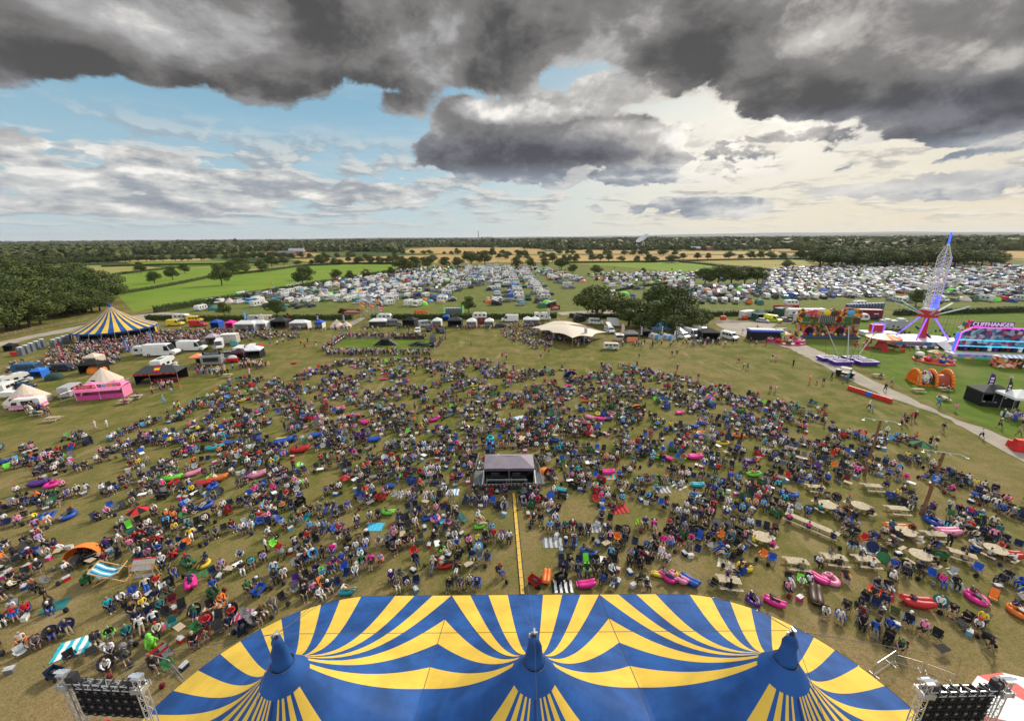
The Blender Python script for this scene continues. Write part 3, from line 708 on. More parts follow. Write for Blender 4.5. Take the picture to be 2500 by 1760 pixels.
def boundary(mx, ang):
 """distance from mast at x=mx (local) along angle (0=+Y, clockwise to +X) to cell edge, plus that point's distance rule"""
 s, c=math.sin(ang), math.cos(ang)
 t=1e9
 if mx<BS-.1 and s>1e-6:t=min(t, (mx+BS/2 -mx)/s)
 if mx>-BS+.1 and s<-1e-6:t=min(t, (BS/2)/-s)
 lo, hi=0.0, 40.0
 for _ in range(40):
  m_=(lo+hi)/2;x=mx+s*m_;y=c*m_
  if edge_dist(x, y)>0:lo=m_
  else:hi=m_
 return min(t, lo)
def edge_dist(x, y):
 if abs(x)<=BS:return BR-abs(y)
 return BR-math.hypot(abs(x)-BS, y)
for mi_, mx in enumerate((-BS, 0.0, BS)):
 for side in(-1, 1):
  outer=(mx<0 and side<0)or(mx>0 and side>0)
  cuts=OUTER if outer else PAIRED
  angs=[];colr=[]
  for i, a0 in enumerate(cuts):
   a1=cuts[i+1]if i+1 <len(cuts)else 180
   k=max(1, int((a1-a0)/2.6))
   for j in range(k):angs.append((a0+(a1-a0)*j/k, a0+(a1-a0)*(j+1)/k));colr.append((i%2 ==0))
  NR=22;r0=.7
  for(a0, a1), blue in zip(angs, colr):
   vs=[]
   for a in(a0, a1):
    ar=R(a)*side;tm=boundary(mx, ar)
    for j in range(NR+1):
     q=j/NR;rr_=r0+(tm-r0)*q
     x, y=mx+math.sin(ar)*rr_, math.cos(ar)*rr_
     z=bt_height(rr_, max(0, edge_dist(x, y)))
     vs.append((x, y, z))
   fs=[]
   for j in range(NR):
    f=(j, j+1, NR+2 +j, NR+1 +j)
    fs.append(f if side<0 else f[::-1])
   is_blue=blue
   k0=len(canopy.v)
   canopy.add(vs[:], [f for f in fs], 1 if is_blue else 0)
cano=canopy.obj('canopy', big)
bmw=bpy.data.meshes
import bmesh
bm=bmesh.new();bm.from_mesh(cano.data);bmesh.ops.remove_doubles(bm, verts=bm.verts, dist=.004)
bmesh.ops.recalc_face_normals(bm, faces=bm.faces);bm.to_mesh(cano.data);bm.free()
lac=mat('lacing', (.05, .06, .10), .8)
for mx in(-BS/2, BS/2):
 m_=MB([lac]);m_.tube([(mx, y, bt_height(math.hypot(BS/2, y), BR-abs(y))+.012)for y in[-BR+.1 +(2 *BR-.2)*k/40 for k in range(41)]], .018, 4);m_.obj('laced_seam', big)
for mx in(-BS, 0, BS):
 for ad in(CORN, -CORN)if mx==0 else():
  ar=R(ad);tm=boundary(mx, ar)-.05;m_=MB([lac]);m_.tube([(mx+math.sin(ar)*r_, math.cos(ar)*r_, bt_height(r_, edge_dist(mx+math.sin(ar)*r_, math.cos(ar)*r_))+.01)for r_ in[.9 +(tm-.9)*k/18 for k in range(19)]], .012, 4);m_.obj('panel_seam', big)
cano.data.polygons.foreach_set('use_smooth', [True]*len(cano.data.polygons))
def stad(n=96, r=BR):
 out=[]
 for i in range(n):
  a=2 *math.pi*i/n;x, y=r*math.cos(a), r*math.sin(a)
  out.append((x+(BS if x>0.001 else-BS if x<-0.001 else 0), y))
 return out
sp=stad()
edge=MB([TB]);wall=MB([TY, TB]);poles=[]
for i in range(len(sp)):
 a, b=sp[i], sp[(i+1)%len(sp)]
 edge.add([(a[0], a[1], EAVE+.02), (b[0], b[1], EAVE+.02), (b[0]*1.003, b[1]*1.003, EAVE-.28), (a[0]*1.003, a[1]*1.003, EAVE-.28)], [(0, 1, 2, 3)])
 ym=(a[1]+b[1])/2
 if ym<2:
  wall.add([(a[0]*.985, a[1]*.985, EAVE-.2), (b[0]*.985, b[1]*.985, EAVE-.2), (b[0]*.985, b[1]*.985, .0), (a[0]*.985, a[1]*.985, .0)], [(0, 1, 2, 3)], i%2)
edge.obj('eave_trim', big);wall.obj('side_wall', big)
for i in range(0, len(sp), 4):
 p=MB([steel]);p.cyl((sp[i][0]*.995, sp[i][1]*.995, 0), (sp[i][0], sp[i][1], EAVE), .05, n=6);p.obj('side_pole', big)
 g=MB([rope]);g.cyl((sp[i][0], sp[i][1], EAVE), (sp[i][0]*1.14, sp[i][1]*1.14, 0), .018, n=4);g.obj('guy_rope', big)
for mx in(-BS, 0.0, BS):
 c=MB([TB], smooth=True)
 n=40;prof=[(1.02, None), (.95, None), (.85, None), (.74, None), (.62, .3), (.5, .5)]
 vs=[];
 for j, (r_, dz)in enumerate(prof):
  for i in range(n):
   a=2 *math.pi*i/n;x, y=mx+r_*math.sin(a), r_*math.cos(a)
   z=bt_height(r_, edge_dist(x, y))+.035 if dz is None else bt_height(.74, BR-.74)+.035 +(.74 -r_)*1.6
   vs.append((x, y, z+.012 *math.sin(i*5)))
 c.add(vs, [(j*n+i, j*n+(i+1)%n, (j+1)*n+(i+1)%n, (j+1)*n+i)for j in range(len(prof)-1)for i in range(n)])
 c.obj('peak_collar', big)
 z0=bt_height(.74, BR-.74)+.15
 s_=MB([TB], smooth=True)
 s_.lathe([(.54, 0), (.52, .08), (.43, .18), (.48, .28), (.40, .5), (.36, .9), (.30, 1.25), (.24, 1.55), (.16, 1.75)], 14, (mx, 0, z0), sx=1.0, sy=.85)
 s_.v=[(x+.035 *math.sin(z*7 +y*9), y+.035 *math.cos(z*6 +x*5), z)for x, y, z in s_.v]
 so=s_.obj('mast_sleeve', big)
 k=MB([rope]);k.torus((mx, 0, z0+.23), .48, .03, 16, 5);k.obj('sleeve_lashing', so)
 m_=MB([dsteel, steel]);m_.cyl((mx, 0, .0), (mx, 0, z0+1.95), .09, n=8);m_.box((mx, 0, z0+1.95), (.26, .08, .08), steel);m_.box((mx, 0, z0+2.03), (.08, .26, .08), steel);m_.cyl((mx-.2, 0, z0+1.9), (mx-.2, 0, z0+1.7), .05, n=6, mt=steel);m_.obj('king_pole', big)
 for dx_, yy in((0, 22), (0, -19), (-3.0 if mx<=0 else 3.0, 20)):
  g=MB([rope]);g.cyl((mx, 0, z0+1.95), (mx+dx_, yy, 0.0), .011, n=4);g.obj('mast_cable', big)
 if mx<BS-.1:
  g=MB([rope]);g.cyl((mx, 0, z0+1.98), (mx+BS, 0, z0+1.98), .011, n=4);g.obj('ridge_cable', big)
 else:
  for sgn in(-1, 1):
   g=MB([rope]);g.cyl((sgn*BS, 0, z0+1.98), (sgn*(BS+21), 9, 0), .016, n=4);g.obj('mast_cable', big)
 sm=MB([seam]);pts=[]
 for j in range(18):
  r_=1.05 +j*(BR-1.1)/17;pts.append((mx, -r_, bt_height(r_, BR-r_)+.03))
 sm.tube(pts, .035, 4);sm.obj('rear_seam', big)
 # TRUSS SCREENS
white_al=mat('bright_aluminium', (.62, .63, .64), .32, .7, .08)
ledblk=mat('screen_back_black', (.010, .010, .011), .5, 0, .2, 3)
def truss(mb, a, b, w_=.3, step=.36, r=.022, mt=None):
 a, b=Vector(a), Vector(b);d=(b-a).normalized();L=(b-a).length
 u=d.cross(Vector((0, 0, 1))if abs(d.z)<.9 else Vector((0, 1, 0))).normalized();v=d.cross(u)
 cor=[(u*i+v*j)*(w_/2)for i, j in((-1, -1), (1, -1), (1, 1), (-1, 1))]
 for c in cor:mb.cyl(a+c, b+c, r*1.25, n=5, mt=mt)
 n=max(1, int(L/step))
 for k in range(n):
  p, q=a+d*(L*k/n), a+d*(L*(k+1)/n)
  for i in range(4):
   c0, c1=cor[i], cor[(i+1)%4]
   mb.cyl(p+(c0 if k%2 else c1), q+(c1 if k%2 else c0), r*.8, n=4, mt=mt, cap=False)
def screen(cx, cy, rz, label):
 s=empty('video_screen', label, 'video screen', (cx, cy, 0), rz)
 for sx in(-2.0, 2.0):
  t=MB([white_al]);truss(t, (sx, 0, 0), (sx, 0, 8.75));t.box((sx, 0, .04), (.9, .9, .08));o=t.obj('truss_tower', s)
  h=MB([white_al]);
  for k in range(3):h.box((sx-.05 *k, -.1 +.12 *k, 8.98 -.09 *k), (.62, .10, .03), rx=.5)
  h.box((sx, 0, 8.8), (.4, .4, .1));h.obj('tower_head', o)
  l=MB([white_al]);
  for q in(-.25, .25):l.box((sx+q, 0, 8.1), (.06, .62, .3));l.box((sx, q, 8.1), (.62, .06, .3))
  l.obj('lifting_sleeve', o)
  m_=MB([dsteel]);m_.box((sx*.82, .05, 8.42), (.34, .38, .52), rz=.2);m_.cyl((sx*.82, 0, 8.2), (sx*.6, .1, 8.2), .16, n=8);m_.obj('hoist_motor', s)
  b_=MB([white_al]);truss(b_, (sx, 0, .15), (sx, -2.6, .15));b_.cyl((sx, -2.4, .2), (sx, -.1, 4.4), .04, n=5);b_.obj('outrigger', s)
 t=MB([white_al]);truss(t, (-1.85, 0, 8.12), (1.85, 0, 8.12));t.obj('top_truss', s)
 for k in range(7):
  m_=MB([dsteel]);m_.box((-1.5 +k*.5, 0, 8.14), (.05, .42, .46), rz=.3);m_.obj('hanging_strap', s)
 p=MB([ledblk]);p.box((0, .08, 6.85), (3.5, .10, 2.1));po=p.obj('screen_panel', s)
 for i in range(7):
  for j in range(4):
   q=MB([mat('panel_casting', (.022, .022, .024), .55), white_al])
   x, z=-1.5 +i*.5, 6.06 +j*.525
   q.box((x, -.0, z), (.46, .07, .03));q.box((x, 0, z+.24), (.46, .07, .03));q.box((x-.22, 0, z+.12), (.03, .07, .46));q.box((x, -.02, z), (.22, .12, .26));q.box((x, -.09, z+.03), (.12, .02, .025), white_al);q.box((x, -.06, z+.1), (.16, .03, .03))
   q.obj('panel_frame', po)
 return s
a=P(253, 1672, 8.1);screen(a.x, a.y, R(-3), 'large video screen on silver truss towers seen from behind, bottom left')
b=P(2352, 1686, 8.1);screen(b.x, b.y, R(1), 'large video screen on silver truss towers seen from behind, beside the red and white tent')
dk=mat('dark_grey_canvas', (.10, .09, .095), .7, 0, .1);rd=mat('red_canvas', (.55, .05, .04), .6, 0, .08);wt=mat('white_canvas', (.72, .71, .68), .6, 0, .06, 2)
p=P(60, 1790, 3.2)
t=empty('grey_tent', 'dark grey tent roof with red corner piping cut by the bottom left corner', 'tent', (p.x, p.y-2.4, 0), R(4))
m_=MB([dk]);m_.add([(-5, 3, 3), (4.1, 3, 2.9), (4.1, -4, 2.9), (-5, -4, 3), (-2.5, -.5, 4.0), (1.5, -.5, 4.0)], [(0, 1, 5, 4)[::-1], (1, 2, 5)[::-1], (2, 3, 4, 5)[::-1], (3, 0, 4)[::-1]]);m_.obj('roof', t)
m_=MB([rd]);m_.cyl((4.1, 3, 2.93), (1.5, -.5, 4.06), .09, n=5);m_.obj('corner_piping', t)
for x, y in((-5, 3), (4.1, 3), (4.1, -4), (-5, -4)):m_=MB([steel]);m_.cyl((x, y, 0), (x, y, 3), .05, n=6);m_.obj('leg', t)
m_=MB([dk]);m_.box((-.45, 3.02, 2.6), (9.1, .03, .5));m_.obj('valance', t)
p=P(2520, 1700, 3.4)
t=empty('striped_tent', 'red and white striped tent roof behind the right-hand video screen', 'tent', (p.x+.9, p.y-2.2, 0))
n=16;rm=MB([wt, rd], smooth=False)
for i in range(n):
 a0, a1=2 *math.pi*i/n+.3, 2 *math.pi*(i+1)/n+.3
 rm.add([(4.6 *math.cos(a0), 4.6 *math.sin(a0), 2.1), (4.6 *math.cos(a1), 4.6 *math.sin(a1), 2.1), (2 *math.cos(a1), 2 *math.sin(a1), 2.8), (2 *math.cos(a0), 2 *math.sin(a0), 2.8), (0, 0, 4.0)], [(0, 1, 2, 3), (3, 2, 4)], 1 if i%3 ==0 else 0)
rm.obj('roof', t)
wm=MB([wt]);wm.lathe([(4.55, 0), (4.55, 2.1)], n, cap=False);wm.v=[(x*math.cos(.3)-y*math.sin(.3), x*math.sin(.3)+y*math.cos(.3), z)for x, y, z in wm.v];wm.obj('side_wall', t)
# BARRIERS
def barrier_T():
 f=MB([steel]);L=2.2
 f.tube([(-L/2, 0, .15), (-L/2, 0, 1.0), (-L/2 +.12, 0, 1.1), (L/2 -.12, 0, 1.1), (L/2, 0, 1.0), (L/2, 0, .15), (-L/2, 0, .15)], .022, 5)
 b=MB([steel])
 for i in range(1, 15):b.cyl((-L/2 +i*L/15, 0, .15), (-L/2 +i*L/15, 0, 1.1), .008, n=3, cap=False)
 g=MB([steel]);h=MB([steel])
 g.box((-L/2 +.2, 0, .04), (.05, .55, .05));g.cyl((-L/2 +.2, 0, .04), (-L/2 +.2, 0, .16), .02, n=5)
 h.box((L/2 -.2, 0, .04), (.05, .55, .05));h.cyl((L/2 -.2, 0, .04), (L/2 -.2, 0, .16), .02, n=5)
 return Tm([('frame', f), ('bars', b), ('foot', g), ('foot', h)])
BT=barrier_T()
def barrier_line(pts, desc, grp, flat=False):
 k=0
 for a, b in zip(pts[:-1], pts[1:]):
  L=(b-a).length;n=max(1, round(L/2.3));d=(b-a)/n
  for i in range(n):
   c=a+d*(i+.5)
   BT.put('crowd_barrier', desc%ORD[k]if k<10 else desc%('number %d'%(k+1)), 'barrier', (c.x, c.y, 0), math.atan2(d.y, d.x), grp, flat=flat, sc=d.length/2.3);k+=1
barrier_line(ph([(2128, 1652), (2180, 1617), (2252, 1638), (2330, 1668)]), '%s steel crowd barrier from the tent edge towards the right-hand screen', 'barriers beside the right-hand screen')
barrier_line(ph([(300, 1655), (362, 1622), (425, 1640), (452, 1672)]), '%s steel crowd barrier from the left-hand screen round to the tent edge', 'barriers beside the left-hand screen')
barrier_line(ph([(1172, 1200), (1162, 1160), (1172, 1128), (1188, 1118)]), '%s steel barrier going up the left side of the sound desk', 'barriers round the sound desk')
barrier_line(ph([(1174, 1203), (1320, 1198)]), '%s steel barrier from the left along the front of the sound desk', 'barriers round the sound desk')
barrier_line(ph([(1322, 1196), (1316, 1160), (1300, 1130)]), '%s steel barrier going up the right side of the sound desk', 'barriers round the sound desk')
barrier_line(ph([(302, 946), (338, 934)]), '%s steel barrier in front of the black Spanish food tent', 'barriers by the Spanish food tent')
barrier_line(ph([(150, 982), (190, 967)]), '%s steel barrier left of the pink sweet stall', 'barriers by the sweet stall')
barrier_line(ph([(430, 912), (480, 900)]), '%s steel barrier left of the Thai food stall', 'barriers by the Thai food stall')
barrier_line(ph([(536, 892), (560, 884)]), '%s steel barrier right of the Thai food stall', 'barriers by the Thai food stall')
barrier_line(ph([(640, 852), (652, 872)]), '%s steel barrier behind the white-roofed food tent', 'barriers behind the food tent')
# SOUND DESK
p=P(1243, 1198);SD=Vector((p.x, p.y, 0))
grey_c=mat('mauve_grey_canvas', (.235, .205, .235), .7, 0, .08, 1.2, .2, 4);blkc=mat('black_cloth', (.008, .008, .009), .9, 0, .1)
t=empty('sound_desk_tent', 'mauve-grey gazebo over the black sound desk platform in the middle of the crowd', 'gazebo', (SD.x, SD.y+.25, 0))
m_=MB([mat('platform_ply', (.02, .022, .025), .6)]);m_.box((0, 1.7, .30), (7.4, 3.9, .6));m_.obj('platform', t)
m_=MB([grey_c]);W, Dp, E, A=3.1, 1.75, 3.0, 3.75;Y=1.7
m_.add([(-W, Y-Dp, E), (-W/3, Y-Dp, E+.04), (0, Y-Dp, E), (W/3, Y-Dp, E+.04), (W, Y-Dp, E), (W, Y+Dp, E), (-W, Y+Dp, E), (-W+1.6, Y, A), (0, Y, A-.04), (W-1.6, Y, A)], [(0, 1, 7), (1, 2, 8, 7), (2, 3, 9, 8), (3, 4, 9), (4, 5, 9), (5, 6, 7, 9), (6, 0, 7)]);m_.obj('roof', t)
m_=MB([mat('valance_plum', (.10, .075, .11), .8)])
for(x0, y0), (x1, y1)in(((-W, Y-Dp), (W, Y-Dp)), ((W, Y-Dp), (W, Y+Dp)), ((-W, Y+Dp), (-W, Y-Dp)), ((W, Y+Dp), (-W, Y+Dp))):
 m_.add([(x0, y0, E), (x1, y1, E), (x1, y1, E-.32), (x0, y0, E-.32)], [(0, 1, 2, 3)])
m_.obj('valance', t)
for x, y in((-W, Y-Dp), (0, Y-Dp), (W, Y-Dp), (W, Y+Dp), (-W, Y+Dp)):m_=MB([steel]);m_.cyl((x*.985, y+(.04 if y<Y else-.04), .6), (x*.985, y+(.04 if y<Y else-.04), E), .035, n=6);m_.obj('leg', t)
for x in(-W+.02, W-.02):m_=MB([blkc]);m_.box((x, Y+.2, 1.75), (.03, Dp*1.6, 2.3));m_.obj('side_curtain', t)
m_=MB([blkc]);m_.box((0, Y+Dp-.05, 1.75), (2 *W-.2, .03, 2.3));m_.obj('rear_curtain', t)
for x0, x1, nm in((-2.9, -.2, 'desk'), (.2, 2.1, 'desk')):
 q=empty('mixing_desk', '%s mixing desk under the gazebo in the crowd'%('left, wider' if x0<-1 else 'right, narrower'), 'mixing desk', (SD.x+(x0+x1)/2, SD.y+1.1, .6))
 m_=MB([dsteel]);m_.box((0, 0, .85), (x1-x0, .8, .12), rx=-.12);m_.obj('console', q)
 for sx in(-1, 1):
  m_=MB([steel]);m_.box((sx*((x1-x0)/2 -.1), 0, .4), (.05, .7, .8));m_.obj('leg', q)
 m_=MB([white_al]);m_.box((-.2, .3, 1.02), (1.0, .05, .06));m_.box((-.25, .1, .95), (.9, .04, .03));m_.obj('fader_strip', q)
f=empty('scaffold_rail', 'low grey scaffold rail across the front of the sound desk', 'railing', (SD.x, SD.y+.12, .6))
m_=MB([steel]);m_.tube([(-2.8, 0, 0), (-2.8, 0, .95), (2.2, 0, .95), (2.2, 0, 0)], .035, 6);m_.cyl((-2.8, 0, .8), (2.2, 0, .8), .025, n=5);m_.cyl((-.3, 0, 0), (-.3, 0, .95), .03, n=5);m_.obj('rail', f)
m_=MB([wt, blkc]);m_.add([(-3.72, 0, .02), (-3.2, 0, .02), (-3.15, 3.4, .9), (-3.7, 3.6, .62)], [(0, 1, 2, 3)], blkc)
pb=MB([mat('pink_bunting', (.75, .30, .26), .8)])
bt=[]
for i in range(16):
 x=-3.4 +i*.46;pb.add([(x, 0, 1.0), (x+.2, 0, 1.0), (x+.1, -.02, .78)], [(0, 1, 2)])
o=pb.obj('bunting', None, (SD.x-.1, SD.y-.12, 0));tag(o, 'row of small pink pennants strung along the barrier before the sound desk', 'bunting')
for sx, lb in((-1, 'left'), (1, 'right')):
 m_=MB([mat('ramp_grey', (.12, .125, .13), .7), wt]);m_.add([(-.55, 0, .62), (.5, 0, .62), (.5, 3.2, .62), (-.55, 3.2, .62), (-.55, 0, .3), (.5, 0, .3)], [(0, 1, 2, 3), (4, 5, 1, 0)]);m_.box((.62 *-sx, 1.6, .66), (.16, 3.2, .05), wt)
 o=m_.obj('side_stage', None, (SD.x+sx*3.95, SD.y+.5, 0));tag(o, 'grey %s-hand wing of the sound desk platform'%lb, 'platform')
cy_, ck=mat('cable_ramp_yellow', (.62, .40, .06), .6, 0, .1, 3), mat('cable_ramp_black', (.02, .02, .02), .7)
a, b=P(1254, 1204), P(1276, 1452)
L=(b-a).length;n=int(L/.9);d=(b-a)/n;rz_=math.atan2(d.y, d.x)
cr=MB([ck, cy_]);cr.add([(-.46, -.26, 0), (.46, -.26, 0), (.46, .26, 0), (-.46, .26, 0), (-.46, -.17, .06), (.46, -.17, .06), (.46, .17, .06), (-.46, .17, .06)], [(0, 1, 5, 4), (2, 3, 7, 6), (1, 2, 6, 5), (3, 0, 4, 7)])
cl=MB([cy_]);cl.box((0, 0, .064), (.9, .33, .012));hk=MB([ck]);
for k in(-.3, 0, .3):hk.box((k, .24, .045), (.1, .05, .03));hk.box((k, -.24, .045), (.1, .05, .03))
CT=Tm([('base', cr), ('lid', cl, 0), ('clip', hk, 0)])
for i in range(n):
 c=a+d*(i+.5);CT.put('cable_ramp', 'yellow-lidded cable ramp section, number %d from the sound desk towards the big top'%(i+1), 'cable ramp', (c.x, c.y, .03), rz_, 'cable ramp sections between sound desk and big top')
for px, py, pt, lb in((2110, 1162, 1026, 'tall wooden pole with crossbar lamps, further from the camera'), (2250, 1258, 1105, 'tall wooden pole with a blue sign, nearest the picnic tables')):
 b=P(px, py);h=hgt(px, py, pt)
 t=empty('lamp_pole', lb, 'lamp pole', (b.x, b.y, 0), R(-22))
 m_=MB([polewood]);m_.cyl((0, 0, 0), (.15, 0, h), .19, .13, 9);m_.obj('pole', t)
 m_=MB([steel]);m_.cyl((-1.5, 0, h+.05), (1.5, 0, h+.05), .045, n=6);m_.cyl((-1.5, 0, h+.05), (-1.8, -.5, h), .035, n=5);m_.cyl((1.5, 0, h+.05), (1.8, -.5, h), .035, n=5);cb=m_.obj('crossbar', t)
 for x in(-1.8, 1.8, -.6, .6):m_=MB([steel]);m_.box((x, -.52 if abs(x)>1 else-.1, h-.04), (.26, .16, .08));m_.obj('floodlight', cb)
 if px>2200:
  m_=MB([mat('sign_blue', (.02, .14, .55), .4)]);m_.box((.1, -.2, h*.62), (.75, .03, .9));s_=m_.obj('sign', t)
  for k in range(3):m_=MB([wt]);m_.box((.1 +.12 *(k%2), -.222, h*.62 +.25 -k*.24), (.34, .006, .1));m_.obj('sign_lettering', s_)
 else:m_=MB([mat('sign_yellow', PAL['yellow'], .5)]);m_.box((0, -.2, h*.3), (.3, .03, .4));m_.obj('sign', t)
 # PICNIC TABLES
pale=mat('pale_timber', (.43, .36, .25), .85, 0, .22, 6)
def rect_table(L):
 t=MB([pale])
 for i in range(5):t.box((0, -.3 +i*.15, .74), (L, .135, .04))
 ps=[('tabletop', t)]
 for y in(-.75, .75):
  m_=MB([pale]);m_.box((0, y-.07, .44), (L, .12, .04));m_.box((0, y+.07, .44), (L, .12, .04));ps.append(('bench', m_))
 for x in((-L/2 +.3, L/2 -.3)if L<3 else(-L/2 +.3, -.7, .7, L/2 -.3)):
  m_=MB([pale]);m_.box((x, 0, .40), (.05, 1.6, .1));m_.cyl((x, -.3, .72), (x, -.62, 0), .045, n=4);m_.cyl((x, .3, .72), (x, .62, 0), .045, n=4);ps.append(('leg', m_))
 return Tm(ps)
def round_table():
 t=MB([pale]);t.lathe([(.02, .74), (.85, .74), (.85, .78), (.02, .78)], 20)
 ps=[('tabletop', t)]
 for k in range(4):
  a=k*math.pi/2 +.4;m_=MB([pale]);m_.box((1.35 *math.cos(a), 1.35 *math.sin(a), .44), (.32, 1.0, .05), rz=a);ps.append(('bench', m_))
  m_=MB([pale]);m_.cyl((.2 *math.cos(a), .2 *math.sin(a), .35), (1.35 *math.cos(a), 1.35 *math.sin(a), .38), .05, n=4);m_.cyl((.5 *math.cos(a), .5 *math.sin(a), .72), (.75 *math.cos(a), .75 *math.sin(a), 0), .045, n=4);ps.append(('leg', m_))
 return Tm(ps)
RT, RL, RO=rect_table(1.9), rect_table(4.8), round_table()
PT=[(RT, 1989, 1200, -12, 'rectangular picnic table left of the far lamp pole foot'), (RT, 2127, 1198, -8, 'empty rectangular picnic table right of the far lamp pole'), (RT, 2188, 1254, -8, 'empty picnic table alone on open grass left of the near pole'), (RL, 1978, 1292, -48, 'very long picnic table running diagonally through the seated crowd'), (RO, 2016, 1246, 0, 'round picnic table behind the long diagonal one'), (RO, 2096, 1248, 0, 'round picnic table between the long one and the near pole'), (RO, 2206, 1312, 0, 'round picnic table beside the orange lounger'), (RT, 2280, 1318, -6, 'picnic table beneath the pink lounger near the pole'), (RT, 1943, 1386, -8, 'picnic table right of the rainbow lounger'), (RT, 2035, 1376, -10, 'slatted picnic table left of centre in the near table row'), (RT, 2112, 1380, -8, 'slatted picnic table in the near row, with a figure leaning at it'), (RO, 2242, 1370, 0, 'largest-looking round table, pale planks, in the near table row'), (RO, 2425, 1356, 0, 'round picnic table nearest the right edge of the photo'), (RT, 2345, 1366, -35, 'tilted-looking picnic table behind the man in black by the right edge'), (RT, 1778, 1432, -10, 'picnic table near the front right of the crowd'), (RO, 1858, 1325, 0, 'round picnic table below the row of blue chairs'), (RT, 132, 1028, 12, 'empty weathered picnic table in front of the ice cream van'), (RT, 98, 1014, 10, 'picnic table with two diners beside the ice cream van'), (RT, 308, 985, 14, 'picnic table with the red-shirted group, left half'), (RT, 335, 974, 14, 'picnic table with the red-shirted group, right half'), (RT, 528, 908, 10, 'picnic table in front of the Thai food stall'), (RT, 557, 921, 10, 'picnic table right of the Thai food stall queue'), (RT, 2143, 922, -18, 'picnic table by the gravel track with one sitter'), (RT, 2240, 958, -10, 'empty picnic table left in front of the orange inflatable'), (RT, 2304, 955, -8, 'picnic table touching the orange inflatable'), (RT, 2303, 978, 60, 'picnic table turned end-on below the orange inflatable')]
for T_, px, py, rz_, lb in PT:
 p=P(px, py);T_.put('picnic_table', lb, 'picnic table', (p.x, p.y, .03), R(rz_), 'picnic tables')
 # VEHICLES
def tumble(z0, k):return lambda z:max(0.0, (z-z0))*k
def wheelset(xs, w_, r=.33):
 out=[]
 for x in xs:
  for s in(-1, 1):
   m_=MB([rubber, steel], smooth=False);y=s*(w_/2 -.1)
   m_.cyl((x, y-.1, r), (x, y+.1, r), r, n=12, mt=rubber);m_.cyl((x, y+s*.1, r), (x, y+s*.115, r), r*.58, n=8, mt=steel)
   out.append(('wheel', m_))
 return out
def sidewin(mb, prof, w_, inset, off=.012):
 for s in(-1, 1):
  vs=[(x, s*(w_/2 -inset(z)+off), z)for x, z in prof]
  mb.add(vs if s>0 else vs[::-1], [tuple(range(len(vs)))][::1])
headl=mat('headlamp', (.75, .75, .72), .2);taill=mat('tail_lamp', (.45, .02, .02), .3)
def lights(x0, x1, w_, z):
 out=[]
 for s in(-1, 1):
  m_=MB([headl]);m_.box((x1-.02, s*(w_/2 -.3), z), (.08, .34, .16));out.append(('headlight', m_))
  m_=MB([taill]);m_.box((x0+.02, s*(w_/2 -.22), z+.15), (.06, .2, .24));out.append(('tail_light', m_))
 return out
def car_T():
 w_=1.78;ins=tumble(.9, .26)
 b=MB(['@a']);b.ext([(-2.1, .28), (2.05, .28), (2.12, .62), (1.9, .86), (1.05, .97), (.35, 1.44), (-1.35, 1.48), (-1.98, 1.02), (-2.14, .8)], -w_/2, w_/2, inset=ins)
 g=MB([glass]);sidewin(g, [(.92, .99), (.36, 1.37), (-1.28, 1.40), (-1.78, 1.02)], w_, ins)
 g.add([(1.03, -w_/2 +.12, 1.0), (1.03, w_/2 -.12, 1.0), (.38, w_/2 -.2, 1.42), (.38, -w_/2 +.2, 1.42)], [(0, 1, 2, 3)]);g.v[-4:]=[(x+.03, y, z+.02)for x, y, z in g.v[-4:]]
 g.add([(-1.98, -w_/2 +.14, 1.05), (-1.98, w_/2 -.14, 1.05), (-1.38, w_/2 -.22, 1.46), (-1.38, -w_/2 +.22, 1.46)], [(3, 2, 1, 0)]);g.v[-4:]=[(x-.03, y, z+.015)for x, y, z in g.v[-4:]]
 k=MB([dsteel]);k.box((0, 0, .3), (4.1, w_-.12, .16))
 return Tm([('body', b), ('windows', g), ('underside', k)]+wheelset((-1.3, 1.35), w_)+lights(-2.12, 2.08, w_, .66))
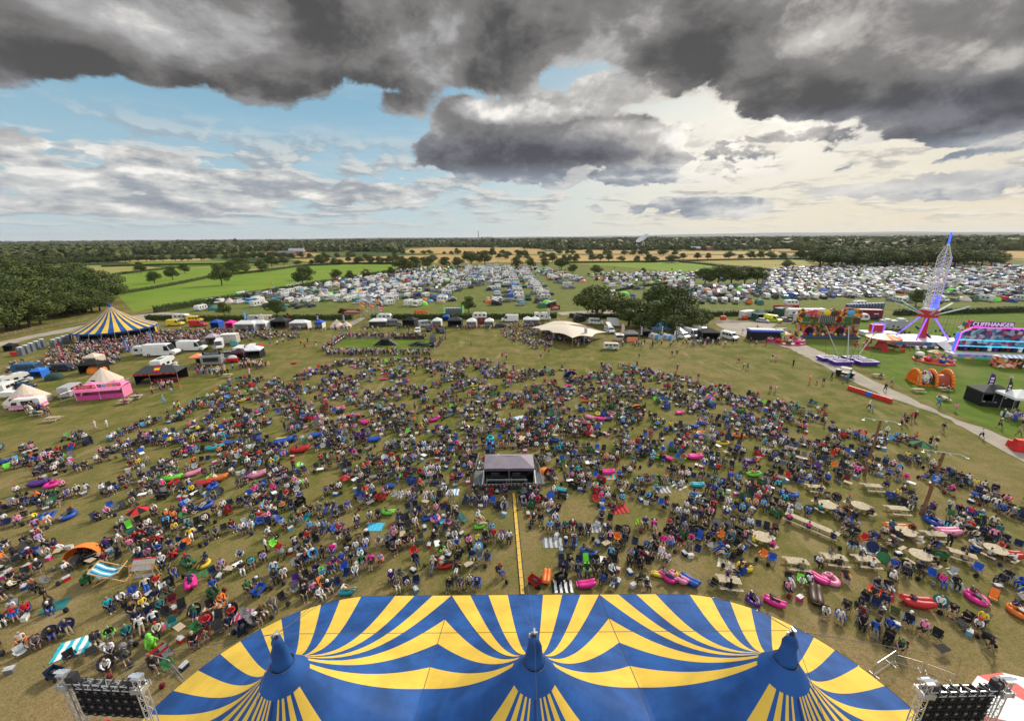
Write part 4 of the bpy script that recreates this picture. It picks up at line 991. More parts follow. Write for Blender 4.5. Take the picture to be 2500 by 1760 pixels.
def van_T(L=5.3, h=2.25, w_=1.98, nose=1.0, win=False, poptop=False):
 ins=tumble(1.1, .11);x1=L/2;x0=-L/2
 b=MB(['@a']);b.ext([(x0, .3), (x1-.05, .3), (x1, .75), (x1-.1, 1.05), (x1-nose*.95, 1.22), (x1-nose*1.55, h-.12), (x1-nose*1.9, h), (x0+.08, h), (x0, h-.15)], -w_/2, w_/2, inset=ins)
 g=MB([glass]);sidewin(g, [(x1-nose*1.08, 1.24), (x1-nose*1.55, h-.34), (x1-nose*2.2, h-.34), (x1-nose*2.2, 1.24)], w_, ins)
 if win:
  for a in(0, 1):sidewin(g, [(x1-nose*2.4 -a*1.15, 1.28), (x1-nose*2.4 -a*1.15, h-.42), (x1-nose*3.4 -a*1.15, h-.42), (x1-nose*3.4 -a*1.15, 1.28)], w_, ins)
 g.add([(x1-nose*.96, -w_/2 +.1, 1.26), (x1-nose*.96, w_/2 -.1, 1.26), (x1-nose*1.53, w_/2 -.2, h-.17), (x1-nose*1.53, -w_/2 +.2, h-.17)], [(0, 1, 2, 3)]);g.v[-4:]=[(x+.03, y, z+.02)for x, y, z in g.v[-4:]]
 k=MB([dsteel]);k.box((0, 0, .32), (L-.1, w_-.1, .18));k.box((x1, 0, .45), (.08, w_-.2, .2))
 ps=[('body', b), ('windows', g), ('bumper', k)]+wheelset((x0+1.1, x1-.95), w_, .34)+lights(x0, x1, w_, .8)
 if poptop:
  m_=MB([wt, '@b']);xa, xb=x0+.3, x1-nose*2.1
  m_.add([(xb, -.7, h+.02), (xb, .7, h+.02), (xa, .7, h+1.0), (xa, -.7, h+1.0), (xb, -.7, h+.12), (xb, .7, h+.12), (xa, .7, h+1.12), (xa, -.7, h+1.12)], [(3, 2, 1, 0), (4, 5, 6, 7), (0, 1, 5, 4), (1, 2, 6, 5), (2, 3, 7, 6), (3, 0, 4, 7)], wt)
  m_.add([(xb, -.66, h), (xb, .66, h), (xa, .66, h), (xa, -.66, h), (xa+.03, .66, h+1.0), (xa+.03, -.66, h+1.0)], [(0, 3, 5), (1, 4, 2), (3, 2, 4, 5)], '@b');ps.append(('pop_top', m_))
 return Tm(ps)
def caravan_T():
 w_=2.2;ins=tumble(1.6, .08)
 b=MB([paint('cream')if False else mat('caravan_white', (.66, .66, .63), .35, 0, .05, 1)]);b.ext([(-2.6, .45), (2.3, .45), (2.85, 1.0), (2.6, 1.9), (2.1, 2.5), (-2.2, 2.55), (-2.75, 2.1), (-2.9, 1.0)], -w_/2, w_/2, inset=ins)
 g=MB([glass]);
 for x in(-2.0, -.4, 1.2):sidewin(g, [(x, 1.35), (x, 1.95), (x+.85, 1.95), (x+.85, 1.35)], w_, ins)
 g.add([(2.86, -.8, 1.1), (2.86, .8, 1.1), (2.64, .8, 1.8), (2.64, -.8, 1.8)], [(0, 1, 2, 3)]);g.v[-4:]=[(x+.02, y, z)for x, y, z in g.v[-4:]]
 s=MB(['@a']);sidewin(s, [(-2.8, .75), (-2.85, 1.0), (2.75, 1.0), (2.65, .75)], w_, ins, .008)
 d=MB([steel]);d.cyl((2.3, -.5, .5), (3.7, 0, .5), .04, n=4);d.cyl((2.3, .5, .5), (3.7, 0, .5), .04, n=4);d.cyl((3.5, 0, .1), (3.5, 0, .6), .05, n=5)
 r=MB([mat('roof_vent', (.5, .52, .55), .4)]);r.box((.3, 0, 2.6), (.9, .7, .12));r.box((-1.5, .3, 2.6), (.4, .4, .12))
 return Tm([('body', b), ('windows', g), ('stripe', s), ('tow_bar', d), ('roof_hatch', r)]+wheelset((-.3,), w_, .32))
def moho_T():
 w_=2.25;b=MB([mat('caravan_white', (.66, .66, .63))]);ins=tumble(1.9, .06)
 b.ext([(-3.2, .42), (2.9, .42), (3.05, .8), (2.95, 1.1), (2.0, 1.3), (1.75, 1.95), (2.5, 2.15), (2.35, 2.85), (1.9, 2.98), (-3.1, 2.98), (-3.25, 2.8)], -w_/2, w_/2, inset=ins)
 g=MB([glass]);sidewin(g, [(1.95, 1.35), (1.75, 1.85), (1.1, 1.85), (1.1, 1.3)], w_, ins)
 for x in(-2.7, -.9):sidewin(g, [(x, 1.5), (x, 2.1), (x+1.0, 2.1), (x+1.0, 1.5)], w_, ins)
 g.add([(2.02, -.95, 1.34), (2.02, .95, 1.34), (1.8, .9, 1.9), (1.8, -.9, 1.9)], [(0, 1, 2, 3)]);g.v[-4:]=[(x+.05, y, z)for x, y, z in g.v[-4:]]
 s=MB(['@a']);sidewin(s, [(-3.15, .8), (-3.18, 1.05), (1.0, 1.2), (2.4, .8)], w_, ins, .008)
 r=MB([mat('solar_panel', (.03, .04, .07), .3)]);r.box((-1, 0, 3.02), (1.3, .9, .06));r2=MB([mat('roof_vent', (.5, .5, .5))]);r2.box((1, 0, 3.04), (.5, .5, .12))
 return Tm([('body', b), ('windows', g), ('stripe', s), ('solar_panel', r), ('roof_hatch', r2)]+wheelset((-2.0, 2.0), w_, .34)+lights(-3.24, 3.0, w_, .8))
CAR, VAN, VANW, VANP, LWB, CVN, MOHO=car_T(), van_T(), van_T(win=True), van_T(4.9, 1.98, 1.9, .85, True, True), van_T(6.4, 2.6, 2.02, 1.0), caravan_T(), moho_T()
# TENTS
def dome_T(a=1.6, b=1.3, h=1.3):
 m_=MB(['@a'], smooth=True);n, k=14, 6;vs=[];fs=[]
 for j in range(k+1):
  q=math.pi/2 *j/k
  for i in range(n):
   t=2 *math.pi*i/n;r_=math.cos(q)**.8 if j<k else .0
   vs.append((a*r_*math.cos(t), b*r_*math.sin(t), h*math.sin(q)**.9 if j else 0))
 for j in range(k):
  for i in range(n):fs.append((j*n+i, j*n+(i+1)%n, (j+1)*n+(i+1)%n, (j+1)*n+i))
 m_.add(vs, fs)
 d=MB(['@b']);d.add([(-.35, -b*.97, .05), (.35, -b*.97, .05), (.22, -b*.70, h*.72), (-.22, -b*.70, h*.72)], [(0, 1, 2, 3)]);d.v=[(x, y-.05, z)for x, y, z in d.v]
 return Tm([('flysheet', m_), ('door', d)])
def tunnel_T(L=5.0, w_=2.8, h=2.0):
 m_=MB(['@a', '@b'], smooth=False);n=10;rings=[(-L/2 -.5, .08), (-L/2, 1), (-L/6, .94), (0, 1), (L/6, .94), (L/2, 1), (L/2 +.45, .1)];vs=[]
 for x, s in rings:
  for i in range(n+1):
   t=math.pi*i/n;vs.append((x, -w_/2 *math.cos(t)*(s if s>.5 else .8), h*s*math.sin(t)**.7))
 fs=[];mm=[]
 for j in range(len(rings)-1):
  m_.add([], [], '@a')
  fs+=[(j*(n+1)+i, j*(n+1)+i+1, (j+1)*(n+1)+i+1, (j+1)*(n+1)+i)for i in range(n)];mm+=[0 if j in(1, 2, 3)else(1 if j in(4,)else 0)]*n
 k=len(m_.v);m_.v+=vs;m_.f+=[tuple(a+k for a in f)for f in fs];m_.m+=mm
 wn=MB([mat('tent_window', (.12, .13, .15), .3)]);wn.add([(-1.2, -w_/2 *.93, .8), (-.2, -w_/2 *.93, .8), (-.2, -w_/2 *.80, 1.35), (-1.2, -w_/2 *.80, 1.35)], [(0, 1, 2, 3)]);wn.v=[(x, y-.06, z)for x, y, z in wn.v]
 return Tm([('flysheet', m_), ('window', wn)])
def bell_T(r_=2.5, h=3.0):
 m_=MB(['@a']);m_.lathe([(r_, 0), (r_, .65), (.04, h)], 14, cap=False)
 d=MB([mat('tent_doorway', (.05, .035, .025), .9)]);d.add([(-.6, -r_-.03, 0), (.6, -r_-.03, 0), (.35, -r_*.75, 1.35), (-.35, -r_*.75, 1.35)], [(0, 1, 2, 3)])
 return Tm([('canvas', m_), ('doorway', d)])
def gazebo_T(w_=3.0, d_=3.0, e=2.2, a=3.1, walls=(1, 1, 1, 0)):
 """walls: back(+y), left, right, front(-y)"""
 m_=MB(['@a']);x, y=w_/2, d_/2;rx_=max(0, x-y)
 vs=[(-x, -y, e), (x, -y, e), (x, y, e), (-x, y, e), (-rx_, 0, a), (rx_+.01, 0, a)]
 m_.add(vs, [(0, 1, 5, 4), (1, 2, 5), (2, 3, 4, 5), (3, 0, 4)])
 v_=MB(['@c']);
 for p0, p1 in(((-x, -y), (x, -y)), ((x, -y), (x, y)), ((x, y), (-x, y)), ((-x, y), (-x, -y))):
  v_.add([(*[c*1.004 for c in p0], e), (*[c*1.004 for c in p1], e), (*[c*1.004 for c in p1], e-.28), (*[c*1.004 for c in p0], e-.28)], [(3, 2, 1, 0)])
 ps=[('roof', m_), ('valance', v_)]
 segs=[((-x, y), (x, y)), ((-x, -y), (-x, y)), ((x, -y), (x, y)), ((-x, -y), (x, -y))]
 for on, (p0, p1)in zip(walls, segs):
  if on:
   q=MB(['@b']);c=((p0[0]+p1[0])/2 *.99, (p0[1]+p1[1])/2 *.99, (e-.05)/2);q.box(c, (max(.03, abs(p1[0]-p0[0])*.985), max(.03, abs(p1[1]-p0[1])*.985), e-.06));ps.append(('side_wall', q))
 for sx in(-1, 1):
  for sy in(-1, 1):q=MB([steel]);q.cyl((sx*x*.97, sy*y*.97, 0), (sx*x*.97, sy*y*.97, e), .03, n=5);ps.append(('leg', q))
 return Tm(ps)
DOME, BIGD, TUN, BELL=dome_T(), dome_T(2.3, 2.0, 1.7), tunnel_T(), bell_T()
GZ33, GZ63, GZ43, GZ_OPEN=gazebo_T(), gazebo_T(6, 3, 2.2, 3.0), gazebo_T(4.5, 3.4, 2.3, 3.2), gazebo_T(3, 3, 2.3, 3.1, (1, 0, 0, 0))
def flagpole_T():
 p=MB([mat('flagpole', (.4, .4, .38), .5)]);p.cyl((0, 0, 0), (0, 0, 6.4), .04, .02, 5)
 f=MB(['@a', '@b']);
 for k, mt_ in((0, '@a'), (1, '@b'), (2, '@a')):
  vs=[]
  for i in range(5):
   x=.03 +i*.36;yy=.14 *math.sin(i*1.3);vs+=[(x, yy, 6.35 -k*.35 -i*.10), (x, yy, 6.0 -k*.35 -i*.10)]
  f.add(vs, [(2 *i, 2 *i+1, 2 *i+3, 2 *i+2)for i in range(4)], mt_)
 return Tm([('pole', p), ('flag', f)])
FLAG=flagpole_T()
def feather_T():
 p=MB([steel]);p.cyl((0, 0, 0), (.12, 0, 4.3), .03, n=5)
 f=MB(['@a']);f.ext([(.1, 1.2), (.85, 1.4), (.95, 3.4), (.7, 4.15), (.12, 4.35)], -.01, .01)
 l=MB(['@b']);
 for k in range(5):
  for s in(-.014, .014):l.box((.5, s, 1.75 +k*.45), (.42, .004, .26))
 return Tm([('pole', p), ('banner', f), ('lettering', l)])
FEA=feather_T()
def loo_T():
 b=MB(['@a']);b.box((0, 0, 1.08), (1.08, 1.08, 2.16));r_=MB([mat('loo_roof', (.62, .64, .66), .5)], smooth=True);r_.ell((0, 0, 2.14), (.58, .58, .22), 12, 5)
 d=MB([mat('loo_door', (.12, .14, .17), .5)]);d.box((0, -.55, 1.05), (.86, .03, 1.9));e=MB([wt]);e.box((0, -.57, 1.75), (.4, .02, .14))
 v=MB([dsteel]);v.box((.3, -.57, 1.05), (.06, .02, .16));
 return Tm([('cabin', b), ('roof', r_), ('door', d), ('vent', e, 2), ('handle', v, 2)])
LOO=loo_T()
def at(T_, px, py, name, label, cat, rz=0, group=None, cols=None, sc=1.0, flat=False):
 p=P(px, py);return T_.put(name, label, cat, (p.x, p.y, .05), R(rz), group, cols, flat, sc)
W_, K_, N_=paint('white'), paint('black'), paint('navy')
def wordm(name, word, size, mt, loc, rot, parent, depth=.01, sx=1.0):
 cu=bpy.data.curves.new(name, 'FONT');cu.body=word;cu.size=size;cu.extrude=depth;cu.align_x='CENTER';cu.align_y='CENTER'
 tmp=bpy.data.objects.new('tmp', cu);COL.objects.link(tmp);dg=bpy.context.evaluated_depsgraph_get();dg.update()
 me=bpy.data.meshes.new_from_object(tmp.evaluated_get(dg));bpy.data.objects.remove(tmp)
 me.materials.clear();me.materials.append(mt)
 o=bpy.data.objects.new(name, me);COL.objects.link(o);o.parent=parent;o.location=loc;o.rotation_euler=rot;o.scale=(sx, 1, 1)
 return o
UP=(math.pi/2, 0, 0)
# striped circus tent on the left
p=P(265, 738, 11.2);cx, cyy=p.x, p.y
lt=empty('circus_tent', 'round blue and yellow striped circus tent with one pointed peak beside the wood', 'circus tent', (cx, cyy, 0))
rm=MB([TY, TB], smooth=False);n=44;RR, HE, HA=10.6, 3.1, 9.9
for i in range(n):
 a0, a1=2 *math.pi*i/n, 2 *math.pi*(i+1)/n;vs=[]
 for j in range(9):
  q=j/8;r_=RR*(1 -q)+.25 *q;z=HE+(HA-HE)*(q*.62 +.38 *q**2.6);vs+=[(r_*math.cos(a0), r_*math.sin(a0), z), (r_*math.cos(a1), r_*math.sin(a1), z)]
 rm.add(vs, [(2 *j, 2 *j+1, 2 *j+3, 2 *j+2)for j in range(8)], i%2)
rm.obj('roof', lt)
m_=MB([TB], smooth=True);m_.lathe([(1.1, HA-1.3), (.55, HA-.4), (.3, HA+.4), (.12, HA+1.3)], 12);m_.obj('peak_cap', lt)
m_=MB([TB]);m_.lathe([(RR+.02, HE-.45), (RR+.03, HE+.02)], n, cap=False);m_.obj('valance', lt)
wm=MB([TY, TB])
for i in range(n):
 a0, a1=2 *math.pi*i/n, 2 *math.pi*(i+1)/n;am=math.degrees((a0+a1)/2)
 if 20 <am<258:
  wm.add([(RR*.985 *math.cos(a0), RR*.985 *math.sin(a0), 0), (RR*.985 *math.cos(a1), RR*.985 *math.sin(a1), 0), (RR*.985 *math.cos(a1), RR*.985 *math.sin(a1), HE-.2), (RR*.985 *math.cos(a0), RR*.985 *math.sin(a0), HE-.2)], [(0, 1, 2, 3)], i%2)
wm.obj('side_wall', lt)
for i in range(0, n, 2):
 a0=2 *math.pi*i/n;m_=MB([steel]);m_.cyl((RR*math.cos(a0), RR*math.sin(a0), HE), (RR*1.09 *math.cos(a0), RR*1.09 *math.sin(a0), 0), .04, n=5);m_.obj('side_pole', lt)
m_=MB([dsteel]);m_.cyl((0, 0, 0), (0, 0, HA+1.2), .12, n=8);m_.obj('king_pole', lt)
# left trade area
BLK, DKG, PNK, WHT, CRM=cm('black'), mat('gazebo_charcoal', (.05, .05, .06), .75), mat('sweet_pink', (.82, .22, .42), .6), mat('gazebo_white', (.72, .74, .76), .7, 0, .06), mat('calico', (.60, .50, .40), .8, 0, .08)
for i in range(5):at(LOO, 54 +i*13, 868 -i*5.2, 'portable_toilet', ORD[i]+' grey portable toilet from the left in the front-left row', 'toilet', 16, 'toilets in the front-left row', {'@a':mat('loo_grey', (.14, .16, .19), .5)}, 1.05)
for i in range(5):at(LOO, 134 +i*12, 848 -i*4.2, 'portable_toilet', ORD[i]+' grey portable toilet from the left in the row nearest the striped tent', 'toilet', 16, 'toilets beside the striped tent', {'@a':mat('loo_grey')}, 1.05)
at(GZ33, 30, 856, 'black_gazebo', 'small black gazebo left of the portable toilets', 'gazebo', 15, None, {'@a':BLK, '@b':BLK, '@c':BLK}, .75)
skip=MB([mat('red_plastic', (.6, .02, .02), .45)]);skip.ext([(-1.3, 0), (1.3, 0), (1.5, 1.2), (-1.5, 1.2)], -.6, .6)
SK=Tm([('container', skip)])
at(SK, 43, 868, 'red_water_barrier', 'red plastic tank in front of the left toilets', 'water barrier', 5, flat=True, sc=.85)
at(VANW, 24, 957, 'parked_van', 'white motorhome cab with black roof tyres beside the calico tent', 'van', 110, None, {'@a':W_})
at(CAR, 50, 952, 'parked_car', 'dark blue estate car parked between calico tent and blue camper', 'car', 14, None, {'@a':N_}, 1.1)
at(MOHO, 42, 938, 'motorhome', 'white motorhome behind the dark estate car', 'motorhome', 80, None, {'@a':N_}, .8)
at(VANW, 82, 912, 'camper_van', 'long blue and white camper van beside the blue tents', 'van', 12, None, {'@a':mat('petrol_blue', (.02, .10, .22), .3)}, 1.15)
at(GZ33, 100, 920, 'blue_utility_tent', 'bright blue pointed utility tent by the long camper', 'tent', 10, None, {'@a':mat('tent_royal', (.02, .16, .62), .7), '@b':mat('tent_royal'), '@c':mat('tent_royal')}, .75)
at(DOME, 134, 926, 'green_tent', 'low dark green tent on the grass right of the blue tents', 'tent', 8, None, {'@a':mat('tent_dkgreen', (.02, .05, .04), .8), '@b':DKG}, 1.1)
at(VANW, 160, 905, 'parked_van', 'dark van with a white pop-up roof right of the red feather flag', 'van', 12, None, {'@a':paint('charcoal')}, .8)
at(BELL, 72, 984, 'calico_tent', 'calico bell tent standing behind the pink ice cream van', 'bell tent', 0, None, {'@a':CRM}, 1.3)
ub=P(20, 972);bx=empty('box_trailer', 'small white box trailer at the left photo edge', 'trailer', (ub.x+.5, ub.y, 0), R(8));m_=MB([wt]);m_.box((0, 0, 1.0), (2.6, 1.4, .9));m_.obj('body', bx)
for s in(-.7, .7):m_=MB([rubber, steel]);m_.cyl((.5, s, .32), (.5, s*1.2, .32), .32, n=10);m_.obj('wheel', bx)
at(VANW, 182, 962, 'parked_van', 'silver van parked behind the pink sweet stall', 'van', 105, None, {'@a':paint('silver')})
at(BELL, 258, 938, 'calico_tent', 'calico bell tent rising behind the pink sweet stall', 'bell tent', 0, None, {'@a':CRM}, 1.25)
at(GZ43, 232, 908, 'black_gazebo', 'black gazebo with small white lettering behind the orange tent', 'gazebo', 8, None, {'@a':BLK, '@b':BLK, '@c':BLK}, .95)
at(GZ33, 234, 890, 'cream_gazebo', 'cream gazebo roof showing behind the black lettered one', 'gazebo', 8, None, {'@a':CRM, '@b':CRM, '@c':CRM})
at(DOME, 238, 908, 'orange_tent', 'bright orange ridge tent on the grass before the black gazebo', 'tent', 8, None, {'@a':mat('tent_orange', (.85, .22, .02), .7), '@b':mat('tent_orange')}, 1.25)
p=P(242, 975);s=empty('sweet_stall', 'pink canvas sweet stall with red sign and five coloured cards', 'stall', (p.x, p.y+1.4, 0), R(15))
for x in(-1.95, 1.95):
 m_=MB([PNK]);m_.add([(x-1.9, -1.4, 2.3), (x+1.9, -1.4, 2.3), (x+1.9, 1.4, 2.5), (x-1.9, 1.4, 2.5), (x, .3, 3.3)], [(0, 1, 4), (1, 2, 4), (2, 3, 4), (3, 0, 4)]);m_.obj('roof', s)
m_=MB([mat('sweet_counter', (.70, .08, .33), .7)]);m_.box((0, -1.38, .5), (7.8, .06, 1.0));m_.obj('counter_front', s)
m_=MB([PNK]);m_.box((0, 1.4, 1.1), (7.7, .05, 2.2));m_.box((-3.85, 0, 1.1), (.05, 2.7, 2.2));m_.box((3.85, 0, 1.1), (.05, 2.7, 2.2));m_.obj('side_wall', s)
m_=MB([PNK]);m_.add([(-3.9, -1.42, 2.35), (3.9, -1.42, 2.35), (3.9, -2.1, 1.9), (-3.9, -2.1, 1.9)], [(0, 1, 2, 3)]);m_.obj('awning', s)
m_=MB([mat('sign_red', (.72, .02, .03), .5)]);m_.box((-2.0, -1.5, 2.75), (3.5, .05, .7));sg=m_.obj('sign', s);wordm('sign_lettering', 'CANDY', .5, wt, (-2.0, -1.54, 2.75), UP, sg)
for x in(-3.45, -.55):m_=MB([mat('sign_rose', (.9, .45, .5), .5)]);m_.cyl((x, -1.52, 2.75), (x, -1.545, 2.75), .24, n=14);m_.obj('sign_disc', sg)
for i, c in enumerate(('navy', 'sky', 'orange', 'khaki', 'red')):m_=MB([cm(c)]);m_.box((.35 +i*.8, -1.5, 2.85), (.7, .05, .6));so_=m_.obj('flavour_card', s);m_=MB([wt]);m_.box((.35 +i*.8, -1.53, 2.9), (.4, .01, .12));m_.obj('card_lettering', so_)
for x in(-3.85, 0, 3.85):m_=MB([wt]);m_.cyl((x, -1.42, 0), (x, -1.42, 2.3), .05, n=6);m_.obj('leg', s)
p=P(60, 1003);s=empty('ice_cream_van', 'pink and white vintage ice cream van with ICE CREAM roof lettering', 'ice cream van', (p.x, p.y+.9, 0), R(196))
pinkp=mat('van_pink', (.80, .28, .46), .3);ins=tumble(1.0, .12)
m_=MB([pinkp]);m_.ext([(-2.3, .35), (2.1, .35), (2.35, .8), (2.3, 1.15), (-2.35, 1.15)], -.95, .95, inset=ins);m_.obj('body', s)
m_=MB([wt]);m_.ext([(-2.3, 1.15), (2.28, 1.16), (1.95, 1.95), (1.6, 2.25), (-2.1, 2.25), (-2.3, 2.0)], -.93, .93, inset=ins);m_.obj('roof', s)
g=MB([glass]);sidewin(g, [(1.9, 1.2), (1.75, 1.75), (1.0, 1.75), (1.0, 1.2)], 1.86, ins);g.add([(2.31, -.75, 1.22), (2.31, .75, 1.22), (2.04, .7, 1.8), (2.04, -.7, 1.8)], [(0, 1, 2, 3)]);g.obj('windows', s)
m_=MB([dsteel]);m_.box((-.5, .93, 1.6), (1.7, .04, .75));m_.obj('serving_hatch', s)
m_=MB([wt]);m_.add([(-1.4, .93, 2.0), (.4, .93, 2.0), (.4, 1.6, 2.15), (-1.4, 1.6, 2.15)], [(0, 1, 2, 3)]);m_.obj('hatch_flap', s)
wordm('sign_lettering', 'ICE CREAM', .62, pinkp, (0, .55, 2.72), (math.pi/2, 0, math.pi), s, .02)
m_=MB([wt]);m_.box((0, 0, .55), (4.75, 1.96, .1));m_.obj('bumper', s)
for n_, q in wheelset((-1.35, 1.35), 1.9, .33):q.obj(n_, s)
pp=P(80, 1011);c=MB([wt, cm('orange')], smooth=True);c.ell((0, 0, .35), (.4, .35, .35), 10, 6);c.ell((.05, 0, .95), (.3, .28, .38), 10, 6);c.ell((.05, -.05, 1.45), (.2, .2, .2), 10, 6);c.box((.05, -.2, .95), (.2, .1, .5), cm('orange'))
tag(c.obj('ice_cream_statue', None, (pp.x, pp.y, .03)), 'white and orange statue on the grass at the nose of the ice cream van', 'statue')
p=P(378, 938);s=empty('food_tent', 'black food tent with a red and yellow flag on its roof', 'food tent', (p.x, p.y+2.2, 0), R(12))
m_=MB([DKG]);m_.add([(-4.2, -2, 2.4), (4.2, -2, 2.4), (4.2, 2, 2.4), (-4.2, 2, 2.4), (-2.6, 0, 3.7), (2.4, 0, 3.7)], [(0, 1, 5, 4), (1, 2, 5), (2, 3, 4, 5), (3, 0, 4)]);m_.obj('roof', s)
m_=MB([BLK]);m_.box((0, 2, 1.2), (8.3, .05, 2.3));m_.box((-4.15, 0, 1.2), (.05, 3.9, 2.3));m_.obj('side_wall', s)
m_=MB([mat('flame_banner', (.30, .05, .02), .6, 0, .9, 3)]);m_.box((0, -2.04, 2.25), (8.4, .04, .4));m_.obj('valance', s)
fm_=MB([cm('red'), cm('yellow')]);
for k, mt_ in((0, 0), (1, 1), (2, 0)):
 z0, z1=.25 +k*.28, .53 +k*.28;fm_.add([(-.5, -2 +z0*1.4, 2.44 +z0*.9), (.6, -2 +z0*1.4, 2.44 +z0*.9), (.6, -2 +z1*1.4, 2.44 +z1*.9), (-.5, -2 +z1*1.4, 2.44 +z1*.9)], [(0, 1, 2, 3)], mt_)
fm_.v=[(x, y, z+.06)for x, y, z in fm_.v];fm_.obj('roof_flag', s)
for x in(-4.1, -1.2, 4.1):m_=MB([steel]);m_.cyl((x, -2, 0), (x, -2, 2.4), .045, n=6);m_.obj('leg', s)
m_=MB([cm('maroon')]);m_.box((1.6, -1.6, .5), (4.6, .6, 1.0));m_.obj('counter', s)
m_=MB([dsteel]);m_.box((-2.4, -1.0, .5), (1.8, .7, .9));m_.cyl((-2.4, -1, .95), (-2.4, -1, 1.02), .45, n=16, mt=mat('paella', (.7, .4, .04)));m_.obj('paella_stove', s)
at(MOHO, 405, 902, 'motorhome', 'white motorhome parked behind the black food tent', 'motorhome', 100, None, {'@a':N_})
at(VAN, 415, 912, 'parked_van', 'white van beside the motorhome behind the black food tent', 'van', 165, None, {'@a':W_}, .9)
at(LWB, 398, 868, 'parked_van', 'longest white panel van, side-on, left of centre of the stalls', 'van', 8, None, {'@a':W_}, 1.25)
at(CVN, 358, 866, 'white_caravan', 'small white caravan hidden behind the longest white van', 'caravan', 15, None, {'@a':W_})
at(LWB, 472, 856, 'parked_van', 'white panel van beside the black box trailer', 'van', 6, None, {'@a':W_}, 1.1)
q=P(440, 856);bx=empty('black_trailer', 'long black open-sided trailer left of the white panel van', 'trailer', (q.x, q.y+1.5, 0), R(10));m_=MB([BLK]);m_.box((0, 0, 1.5), (6, 2.2, 2.4));m_.obj('body', bx);m_=MB([wt]);m_.box((0, 0, 2.74), (3.5, .3, .06));m_.obj('roof_rail', bx)
at(LWB, 537, 850, 'parked_van', 'white van facing the camera in front of a lilac awning', 'van', -62, None, {'@a':W_}, .95)
at(GZ33, 522, 838, 'lilac_awning', 'pale lilac gazebo behind the white van facing the camera', 'gazebo', 10, None, {'@a':mat('lilac_canvas', (.42, .36, .40), .8), '@b':mat('lilac_canvas'), '@c':mat('lilac_canvas')})
q=P(560, 840);bx=empty('cream_trailer', 'cream catering trailer beside the teal tent', 'trailer', (q.x, q.y+1, 0), R(8));m_=MB([mat('trailer_cream', (.52, .48, .40), .5)]);m_.box((0, 0, 1.6), (4.2, 2.2, 2.6));m_.obj('body', bx);m_=MB([wt]);m_.box((0, -.3, 2.98), (4.4, 2.6, .07));m_.obj('roof', bx)
at(TUN, 572, 842, 'teal_tent', 'teal and navy tunnel tent between the trailer and the open grass', 'tent', -50, None, {'@a':mat('tent_teal', (.10, .30, .32), .8), '@b':mat('tent_petrol', (.02, .07, .12), .8)}, .7)
at(LWB, 588, 862, 'parked_van', 'round-backed white van, left of the pair behind the white-roofed tent', 'van', 100, None, {'@a':W_}, .8)
at(LWB, 617, 858, 'parked_van', 'round-backed white van, right of the pair behind the white-roofed tent', 'van', 100, None, {'@a':W_}, .8)
at(GZ43, 620, 872, 'white_roofed_tent', 'black-walled food tent with a white pointed roof', 'food tent', 12, None, {'@a':WHT, '@b':BLK, '@c':WHT}, 1.0)
at(GZ33, 588, 878, 'food_tent', 'black and maroon gazebo with a long queue, left of the white-roofed tent', 'food tent', 10, None, {'@a':mat('tent_plum', (.05, .02, .03), .8), '@b':BLK, '@c':mat('valance_maroon', (.12, .01, .02), .7)})
at(CAR, 552, 872, 'parked_car', 'grey estate car behind the Thai food stall', 'car', 200, None, {'@a':paint('grey')}, 1.05)
q=P(566, 886);bx=empty('catering_trailer', 'small red and white catering trailer by the queue', 'trailer', (q.x, q.y+.6, 0), R(8));m_=MB([mat('red_plastic')]);m_.box((0, 0, .75), (2.6, 1.3, .8));m_.obj('body', bx);m_=MB([wt], smooth=True);m_.ell((0, 0, 1.15), (1.2, .6, .75), 12, 6);m_.obj('roof', bx)
for s_ in(-.65, .65):m_=MB([rubber]);m_.cyl((0, s_*.9, .3), (0, s_*1.1, .3), .3, n=10);m_.obj('wheel', bx)
p=P(515, 893);s=empty('thai_food_stall', 'grey metal food truck with THAI FOOD roof sign and orange gazebo', 'food truck', (p.x, p.y+1.0, 0), R(10))
m_=MB([steel]);m_.box((0, 0, 1.4), (4.6, 1.9, 2.2));m_.obj('body', s)
m_=MB([dsteel]);m_.box((0, -.98, 1.5), (3.4, .06, 1.0));m_.obj('serving_hatch', s)
m_=MB([white_al]);m_.add([(-2, -.96, 2.2), (2, -.96, 2.2), (2, -2.1, 2.5), (-2, -2.1, 2.5)], [(0, 1, 2, 3)]);m_.obj('awning', s)
m_=MB([BLK]);m_.box((.1, -.2, 3.0), (4.2, .08, .8));sg=m_.obj('sign', s);wordm('sign_lettering', 'THAI FOOD', .62, wt, (.1, -.26, 3.0), UP, sg)
m_=MB([white_al]);m_.cyl((1.4, 0, 2.5), (1.4, 0, 4.9), .04, n=5);m_.obj('flag_mast', s)
m_=MB([cm('navy'), wt, cm('red')]);
for k, c in enumerate((2, 1, 0, 1, 2)):m_.box((.9, 0, 4.8 -k*.12), (1.0, .02, .12), c)
m_.obj('thai_flag', s)
at(GZ_OPEN, 487, 890, 'orange_gazebo', 'orange-roofed gazebo at the left end of the Thai food stall', 'gazebo', 10, None, {'@a':mat('canvas_orange', (.85, .28, .12), .7), '@b':BLK, '@c':mat('canvas_orange')}, .95)
q=P(633, 850);at(SK, 633, 850, 'red_bin', 'red plastic stack on the grass right of the white vans', 'bin', 10, flat=True, sc=.75)
